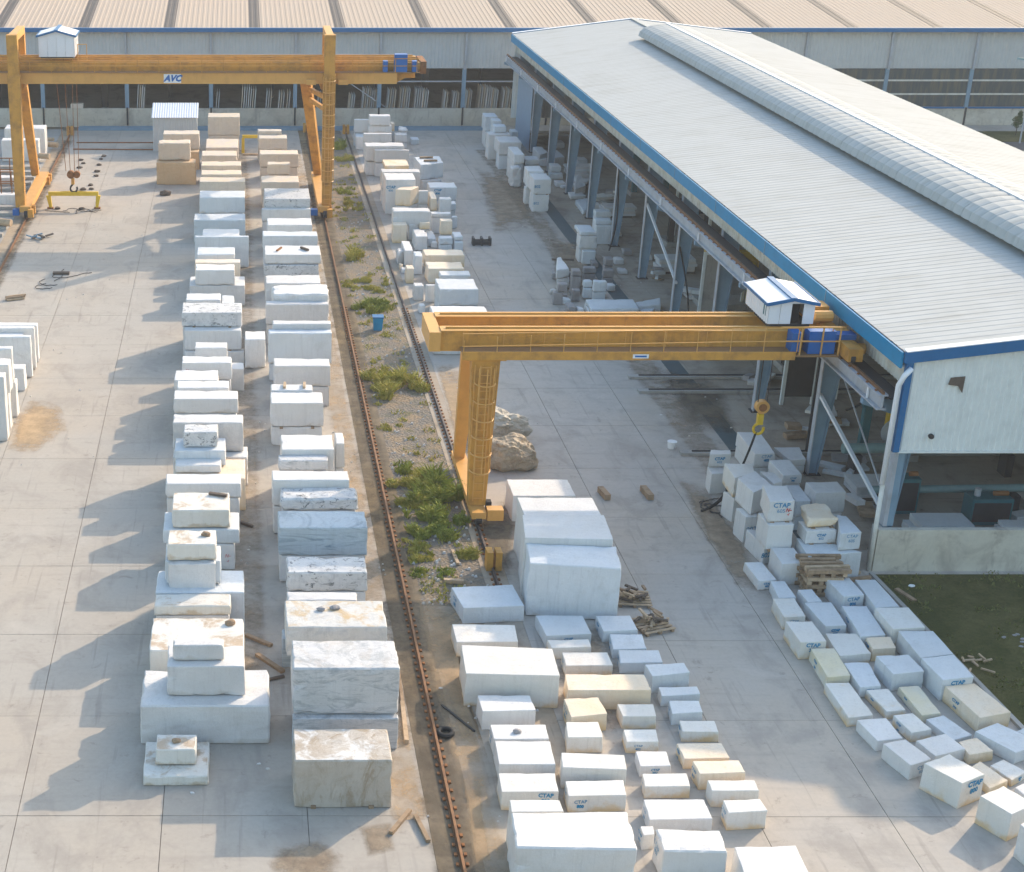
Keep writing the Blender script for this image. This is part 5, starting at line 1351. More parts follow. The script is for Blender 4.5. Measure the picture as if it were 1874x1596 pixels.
MB().box(12.3, 12.7, YF + .9, YF + 3.7, 9.6, 10.4).build('end_tie', 'rust', fc)
for xx, back_top, back_foot in ((LX, -15.1, -15.1), (RXc, 4.7, 6.0)):
    leg = MB(); leg.frustum([(xx - .32, YF - .35, .75), (xx + .32, YF - .35, .75), (xx + .32, YF + .28, .75), (xx - .32, YF + .28, .75)], [(xx - .42, YF - .35, 9.7), (xx + .42, YF - .35, 9.7), (xx + .42, YF + .28, 9.7), (xx - .42, YF + .28, 9.7)])
    leg.build('leg', 'crane_orange', fc)
    MB().box(xx - .36, xx + .36, YF - .35, YF + .28, 9.71, 12.3).build('leg_head', 'crane_orange', fc)
    MB().beam((xx, YF + .285, 12.05), (xx, YF + 4.6, 12.05), .5, .5).build('top_tie', 'crane_bright', fc)
    MB().beam((xx, YF + 4.25, 11.79), (xx, YF + 4.25, 9.0), .55, .5).build('leg_head', 'crane_orange', fc)
    MB().beam((back_top, YF + 4.3, 8.99), (back_foot, YF + 9.6, .9), .75, .55, .55, .5).build('leg', 'crane_orange', fc)
    MB().box(xx - .5, xx + .5, YF + .9, YF + 4.5, 8.55, 8.97).build('saddle', 'crane_orange', fc)
    railx = -14.5 if xx < 0 else 5.98
    MB().box(railx - .45, railx + .3, YF - .8, YF + 10.4, .5, .89).build('end_carriage', 'crane_bright', fc)
    for q, yy in enumerate((YF - .9, YF + .2, YF + 9.2, YF + 10.3)):
        MB().tube([(railx - .12, yy, .38), (railx + .12, yy, .38)], .24, 12).build('wheel', 'steel_dark', fc)
        MB().box(railx + .14, railx + .5, yy - .25, yy + .25, .2, .75).build('wheel_housing', 'crane_orange', fc)
    MB().box(railx - .95, railx - .5, YF - .7, YF - .2, .25, .65).build('drive_motor', 'cabinet_blue', fc)
# tie plates between the right legs
MB().beam((5.0, YF + 4.6, 8.0), (6.1, YF + .3, 8.0), .2, .3).build('tie_plate', 'crane_orange', fc)
MB().beam((5.1, YF + 5.0, 7.2), (6.1, YF + .3, 7.2), .2, .3).build('tie_plate', 'crane_orange', fc)
def cage(parent, x, y, z0, z1, r, step, mat='crane_bright'):
    c = MB()
    z = z0
    while z <= z1:
        pts = [(x + math.cos(a) * r, y - abs(math.sin(a)) * r * 1.3, z) for a in [math.pi * k / 8 for k in range(9)]]
        c.tube(pts, .03, 4)
        z += step
    for a in (0, math.pi / 4, math.pi / 2, 3 * math.pi / 4, math.pi):
        c.tube([(x + math.cos(a) * r, y - abs(math.sin(a)) * r * 1.3, z0), (x + math.cos(a) * r, y - abs(math.sin(a)) * r * 1.3, z1)], .022, 4)
    c.build('ladder_cage', mat, parent)
    l = MB()
    for s in (-.2, .2): l.beam((x + s, y - .08, .9), (x + s, y - .08, z1), .04)
    z = 1.0
    while z < z1:
        l.beam((x - .2, y - .08, z), (x + .2, y - .08, z), .03); z += .32
    l.build('ladder', mat, parent)
cage(fc, RXc, YF - .37, 2.6, 9.6, .40, .75)
# sign plate
pl = W(300, 137, 9.6), W(331, 151, 9.1)
sx = (W(315.5, 144, 9.36).x)
zc = 9.36
MB().box(sx - .58, sx + .58, YF + .385, YF + .415, zc - .29, zc + .30).build('sign_plate', 'paint_white', fc)
text_mesh('sign_letters', 'AVC', 'cabinet_blue', (sx, YF + .375, zc), (1, 0, 0), (0, 0, 1), .42, fc, shear=.35, bold=.03)
for xa, xb, za, zb2 in ((9.75, 10.05, 9.8, 10.5), (10.5, 11.35, 9.8, 10.95), (11.7, 12.05, 9.8, 10.5)):
    MB().box(xa, xb, YF + .36, YF + .9, za, zb2).build('electrical_cabinet', 'cabinet_blue', fc)
for xa in (4.6, 6.75):
    MB().box(xa, xa + .65, YF + .02, YF + .29, 9.0, 9.35).build('landing', 'crane_bright', fc)
hh1 = hoist_house('trolley_house', 'white trolley house with blue-trimmed gable roof on the far crane', -13.35, -10.95, YF + 1.0, YF + 3.6, 10.70, 1.35, .32)
tk = MB()
for (xx, yy) in ((-10.75, YF + 1.2), (-10.15, YF + 1.2)): tk.beam((xx, yy, 10.45), (xx, yy, 11.5), .05)
tk.beam((-10.75, YF + 1.2, 11.5), (-10.15, YF + 1.2, 11.5), .05)
tk.build('side_rail_frame', 'crane_bright', hh1)
# hook block hanging from the far crane
hp = W(118, 323, 2.35); hp.y = 107.5; hp.x = -11.55
hk = thing('hook_block', 'red-brown hook block hanging on steel ropes from the far crane', 'crane hook', (hp.x, hp.y, 1.6))
for dx, dxt in ((-.45, -.95), (-.15, -.3), (.15, .25), (.45, .55)):
    MB().tube([(hp.x + dx, hp.y, 2.7), (hp.x + dxt, hp.y, 10.5)], .022, 5).build('rope', 'rust', hk)
MB().tube([(hp.x - .12, hp.y - .18, 2.45), (hp.x - .12, hp.y + .18, 2.45)], .27, 16).build('sheave', 'rust', hk)
MB().tube([(hp.x + .3, hp.y - .18, 2.45), (hp.x + .3, hp.y + .18, 2.45)], .24, 16).build('sheave', 'rust', hk)
MB().tube([(hp.x, hp.y, 2.2), (hp.x, hp.y, 1.75)], .12, 8).build('shank', 'crane_orange', hk)
hkp = [(hp.x + .05 + .24 * math.cos(a), hp.y, 1.45 + .26 * math.sin(a)) for a in [math.pi * (.75 + .14 * k) for k in range(11)]]
MB().tube([(hp.x, hp.y, 1.76)] + hkp, .07, 8).build('hook', 'steel_dark', hk)
sp = thing('lifting_beam', 'yellow lifting beam with clamp arms hanging below the far crane hook', 'lifting beam', (hp.x, hp.y, .1))
x0_, x1_ = hp.x - 1.75, hp.x + 1.75
MB().box(x0_, x1_, hp.y - .12, hp.y + .12, .95, 1.22).build('cross_beam', 'lifting_yellow', sp)
for s, xx in ((-1, x0_), (1, x1_)):
    MB().beam((hp.x + .05, hp.y, 1.23 + .05), (hp.x + s * .95, hp.y, 1.22), .04).build('sling_bar', 'lifting_yellow', sp)
    MB().frustum([(xx - .1 - s * .12, hp.y - .1, .12), (xx + .1 - s * .12, hp.y - .1, .12), (xx + .1 - s * .12, hp.y + .1, .12), (xx - .1 - s * .12, hp.y + .1, .12)], [(xx - .16, hp.y - .12, .95), (xx + .16, hp.y - .12, .95), (xx + .16, hp.y + .12, .95), (xx - .16, hp.y + .12, .95)]).build('clamp_arm', 'lifting_yellow', sp)
    MB().box(xx - .22 - s * .1, xx + .22 - s * .1, hp.y - .12, hp.y + .12, 0.01, .12).build('clamp_shoe', 'rust', sp)

# near semi gantry crane
nc = thing('gantry_crane', 'near orange semi-gantry crane, one end on a tall ladder leg, other on the workshop runway', 'gantry crane', (15, 57, 0))
YN = 55.6; XA, XB = 7.75, 23.3
MB().box(XA, XB, YN + .75, YN + 1.25, 6.82, 7.62).build('girder', 'crane_orange', nc)
MB().box(XA, XB, YN + .70, YN + 1.30, 7.625, 7.66).build('girder_flange', 'crane_bright', nc)
MB().box(XA, XB, YN + 2.55, YN + 3.05, 6.82, 7.62).build('girder', 'crane_orange', nc)
MB().box(XA, XB, YN + 2.50, YN + 3.10, 7.625, 7.66).build('girder_flange', 'crane_bright', nc)
for yy in (YN + 1.0, YN + 2.8): MB().box(XA + .2, XB, yy - .03, yy + .03, 7.665, 7.73).build('trolley_rail', 'crane_bright', nc)
MB().box(XA - .45, XA - .01, YN + .6, YN + 3.15, 6.85, 7.62).build('end_tie', 'crane_bright', nc)
MB().box(XA + .75, XB - 2.2, YN + .05, YN + .74, 6.95, 7.0).build('walkway', 'walkway_brown', nc)
MB().box(XA + .75, XB - 2.2, YN - .03, YN + .04, 6.72, 7.04).build('walkway_edge', 'crane_orange', nc)
for zz in (7.5, 8.0):
    MB().beam((XA + .75, YN + .02, zz - .25), (XB - .9, YN + .02, zz), .025).build('handrail', 'crane_bright', nc)
for k in range(12):
    xx = XA + .8 + (XB - XA - 1.7) * k / 11
    MB().beam((xx, YN + .02, 7.0), (xx, YN + .02, 7.28 + .5 * (k / 11) ** .5 + .2), .028).build('handrail_post', 'crane_bright', nc)
MB().box(XB - 2.2, XB - .6, YN - .15, YN + .74, 6.88, 6.95).build('cabinet_platform', 'walkway_brown', nc)
for xa, xb, ya, za, zb2 in ((20.95, 21.3, YN + .1, 7.0, 7.75), (21.55, 22.55, YN, 6.96, 7.85), (22.6, 23.4, YN + .2, 7.45, 7.65)):
    MB().box(xa, xb, ya, ya + .6, za, zb2).build('electrical_cabinet', 'cabinet_blue', nc)
for xx in (XB - 2.1, XB - 1.3, XB - .65):
    MB().beam((xx, YN - .12, 6.95), (xx, YN - .12, 8.05), .05).build('guard_post', 'crane_bright', nc)
MB().beam((XB - 2.9, YN - .12, 8.05), (XB - .65, YN - .12, 8.05), .05).build('guard_rail', 'crane_bright', nc)
MB().beam((XB - 2.9, YN - .12, 7.5), (XB - .65, YN - .12, 7.5), .04).build('guard_rail', 'crane_bright', nc)
MB().box(XB - .55, XB - .01 , YN - .9, YN + 4.6, 6.95, 7.45).build('end_carriage', 'crane_orange', nc)
for yy in (YN - .8, YN + 4.4):
    MB().tube([(22.86, yy, 7.05), (23.02, yy, 7.05)], .16, 12).build('wheel', 'steel_dark', nc)
MB().tube([(XB + .02, YN + .2, 7.1), (XB + .45, YN + .2, 7.1)], .22, 12).build('drive_motor', 'crane_bright', nc)
lx = 9.4
leg = MB(); leg.frustum([(lx - .33, YN - .05, .7), (lx + .33, YN - .05, .7), (lx + .33, YN + .45, .7), (lx - .33, YN + .45, .7)], [(lx - .50, YN + .1, 6.65), (lx + .58, YN + .1, 6.65), (lx + .58, YN + .7, 6.65), (lx - .50, YN + .7, 6.65)])
leg.build('leg', 'crane_orange', nc)
MB().beam((lx - .15, YN + 2.7, 6.8), (lx - .05, YN + 5.0, .75), .75, .5, .45, .45).build('leg', 'crane_bright', nc)
MB().box(lx - .7, lx + .8, YN + .05, YN + 3.1, 6.66, 6.81).build('leg_cap', 'crane_orange', nc)
MB().box(lx - .28, lx + .28, YN - .75, YN + 5.6, .42, .69).build('end_carriage', 'crane_bright', nc)
for yy in (YN - .55, YN + 5.3):
    MB().tube([(lx - .12, yy, .37), (lx + .12, yy, .37)], .22, 12).build('wheel', 'steel_dark', nc)
MB().box(lx + .32, lx + .95, YN - .75, YN - .3, .35, .8).build('drive_motor', 'crane_bright', nc)
MB().box(lx + .35, lx + .55, YN - .2, YN + .1, .4, .9).build('control_box', 'rubber', nc)
cage(nc, lx + .02, YN + .02, 2.2, 6.5, .40, .72)
MB().box(14.95, 15.55, YN - .05, YN - .035, 6.80, 6.96).build('sign_plate', 'paint_white', nc)
MB().box(15.03, 15.47, YN - .058, YN - .051, 6.845, 6.915).build('sign_band', 'cabinet_blue', nc)
hh2 = hoist_house('trolley_house', 'white trolley house with blue trim and open dark door on the near crane', 20.2, 21.95, YN + .9, YN + 3.6, 7.86, .8, .16, door=2)
MB().box(20.185, 20.2, YN + 1.2, YN + 1.55, 8.1, 8.5).build('side_window', 'machine_teal', hh2)
MB().box(22.05, 23.0, YN + 2.2, YN + 3.0, 7.67, 8.15).build('hoist_gear', 'crane_orange', hh2)
MB().tube([(22.2, YN + 1.6, 7.95), (22.9, YN + 1.6, 7.95)], .22, 10).build('hoist_drum', 'crane_bright', hh2)
h2 = W(1393, 742, 4.1); h2.y = 57.4; h2.x = 20.75
hk = thing('hook_block', 'orange hook block with a red wheel hanging from the near crane', 'crane hook', (h2.x, h2.y, 3.2))
for dx in (-.18, .18):
    MB().tube([(h2.x + dx, h2.y, 4.3), (h2.x + dx, h2.y, 7.7)], .02, 5).build('rope', 'steel_dark', hk)
MB().tube([(h2.x, h2.y - .14, 4.15), (h2.x, h2.y + .14, 4.15)], .27, 20).build('sheave', 'crane_bright', hk)
MB().tube([(h2.x, h2.y - .17, 4.15), (h2.x, h2.y - .145, 4.15)], .16, 16).build('sheave_hub', 'rust', hk)
MB().box(h2.x - .12, h2.x + .1, h2.y - .1, h2.y + .1, 3.4, 3.85).build('shank', 'lifting_yellow', hk)
hkp = [(h2.x - .02 + .2 * math.cos(a), h2.y, 3.2 + .22 * math.sin(a)) for a in [math.pi * (.6 + .15 * k) for k in range(11)]]
MB().tube(hkp, .06, 8).build('hook', 'lifting_yellow', hk)
sl = [Vector((h2.x - .1, h2.y, 3.05))]
e0 = W(1283, 935, .05); q0 = W(1300, 880, .5)
pA = sl[0]; 
pts = []
for k in range(15):
    u = k / 14
    a_ = pA * (1 - u) ** 2 + Vector((19.7, 56.5, .3)) * 2 * u * (1 - u) + e0 * u * u
    pts.append(a_)
slg = MB().tube(pts, .05, 6).tube([p + Vector((.12, .05, 0)) for p in pts[6:]], .035, 5)
tag(slg.build('lifting_sling', 'rubber'), 'black lifting sling drooping from the near hook to the ground', 'sling')
# ------------------------------------------------------------------ weeds, boulders, clutter
rw = random.Random(11)
weeds = [(626, 268, .9, 500, .25, .7, 'weed_green', 'dark green weed clump at the far end between the rails'), (634, 292, .9, 450, .2, .5, 'weed_yellow', 'yellow-green weed clump just in front of the far one'),
         (630, 350, .7, 260, .15, .4, 'weed_green', 'sparse dull weeds beside the far crane leg'), (640, 376, 1.1, 700, .2, .55, 'weed_yellow', 'bright low weeds at the foot of the far crane leg'),
         (648, 470, .7, 350, .3, .8, 'weed_yellow', 'upright thin weed by the middle rail'), (640, 520, .8, 300, .15, .35, 'weed_yellow', 'low weeds halfway between rails on the left'),
         (690, 522, .9, 500, .2, .5, 'weed_yellow', 'grassy weeds against the dark rail'), (675, 560, .9, 800, .25, .65, 'weed_green', 'rounded weed clump near the blue bin'),
         (722, 705, 1.3, 1500, .35, 1.05, 'weed_yellow', 'large rounded shrub-like weed clump between the rails'), (700, 690, .7, 400, .2, .45, 'weed_yellow', 'small weed clump left of the large rounded one'),
         (742, 858, .5, 250, .2, .5, 'weed_green', 'single small weed above the thicket'), (765, 905, 1.1, 1500, .25, .7, 'weed_yellow', 'left part of the weed thicket near the crane leg'),
         (810, 905, .9, 1700, .5, 1.1, 'weed_green', 'tall bushy weeds under the near crane leg'), (790, 950, 1.2, 2000, .3, .75, 'weed_green', 'dense middle of the weed thicket'),
         (775, 1000, 1.1, 900, .15, .4, 'weed_yellow', 'low weeds on the near edge of the thicket'), (855, 1020, .6, 500, .2, .5, 'weed_yellow', 'weed tuft beside the orange rail buffer'),
         (812, 1045, .5, 160, .1, .25, 'weed_green', 'tiny weed tuft in the gravel near the rail end'), (766, 1050, .4, 120, .1, .25, 'weed_green', 'tiny weed tuft near the rusted rail')]
for x, y, r, n, h0, h1, m, lb in weeds:
    p = W(x, y, 0)
    p.x = min(max(p.x, 6.3 + r * .5), 9.2 - r * .5)
    mb_ = MB()
    ns = max(4, int(r * 14))
    for q in range(ns):
        an, rr = rw.uniform(0, 6.28), r * (1.25 if r > .65 else .7) * rw.random() ** .7
        qx, qy = p.x + math.cos(an) * rr * .85, p.y + math.sin(an) * rr * 1.3
        if not 6.25 < qx < 9.25: continue
        hs = rw.uniform(.35, 1.15)
        blades(mb_, (qx, qy, -.01), rw.uniform(.16, .42), int(n * 2.2 / ns), h0 * hs * .85, h1 * hs * .85, 1.0, rw)
        if h1 > .6 and rw.random() < .7:
            foliage(mb_, (qx, qy, h1 * hs * .45), (.3, .3, h1 * hs * .4), int(n * 1.3 / ns), .05, rnd=rw)
    o = mb_.build('weed_clump', m); tag(o, lb, 'weeds', 'weed clumps between the rails')
g = MB()
for k in range(260):
    x, y = rw.uniform(6.5, 9.1), 49 + 78 * rw.random() ** 1.3
    if noise.noise(Vector((x * .8, y * .25, 3))) > -.05:
        blades(g, (x, y, -.01), rw.uniform(.12, .4), 26, .05, .22, .9, rw)
tag(g.build('scattered_weeds', 'weed_yellow'), 'sparse weeds scattered over the gravel between the rails', 'weeds', kind='stuff')
st = MB()
for k in range(420):
    x, y = rw.uniform(6.5, 9.1), 48.6 + 60 * rw.random() ** 1.6
    s = rw.uniform(.02, .07)
    st.frustum([(x - s, y - s, -.01), (x + s, y - s * .8, -.01), (x + s * .9, y + s, -.01), (x - s, y + s * .7, -.01)], [(x - s * .5, y - s * .5, s), (x + s * .6, y - s * .4, s * 1.1), (x + s * .4, y + s * .5, s), (x - s * .4, y + s * .4, s * .9)])
tag(st.build('loose_stones', 'marble_greyish'), 'pale loose stones scattered over the gravel between the rails', 'stones', kind='stuff')
lg = MB()
for k in range(2600):
    x, y = rw.uniform(22.5, 44), rw.uniform(28, 51)
    # keep on the lawn side of the kerb
    t_ = (y - g1.y) / gd.y
    if x < g1.x + gd.x * t_ + .2: continue
    if noise.noise(Vector((x * .5, y * .5, 0))) < -.2: continue
    blades(lg, (x, y, .02), .22, 9, .04, .12, .9, rw)
tag(lg.build('lawn_grass', 'lawn_blade'), 'short dull grass growing on the lawn', 'grass', kind='stuff')

def rock(name, c, rad, mat, label, cat, seed, sub=4, amp=.35, flat=.0, group=None):
    bm = bmesh.new(); bmesh.ops.create_icosphere(bm, subdivisions=sub, radius=1)
    for v in bm.verts:
        n = v.co.normalized()
        d = 1 + amp * noise.noise(n * 1.3 + Vector((seed, 0, 0))) + amp * .4 * noise.noise(n * 3.5 + Vector((seed, 5, 0))) + amp * .18 * noise.noise(n * 9 + Vector((seed, 5, 3)))
        # facet the surface so that it looks broken
        q = Vector((round(n.x * 2.2) / 2.2, round(n.y * 2.2) / 2.2, round(n.z * 2.2) / 2.2))
        d *= .86 + .14 * q.length
        v.co = Vector((n.x * rad[0] * d, n.y * rad[1] * d, max(n.z * d * rad[2], -rad[2] * .62)))
    zmin = min(v.co.z for v in bm.verts)
    for v in bm.verts: v.co.z -= zmin
    me = bpy.data.meshes.new(name); bm.to_mesh(me); bm.free(); me.materials.append(M(mat))
    o = bpy.data.objects.new(name, me); COL.objects.link(o); o.location = (c[0], c[1], c[2] if len(c) > 2 else 0)
    return tag(o, label, cat, group)
p = W(938, 862, 0); rock('boulder', (p.x, p.y + .7), (1.08, .95, .80), 'boulder_stone', 'rounded brown and grey boulder behind the giant white blocks', 'boulder', 3, 5, .30)
p = W(925, 820, 0); rock('boulder', (p.x - .1, p.y + 1.5), (1.25, .9, .75), 'boulder_pale', 'pale-topped long boulder behind the rounded brown boulder', 'boulder', 9, 5, .4)
for k, (x, y, s, lb) in enumerate([(302, 357, .45, 'low dark clod on the concrete in front of the rust-brown tan block'), (148, 294, .2, ''), (153, 300, .18, ''), (146, 308, .22, ''), (135, 317, .17, ''), (139, 323, .2, ''), (190, 287, .2, ''), (185, 292, .17, ''),
                       (181, 303, .2, ''), (178, 315, .24, ''), (176, 323, .2, ''), (166, 340, .2, ''), (152, 348, .24, ''), (167, 347, .2, ''), (105, 383, .22, ''), (150, 383, .2, '')]):
    p = W(x, y, 0)
    rock('wood_chock' if not lb else 'clod', (p.x, p.y), (s, s * .8, s * .5), 'wood_dark', lb or 'small dark wooden chock lying on the concrete near the yellow lifting beam', 'chock' if not lb else 'clod', k * 3 + 1, 2, .4, group=None if lb else 'dark chocks around the lifting beam')

def plank(pts, w_, h_, mat, label, name='timber_plank', z=0.0, group='loose timbers on the ground', cat='timber'):
    a, b = W(*pts[0], z), W(*pts[1], z)
    a.z += h_ / 2 + .01; b.z += h_ / 2 + .01
    o = MB().beam(a, b, w_, h_).build(name, mat)
    o.location = (0, 0, 0)
    return tag(o, label, cat, group)
plank(((1098, 900), (1112, 916)), .24, .24, 'wood', 'short brown timber on the open concrete, left of two')
plank(((1176, 898), (1191, 916)), .24, .24, 'wood', 'short reddish timber on the open concrete, right of two')
plank(((715, 1528), (750, 1486)), .12, .1, 'wood', 'pale timber lying on bright concrete near the bottom, left of the rusted rail')
plank(((760, 1496), (784, 1543)), .12, .1, 'wood', 'timber lying beside the dirt strip near the bottom')
plank(((736, 1290), (744, 1362)), .13, .14, 'wood_pale', 'long pale timber right of the swirl-veined block')
plank(((728, 1225), (738, 1300)), .10, .12, 'wood', 'darker timber beside the long pale timber')
plank(((440, 958), (462, 966)), .12, .1, 'wood_dark', 'dark timber between the rows beside the dirt-spotted block')
plank(((450, 1165), (497, 1184)), .14, .1, 'wood', 'timber lying between the rows, farther of two')
plank(((470, 1200), (518, 1232)), .16, .1, 'wood', 'timber lying between the rows, nearer of two')
plank(((490, 1247), (520, 1240)), .10, .08, 'wood_dark', 'small dark stick between the rows')
plank(((97, 502), (127, 502)), .3, .14, 'wood_dark', 'dark plank on the crane shadow at the left')
plank(((808, 1292), (868, 1340)), .06, .05, 'steel_dark', 'thin dark rod beside the tyre')
plank(((838, 1035), (828, 1010)), .12, .1, 'wood_pale', 'pale stick in the gravel at the rail end')
plank(((812, 1066), (848, 1068)), .16, .14, 'wood_pale', 'short log above the shaded bluish block')
plank(((1640, 1080), (1674, 1102)), .16, .08, 'wood', 'plank lying on the lawn')
plank(((1010, 476), (1050, 477)), .16, .1, 'wood_dark', 'dark bar beside the rubble at the workshop columns')
plank(((140, 262), (282, 262)), .12, .08, 'rust', 'rusty steel bar on the concrete in front of the shed, farther', 'steel_bar', group='rusty bars by the shed', cat='steel bar')
plank(((134, 274), (284, 275)), .12, .08, 'rust', 'rusty steel bar on the concrete in front of the shed, nearer', 'steel_bar', group='rusty bars by the shed', cat='steel bar')
# timbers on top of blocks
def on_block(k, u, v, L, w_, h_, ang, mat, label):
    B = BL[k]; P = B['P']
    q = P[3].lerp(P[2], u).lerp(P[0].lerp(P[1], u), v)
    d = Vector((math.cos(ang), math.sin(ang), 0)) * L / 2
    z = B['zt'] + h_ / 2 + B['rough'] * .8
    o = MB().beam(Vector((q.x, q.y, z)) - d, Vector((q.x, q.y, z)) + d, w_, h_).build('timber_bearer', mat)
    tag(o, label, 'timber', 'timbers lying on blocks')
on_block('D14', .42, .75, 1.0, .14, .12, .08, 'wood', 'rear timber on the white top of the big far block')
on_block('D14', .5, .3, 1.0, .14, .12, .08, 'wood', 'front timber on the white top of the big far block')
on_block('B12', .33, .6, .6, .12, .1, 1.5, 'wood_pale', 'left short bearer on a white-topped block, middle row')
on_block('B12', .8, .6, .6, .12, .1, 1.5, 'wood_pale', 'right short bearer on a white-topped block, middle row')
on_block('B19', .26, .5, .8, .1, .08, 1.2, 'rust', 'left rusty scrap on the white block, middle row')
on_block('B19', .72, .5, .7, .12, .12, 2.2, 'wood_dark', 'right timber scrap on the white block, middle row')
on_block('A7t', .8, .8, .7, .14, .08, -.3, 'wood_dark', 'timber scrap on the dirt-spotted block, left row')
for k, u, v, s, lb in (('A6', .8, .6, .16, 'brown dirt clod on the beige-edged slab'), ('A1t', .5, .5, .13, 'small brown clod on the small dirty block at the near end'), ('H22', .45, .45, .13, 'small dark stone on a white front-yard slab block'),
                       ('B3', .36, .62, .14, 'left stone on the sand-covered block'), ('B3', .5, .68, .15, 'right stone on the sand-covered block'), ('A3', .85, .8, .18, 'tan rubble lump at the right end of the flat-topped block')):
    B = BL[k]; P = B['P']; q = P[3].lerp(P[2], u).lerp(P[0].lerp(P[1], u), v)
    rock('loose_stone', (q.x, q.y, B['zt'] - .02), (s, s * .8, s * .6), 'wood' if 'brown' in lb or 'tan' in lb else 'granite_rough', lb, 'stone', s * 100, 2, .4)
# visible bearers under stacked blocks
for k in ('G7', 'G7m', 'G9', 'G9m', 'A19', 'A19m', 'B1', 'B11', 'E9'):
    B = BL[k]; P = B['P']
    for u in (.2, .8):
        q = P[3].lerp(P[2], u); r_ = P[0].lerp(P[1], u)
        d = (r_ - q).normalized()
        z = max(B['zb'] - .04, .05)
        o = MB().beam(Vector((q.x, q.y, z)) - d * .05, Vector((r_.x, r_.y, z)), .14, .1).build('timber_bearer', 'wood')
        tag(o, ('left' if u < .5 else 'right') + ' timber bearer under the ' + ' '.join(B['label'].split()[:10]), 'timber', 'timber bearers under blocks')

# pallets with firewood, timber stack
def pallet(x, y, ang, label, n):
    c = W(x, y, 0)
    r = thing('pallet', label, 'pallet', c, 'wooden pallets in the front yard')
    R = lambda a, b, z: Vector((c.x + a * math.cos(ang) - b * math.sin(ang), c.y + a * math.sin(ang) + b * math.cos(ang), z))
    for k in range(6): MB().beam(R(-.6, -.5 + k * .2, .13), R(.6, -.5 + k * .2, .13), .11, .03).build('board', 'wood_pale', r)
    for k in range(3): MB().beam(R(-.5 + k * .5, -.55, .06), R(-.5 + k * .5, .55, .06), .1, .1).build('runner', 'wood', r)
    for k in range(n):
        a, b = rw.uniform(-.5, .5), rw.uniform(-.35, .35); t_ = rw.uniform(0, math.pi); l = rw.uniform(.15, .32)
        z = .2 + .07 * (k % 4)
        p_, q_ = R(a - math.cos(t_) * l, b - math.sin(t_) * l, z), R(a + math.cos(t_) * l, b + math.sin(t_) * l, z + rw.uniform(-.04, .06))
        o = MB().beam(p_, q_, .09, .07).build('wood_block', rw.choice(['wood', 'wood_pale', 'wood_dark']))
        tag(o, 'short wood offcut lying on the ' + ('farther' if y < 1120 else 'nearer') + ' pallet', 'wood offcut', 'wood offcuts on the pallets')
pallet(1158, 1100, -.1, 'farther pallet heaped with wood offcuts beside the tallest giant block', 16)
pallet(1192, 1148, .35, 'nearer pallet heaped with wood offcuts, set at an angle', 18)
c = W(1500, 1078, 0)
ts = thing('timber_stack', 'stack of reddish-brown timbers between the corner pile and lawn-side blocks', 'timber stack', c)
for L_ in range(7):
    for k in range(4 if L_ % 2 else 5):
        if L_ % 2: a, b = Vector((c.x - .62 + .42 * k, c.y - .6, .09 + L_ * .15)), Vector((c.x - .6 + .42 * k, c.y + .7, .09 + L_ * .15))
        else: a, b = Vector((c.x - .75, c.y - .55 + .3 * k, .09 + L_ * .15)), Vector((c.x + .75 + rw.uniform(-.2, .2), c.y - .55 + .3 * k, .09 + L_ * .15))
        j = Vector((rw.uniform(-.06, .06), rw.uniform(-.06, .06), 0))
        MB().beam(a + j, b - j, .15, .14).build('timber', rw.choice(['wood', 'wood_pale', 'wood']), ts)
plank(((1540, 1058), (1572, 1050)), .14, .12, 'wood_pale', 'plank sticking out right of the timber stack, farther')
plank(((1545, 1066), (1592, 1060)), .14, .12, 'wood', 'plank sticking out right of the timber stack, nearer')

# tyre, bin, bucket, clamp, debris
p = W(815, 1345, 0)
tyre = thing('old_tyre', 'dark old tyre lying on the dirt beside the rusted rail', 'tyre', p)
n1, n2 = 20, 8; vs, fs = [], []
for i in range(n1):
    for j in range(n2):
        a, b = 2 * math.pi * i / n1, 2 * math.pi * j / n2
        vs.append((p.x + (.21 + .075 * math.cos(b)) * math.cos(a), p.y + (.21 + .075 * math.cos(b)) * math.sin(a), .09 + .075 * math.sin(b)))
        fs.append((i * n2 + j, ((i + 1) % n1) * n2 + j, ((i + 1) % n1) * n2 + (j + 1) % n2, i * n2 + (j + 1) % n2))
MB().poly(vs, fs).build('tread', 'rubber', tyre, smooth=True)
p = W(691, 603, 0)
bn = thing('blue_bin', 'small blue bin standing between the rails left of the near crane', 'bin', p)
MB().frustum([(p.x - .22, p.y - .2, 0), (p.x + .22, p.y - .2, 0), (p.x + .22, p.y + .2, 0), (p.x - .22, p.y + .2, 0)], [(p.x - .27, p.y - .25, .7), (p.x + .27, p.y - .25, .7), (p.x + .27, p.y + .25, .7), (p.x - .27, p.y + .25, .7)]).build('body', 'trim_blue', bn)
MB().box(p.x - .3, p.x + .3, p.y - .28, p.y + .28, .705, .77).build('lid', 'trim_deep_blue', bn)
p = W(1229, 820, 0)
bk = thing('white_bucket', 'round white bucket on the concrete near the trench cover', 'bucket', p)
MB().tube([p, p + Vector((0, 0, .28))], .17, 14, r2=.2).build('body', 'paint_white', bk)
MB().tube([p + Vector((0, 0, .29)), p + Vector((0, 0, .32))], .215, 14).build('lid', 'paint_white', bk)
p = W(881, 448, 0)
cl = thing('steel_clamp', 'dark steel block clamp lying alone on the concrete lane', 'clamp', p)
MB().box(p.x - .6, p.x + .6, p.y - .25, p.y - .15, .05, .3).build('side_bar', 'steel_dark', cl)
MB().box(p.x - .6, p.x + .6, p.y + .2, p.y + .3, .05, .3).build('side_bar', 'steel_dark', cl)
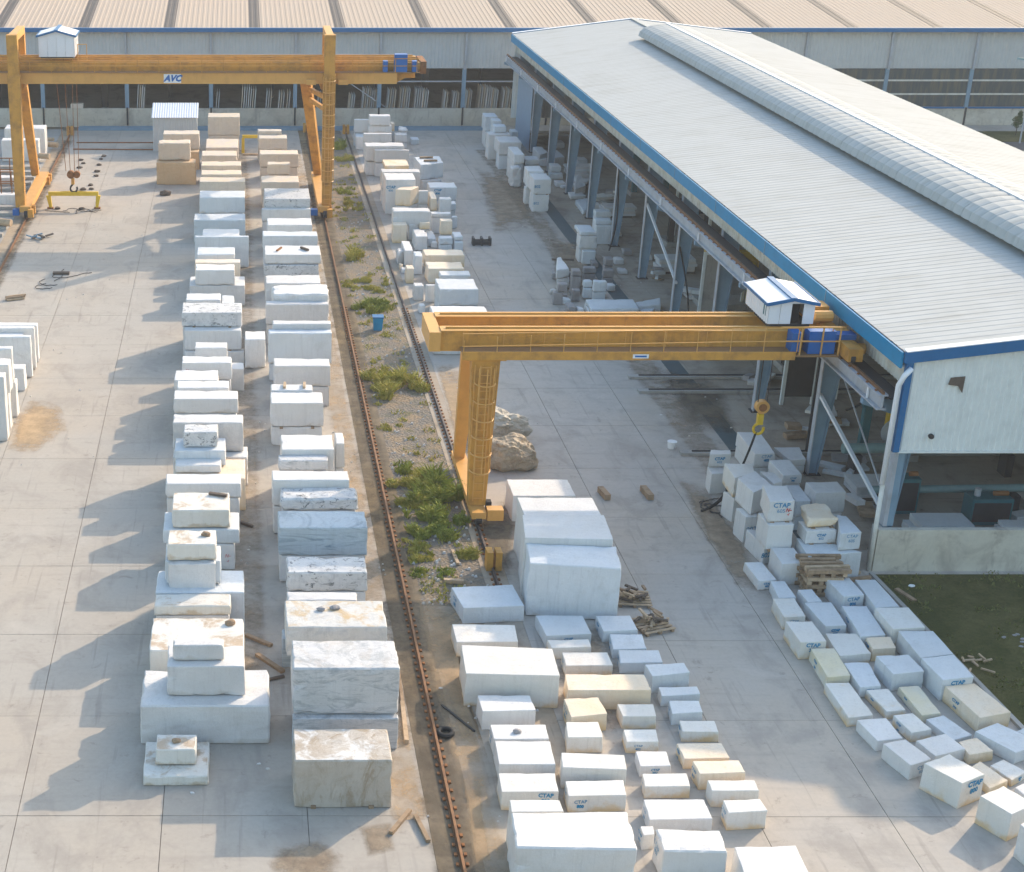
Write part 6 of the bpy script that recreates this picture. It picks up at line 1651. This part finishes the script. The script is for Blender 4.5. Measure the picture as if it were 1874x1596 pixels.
for k in range(3): MB().box(p.x - .6 + .54 * k, p.x - .48 + .54 * k, p.y - .3, p.y + .35, 0, .5).build('rib', 'steel_dark', cl)
p = W(72, 437, 0)
jk = thing('scrap_heap', 'low heap of dark scrap on the bright concrete near the left rail', 'scrap heap', p)
for k in range(12):
    a = Vector((p.x + rw.uniform(-.5, .5), p.y + rw.uniform(-.4, .4), rw.uniform(.05, .2)))
    b = a + Vector((rw.uniform(-.5, .5), rw.uniform(-.4, .4), rw.uniform(-.03, .1)))
    MB().beam(a, b, rw.uniform(.06, .18), .08).build('scrap_piece', rw.choice(['steel_dark', 'wood_dark', 'steel_blue']), jk)
p = W(30, 549, 0)
jk = thing('wood_bundle', 'bundle of short logs on the concrete at the left edge', 'logs', p)
for k in range(7):
    a = Vector((p.x - .55 + rw.uniform(-.1, .1), p.y - .3 + k * .09, .07 + .1 * (k % 2)))
    MB().tube([a, a + Vector((.95, .35 + rw.uniform(-.1, .1), 0))], .06, 7).build('log', rw.choice(['wood_pale', 'wood']), jk)
def cable(x, y, seed, label, s=1.0):
    c = W(x, y, 0); r_ = random.Random(seed); mb_ = MB()
    for q in range(5):
        a = c + Vector((r_.uniform(-.4, .4), r_.uniform(-.6, .6), 0)) * s; pts = []
        an = r_.uniform(0, 6)
        for k in range(12):
            pts.append((a.x, a.y, .03 + .02 * (k % 2)))
            an += r_.uniform(-.8, .8); a = a + Vector((math.cos(an), math.sin(an), 0)) * .16 * s
        mb_.tube(pts, .022, 5)
    o = mb_.build('chain_sling', 'steel_dark'); tag(o, label, 'chain')
cable(92, 515, 2, 'tangled dark chains on the edge of the crane girder shadow', 1.3)
cable(138, 388, 5, 'dark chains lying under the right arm of the lifting beam', 1.1)
cable(1290, 928, 8, 'tangled chain at the ground end of the black sling', .6)
# yellow lifting frame standing among the cream blocks
p = W(240 + 830 / 3.904, 150 + 510 / 3.904, 0)
yf = thing('lifting_gantry', 'yellow steel lifting frame standing between the two cream rows', 'lifting frame', p)
MB().box(p.x - .4, p.x + 3.0, p.y - .1, p.y + .1, 1.25, 1.5).build('cross_beam', 'lifting_yellow', yf)
for xx in (p.x - .35, p.x + 2.9): MB().box(xx - .12, xx + .12, p.y - .12, p.y + .12, 0, 1.25).build('arm', 'lifting_yellow', yf)
MB().box(p.x - .4, p.x + 1.0, p.y - .9, p.y - .7, 0, .15).build('foot_bar', 'wood_pale', yf)

# strips of concrete beams, racks and logs beyond the left rail
for k in range(16):
    y = 92 + k * 1.9
    sm_ = MB().box(-22, -15.5, y, y + .5, .0, .22).build('concrete_beam', 'grey_concrete')
    tag(sm_, 'pale concrete bearer beam lying across the strip beyond the left rail', 'concrete beam', 'concrete bearer beams beyond the left rail')
def rack(y, label):
    r = thing('steel_rack', label, 'steel rack', (-18, y, .22))
    for k in range(7): MB().beam((-20.6 + k * .75, y, .22), (-20.6 + k * .75, y, 2.3), .07).build('post', 'rust', r)
    for z in (.5, 1.4, 2.25): MB().beam((-20.7, y + .05, z), (-16.0, y + .05, z), .07).build('rail', 'rust', r)
rack(W(60, 345, 0).y, 'rusty slab rack with upright posts behind the left crane leg'); rack(W(40, 372, 0).y, 'rusty slab rack with upright posts at the left edge, nearer')
for (x, y, s, lb) in ((95, 270, .45, 'orange log end behind the left crane leg beside the white slabs'), (80, 291, .45, 'orange log below the white slabs by the left rail'), (8, 414, .5, 'orange-brown log at the left edge by the crane wheels'), (88, 258, .3, 'short reddish post beside the tall white slabs')):
    p = W(x, y, .2); r = MB().tube([(p.x - .7, p.y + .2, .22 + s * .5), (p.x + .5, p.y - .2, .22 + s * .5)], s * .5, 10)
    tag(r.build('log', 'wood_pale'), lb, 'log')

# ground beams with rails running into the workshop
for k, (x, y, lb) in enumerate(((1150, 688, 'farther transfer rail beam running from the lane into the workshop'), (1168, 714, 'nearer of the paired transfer rail beams entering the workshop'), (1245, 827, 'transfer rail beam behind the corner pile of blocks'))):
    p = W(x, y, .12)
    r = thing('transfer_rail', lb, 'rail beam', (p.x + 5, p.y, 0))
    MB().box(p.x, p.x + 14, p.y - .2, p.y + .2, .005, .14).build('beam', 'grey_concrete', r)
    MB().box(p.x + .5, p.x + 14, p.y - .03, p.y + .03, .145, .2).build('rail', 'steel_dark', r)
# ---- machines inside the near workshop
def machine(c, s, label, mat='machine_teal', acc='lifting_yellow', rot=0):
    x, y = c
    r = thing('stone_saw', label, 'stone cutting machine', (x, y, 0), 'machines inside the near workshop')
    MB().box(x - 1.2 * s, x + 1.2 * s, y - .8 * s, y + .8 * s, -.01, .25 * s).build('bed', 'grey_concrete', r)
    MB().box(x - 1.1 * s, x - .8 * s, y - .6 * s, y - .3 * s, .26 * s, 2.2 * s).build('column', mat, r)
    MB().box(x + .8 * s, x + 1.1 * s, y - .6 * s, y - .3 * s, .26 * s, 2.2 * s).build('column', mat, r)
    MB().box(x - 1.2 * s, x + 1.2 * s, y - .65 * s, y - .25 * s, 2.21 * s, 2.55 * s).build('cross_beam', mat, r)
    MB().box(x - .3 * s, x + .3 * s, y - .9 * s, y - .66 * s, 1.5 * s, 2.5 * s).build('saw_head', acc, r)
    MB().tube([(x + .05, y - 1.0 * s, 1.3 * s), (x + .05, y - .92 * s, 1.3 * s)], .55 * s, 18).build('saw_blade', 'steel_pale', r)
    MB().tube([(x + .35 * s, y - .8 * s, 2.0 * s), (x + .85 * s, y - .8 * s, 2.0 * s)], .16 * s, 10).build('motor', mat, r)
machine((28.0, 62.5), 1.1, 'teal stone saw just inside the near corner of the workshop')
machine((33.5, 57.5), 1.2, 'teal stone saw behind the gable opening')
machine((27.6, 84.5), 1.3, 'yellow stone saw visible between the middle columns', 'lifting_yellow', 'machine_teal')
machine((28.6, 74), 1.2, 'grey stone saw behind the column next to the trolley house', 'steel_dark', 'machine_teal')
machine((29, 98), 1.2, 'grey stone saw deep in the shade of the middle bays', 'steel_dark', 'steel_blue')
machine((30, 112), 1.2, 'teal stone saw in the shade of the far bays')
for k, (x, y, lb) in enumerate(((26.4, 68.5, 'white steel door frame standing inside the workshop behind the hook'), (26.2, 82.0, 'grey panel frame standing behind the yellow saw'))):
    r = thing('door_portal', lb, 'steel frame', (x, y, 0))
    MB().box(x - .8, x - .65, y, y + .15, 0, 3.6).build('post', 'cladding_white', r)
    MB().box(x + .65, x + .8, y, y + .15, 0, 3.6).build('post', 'cladding_white', r)
    MB().box(x - .8, x + .8, y, y + .15, 3.61, 3.75).build('lintel', 'cladding_white', r)
    MB().box(x - .64, x + .64, y + .05, y + .09, 0.4, 3.58).build('panel', 'steel_dark' if k == 0 else 'grey_concrete', r)
def slabpile(x, y, n, label, L=2.2, D=1.3, mat='marble_bluish'):
    r = thing('slab_pile', label, 'slab pile', (x, y, 0), 'slab piles inside the near workshop')
    MB().box(x - L * .45, x + L * .45, y - D * .45, y + D * .45, -.01, .12).build('timber_base', 'wood_dark', r)
    for k in range(n):
        j, i = rw.uniform(-.12, .12), rw.uniform(-.1, .1)
        MB().box(x - L / 2 + j, x + L / 2 + j, y - D / 2 + i, y + D / 2 + i, .125 + k * .16, .27 + k * .16).build('slab', rw.choice([mat, 'marble_greyish']), r)
slabpile(26.3, 58.2, 3, 'brownish slab pile on the floor behind the corner pile', 2.4, 1.4, 'marble_greyish')
slabpile(27.2, 79.3, 2, 'low slab pile beyond the open concrete inside the middle bays')
slabpile(26.6, 91.5, 5, 'pale slab pile inside beside a middle column')
slabpile(26.2, 105.5, 4, 'grey slab pile inside the fourth bay from the far end')
slabpile(26.4, 118.5, 4, 'pale slab pile inside near the clad end bay')
slabpile(30.2, 53.8, 3, 'white slabs lying behind the low gable wall', 1.8, 1.2, 'marble_white')
slabpile(27.0, 54.2, 4, 'crooked bluish slabs behind the low gable wall near its corner', 2.0, 1.2)
slabpile(36.0, 55.5, 3, 'grey slabs deep behind the low gable wall', 2.4, 1.2)
for k, (xa, xb, y, z, rr_, lb) in enumerate(((28.2, 33.6, 53.0, .35, .32, 'thick pale teal pipe lying behind the low gable wall'), (25.2, 31.6, 56.6, .9, .16, 'thin pale pipe on trestles behind the gable wall'),
                                       (25.4, 33.0, 60.2, 1.2, .22, 'pale teal pipe beyond the first machines'), (31.5, 40, 53.6, .3, .25, 'dark teal pipe running to the right behind the gable wall'))):
    r = thing('steel_pipe', lb, 'pipe', ((xa + xb) / 2, y, z), 'pipes inside the near workshop')
    MB().tube([(xa, y, z), (xb, y + .2, z)], rr_, 12).build('pipe', 'pipe_teal', r)
    for xx in (xa + .6, xb - .6): MB().box(xx - .15, xx + .15, y - .3, y + .4, 0, max(.05, z - rr_)).build('trestle', 'steel_dark', r)
bkx = thing('black_column_hose', 'tall dark twin hose column hanging behind the blue cabinets to the floor', 'hose', (24.9, 62.4, 0))
MB().box(24.75, 24.9, 62.4, 62.55, 0, 6.0).build('hose', 'rubber', bkx); MB().box(24.98, 25.08, 62.4, 62.55, 0, 6.0).build('hose', 'rust', bkx)
def hose(a, b, sag, label):
    a, b = Vector(a), Vector(b); pts = []
    for k in range(13):
        u = k / 12; p_ = a.lerp(b, u); p_.z = a.z + (b.z - a.z) * u ** .6; p_.x += sag * math.sin(math.pi * u); pts.append(p_)
    tag(MB().tube(pts, .05, 6).build('black_hose', 'rubber'), label, 'hose', 'black hoses hanging along the workshop columns')
hose((24.0, 97.0, 5.6), (22.9, 93.0, .9), .25, 'black hose curving from a column bracket to the three-high block stack')
hose((24.0, 83.0, 5.7), (24.4, 80.2, .1), .3, 'black hose hanging to the floor near the long pale slab')
hose((24.6, 57.5, 5.6), (25.2, 60, 3.0), .4, 'black hose hanging below the runway near the corner')
lawnbits = [(1565 + 120, 1073, .2, 'white scrap on the lawn near the low wall'), (1850, 1170, .35, 'pale rubble patch on the lawn at the right'), (1780, 1215, .3, 'branches and wood scraps at the lawn edge')]
p = W(1668, 1073, .02); tag(rock('scrap', (p.x, p.y, .02), (.12, .09, .04), 'paint_white', '', 'scrap', 4, 2), 'small white scrap on the lawn near the low wall', 'scrap')
p = W(1850, 1172, .02)
for k in range(6): tag(rock('scrap', (p.x + rw.uniform(-.5, .5), p.y + rw.uniform(-.5, .5), .02), (.08, .06, .03), 'granite_rough', '', 'scrap', 14 + k, 2), 'pale stone scrap on the lawn at the right edge', 'scrap', 'pale scraps on the lawn')
p = W(1785, 1215, .02); r = thing('branch_heap', 'heap of pale branches and wood scraps at the lawn edge', 'branches', p)
for k in range(9):
    a = Vector((p.x + rw.uniform(-.4, .4), p.y + rw.uniform(-.7, .7), .08)); MB().beam(a, a + Vector((rw.uniform(-.5, .5), rw.uniform(-.6, .6), rw.uniform(0, .15))), .06, .05).build('branch', 'wood_pale', r)
for k, (x, y) in enumerate(((455, 1007), (490, 1408), (474, 1399), (352, 1452), (806, 1260), (590, 1420), (1210, 760))):
    p = W(x, y, 0)
    tag(rock('pebble', (p.x, p.y, 0), (.07, .05, .03), 'marble_white', '', 'pebble', k, 1), 'tiny white stone chip on the concrete', 'stone chip', 'stone chips on the concrete')

# more clutter on the workshop floor: offcuts, plates and crates seen between the columns
names = ['pale', 'grey', 'dusty', 'chipped', 'thin', 'thick']
spots = [(24.9, 56.3, 1.0, .5, 'near the corner column'), (25.8, 60.6, 1.2, .35, 'behind the corner pile of blocks'), (25.2, 64.6, .9, .5, 'in front of the white door portal'), (27.4, 66.2, 1.3, .6, 'beside the tall hose column'),
         (25.5, 72.0, 1.1, .4, 'beyond the second column'), (25.0, 76.5, .9, .7, 'by the third column'), (26.4, 86.5, 1.3, .5, 'near the yellow saw'), (25.3, 90.0, .8, .6, 'behind the three-high stack'),
         (25.0, 100.5, 1.3, .7, 'between two middle columns'), (26.6, 109.5, 1.4, .9, 'in the shade of the far bays'), (25.2, 114.0, 1.2, .6, 'beside a far column'), (28.5, 52.9, 1.2, .5, 'just behind the low gable wall'),
         (31.8, 55.2, 1.5, .4, 'near the thick pipe behind the gable wall'), (34.6, 53.3, 1.1, .6, 'under the gable cladding at the right')]
for k, (x, y, s, h, wh) in enumerate(spots):
    r_ = random.Random(k)
    r = thing('offcut_pile', names[k % 6] + ' stone offcuts heaped on the workshop floor ' + wh, 'stone offcuts', (x, y, 0), 'offcut piles inside the near workshop')
    for q in range(5):
        a0 = Vector((x + r_.uniform(-.5, .5) * s, y + r_.uniform(-.5, .5) * s, .04 + h * .22 * q)); an = r_.uniform(0, 3.1)
        dv = Vector((math.cos(an), math.sin(an), r_.uniform(-.12, .12))) * s * r_.uniform(.3, .6)
        MB().beam(a0 - dv, a0 + dv, r_.uniform(.2, .6) * s, r_.uniform(.06, .25)).build('offcut', r_.choice(['marble_greyish', 'marble_bluish', 'granite_rough', 'marble_dusty', 'wood']), r)

for k, (x, y, w_, h_, dp, m, lb) in enumerate([(29.5, 55.6, 1.6, 1.1, .8, 'machine_teal', 'low teal gearbox cabinet behind the gable wall'), (35.0, 59.0, 1.4, 1.7, 1.0, 'crane_orange', 'orange control cabinet in the shade behind the gable wall'),
                                             (26.6, 56.6, .9, 1.5, .7, 'machine_teal', 'teal motor cabinet just inside the corner column'), (38.0, 54.5, 1.8, .9, 1.0, 'steel_blue', 'bluish steel tank behind the low gable wall at the right edge')]):
    r = thing('machine_cabinet', lb, 'machine', (x, y, 0), 'cabinets inside the near workshop')
    MB().box(x - w_ / 2, x + w_ / 2, y - dp / 2, y + dp / 2, 0, h_).build('body', m, r)
    MB().box(x - w_ / 2 + .08, x + w_ / 2 - .08, y - dp / 2 - .03, y - dp / 2 - .005, .15, h_ - .15).build('door', 'steel_dark', r)
    MB().tube([(x - w_ * .3, y, h_ + .005), (x - w_ * .3, y, h_ + .3)], .12, 10).build('motor', 'steel_pale', r)
    MB().tube([(x + w_ * .1, y, h_ + .1), (x + w_ * .45, y, h_ + .1)], .1, 10).build('shaft', 'rust', r)
# power cable looped along the near crane girder and festoon on the far one
for (x0f, x1f, yy, zz, par, n_) in ((8.2, 19.8, YN + 1.36, 7.45, nc, 12), (-14, 10, YF + 1.62, 10.2, fc, 20)):
    pts = []
    for k in range(n_ * 6 + 1):
        u = k / (n_ * 6); pts.append((x0f + (x1f - x0f) * u, yy, zz - .28 * abs(math.sin(math.pi * u * n_))))
    MB().tube(pts, .025, 5).build('power_cable', 'rubber', par)
for k in range(9):
    xx = 8.6 + k * 1.55
    MB().box(xx, xx + .03, YN + .735, YN + .748, 6.84, 7.6).build('stiffener', 'crane_bright', nc)
# rubble chips and sand around the block rows
ch = MB()
for k in range(700):
    zone = rw.choice([(-1.6, 1.4, 38, 110), (3.8, 5.5, 36, 110), (9.9, 14, 60, 125), (19, 24, 56, 110), (-13.8, -6, 60, 118), (7, 10, 34, 50)])
    x, y = rw.uniform(zone[0], zone[1]), rw.uniform(zone[2], zone[3]); s = rw.uniform(.012, .05)
    if noise.noise(Vector((x * .6, y * .3, 7))) < 0: continue
    ch.frustum([(x - s, y - s, .004), (x + s, y - s * .8, .004), (x + s * .9, y + s, .004), (x - s, y + s * .7, .004)], [(x - s * .5, y - s * .5, s), (x + s * .6, y - s * .4, s * 1.1), (x + s * .4, y + s * .5, s), (x - s * .4, y + s * .4, s * .9)])
tag(ch.build('stone_rubble', 'marble_greyish'), 'small stone chips scattered over the yard concrete', 'stone chips', kind='stuff')
# ------------------------------------------------------------------ thin haze in the air
hz = MB().box(-60, 125, -8, 200, -1.6, 29.5).build('haze', 'paint_white')
hm = bpy.data.materials.new('haze_air'); hm.use_nodes = True
for n in list(hm.node_tree.nodes): hm.node_tree.nodes.remove(n)
ho = hm.node_tree.nodes.new('ShaderNodeOutputMaterial')
hv = hm.node_tree.nodes.new('ShaderNodeVolumePrincipled')
hv.inputs['Density'].default_value = 0.0005
hv.inputs['Color'].default_value = (0.93, 0.95, 1.0, 1)
hm.node_tree.links.new(hv.outputs[0], ho.inputs['Volume'])
hz.data.materials.clear(); hz.data.materials.append(hm)
tag(hz, 'thin pale haze filling the air of the yard', 'haze', kind='stuff')
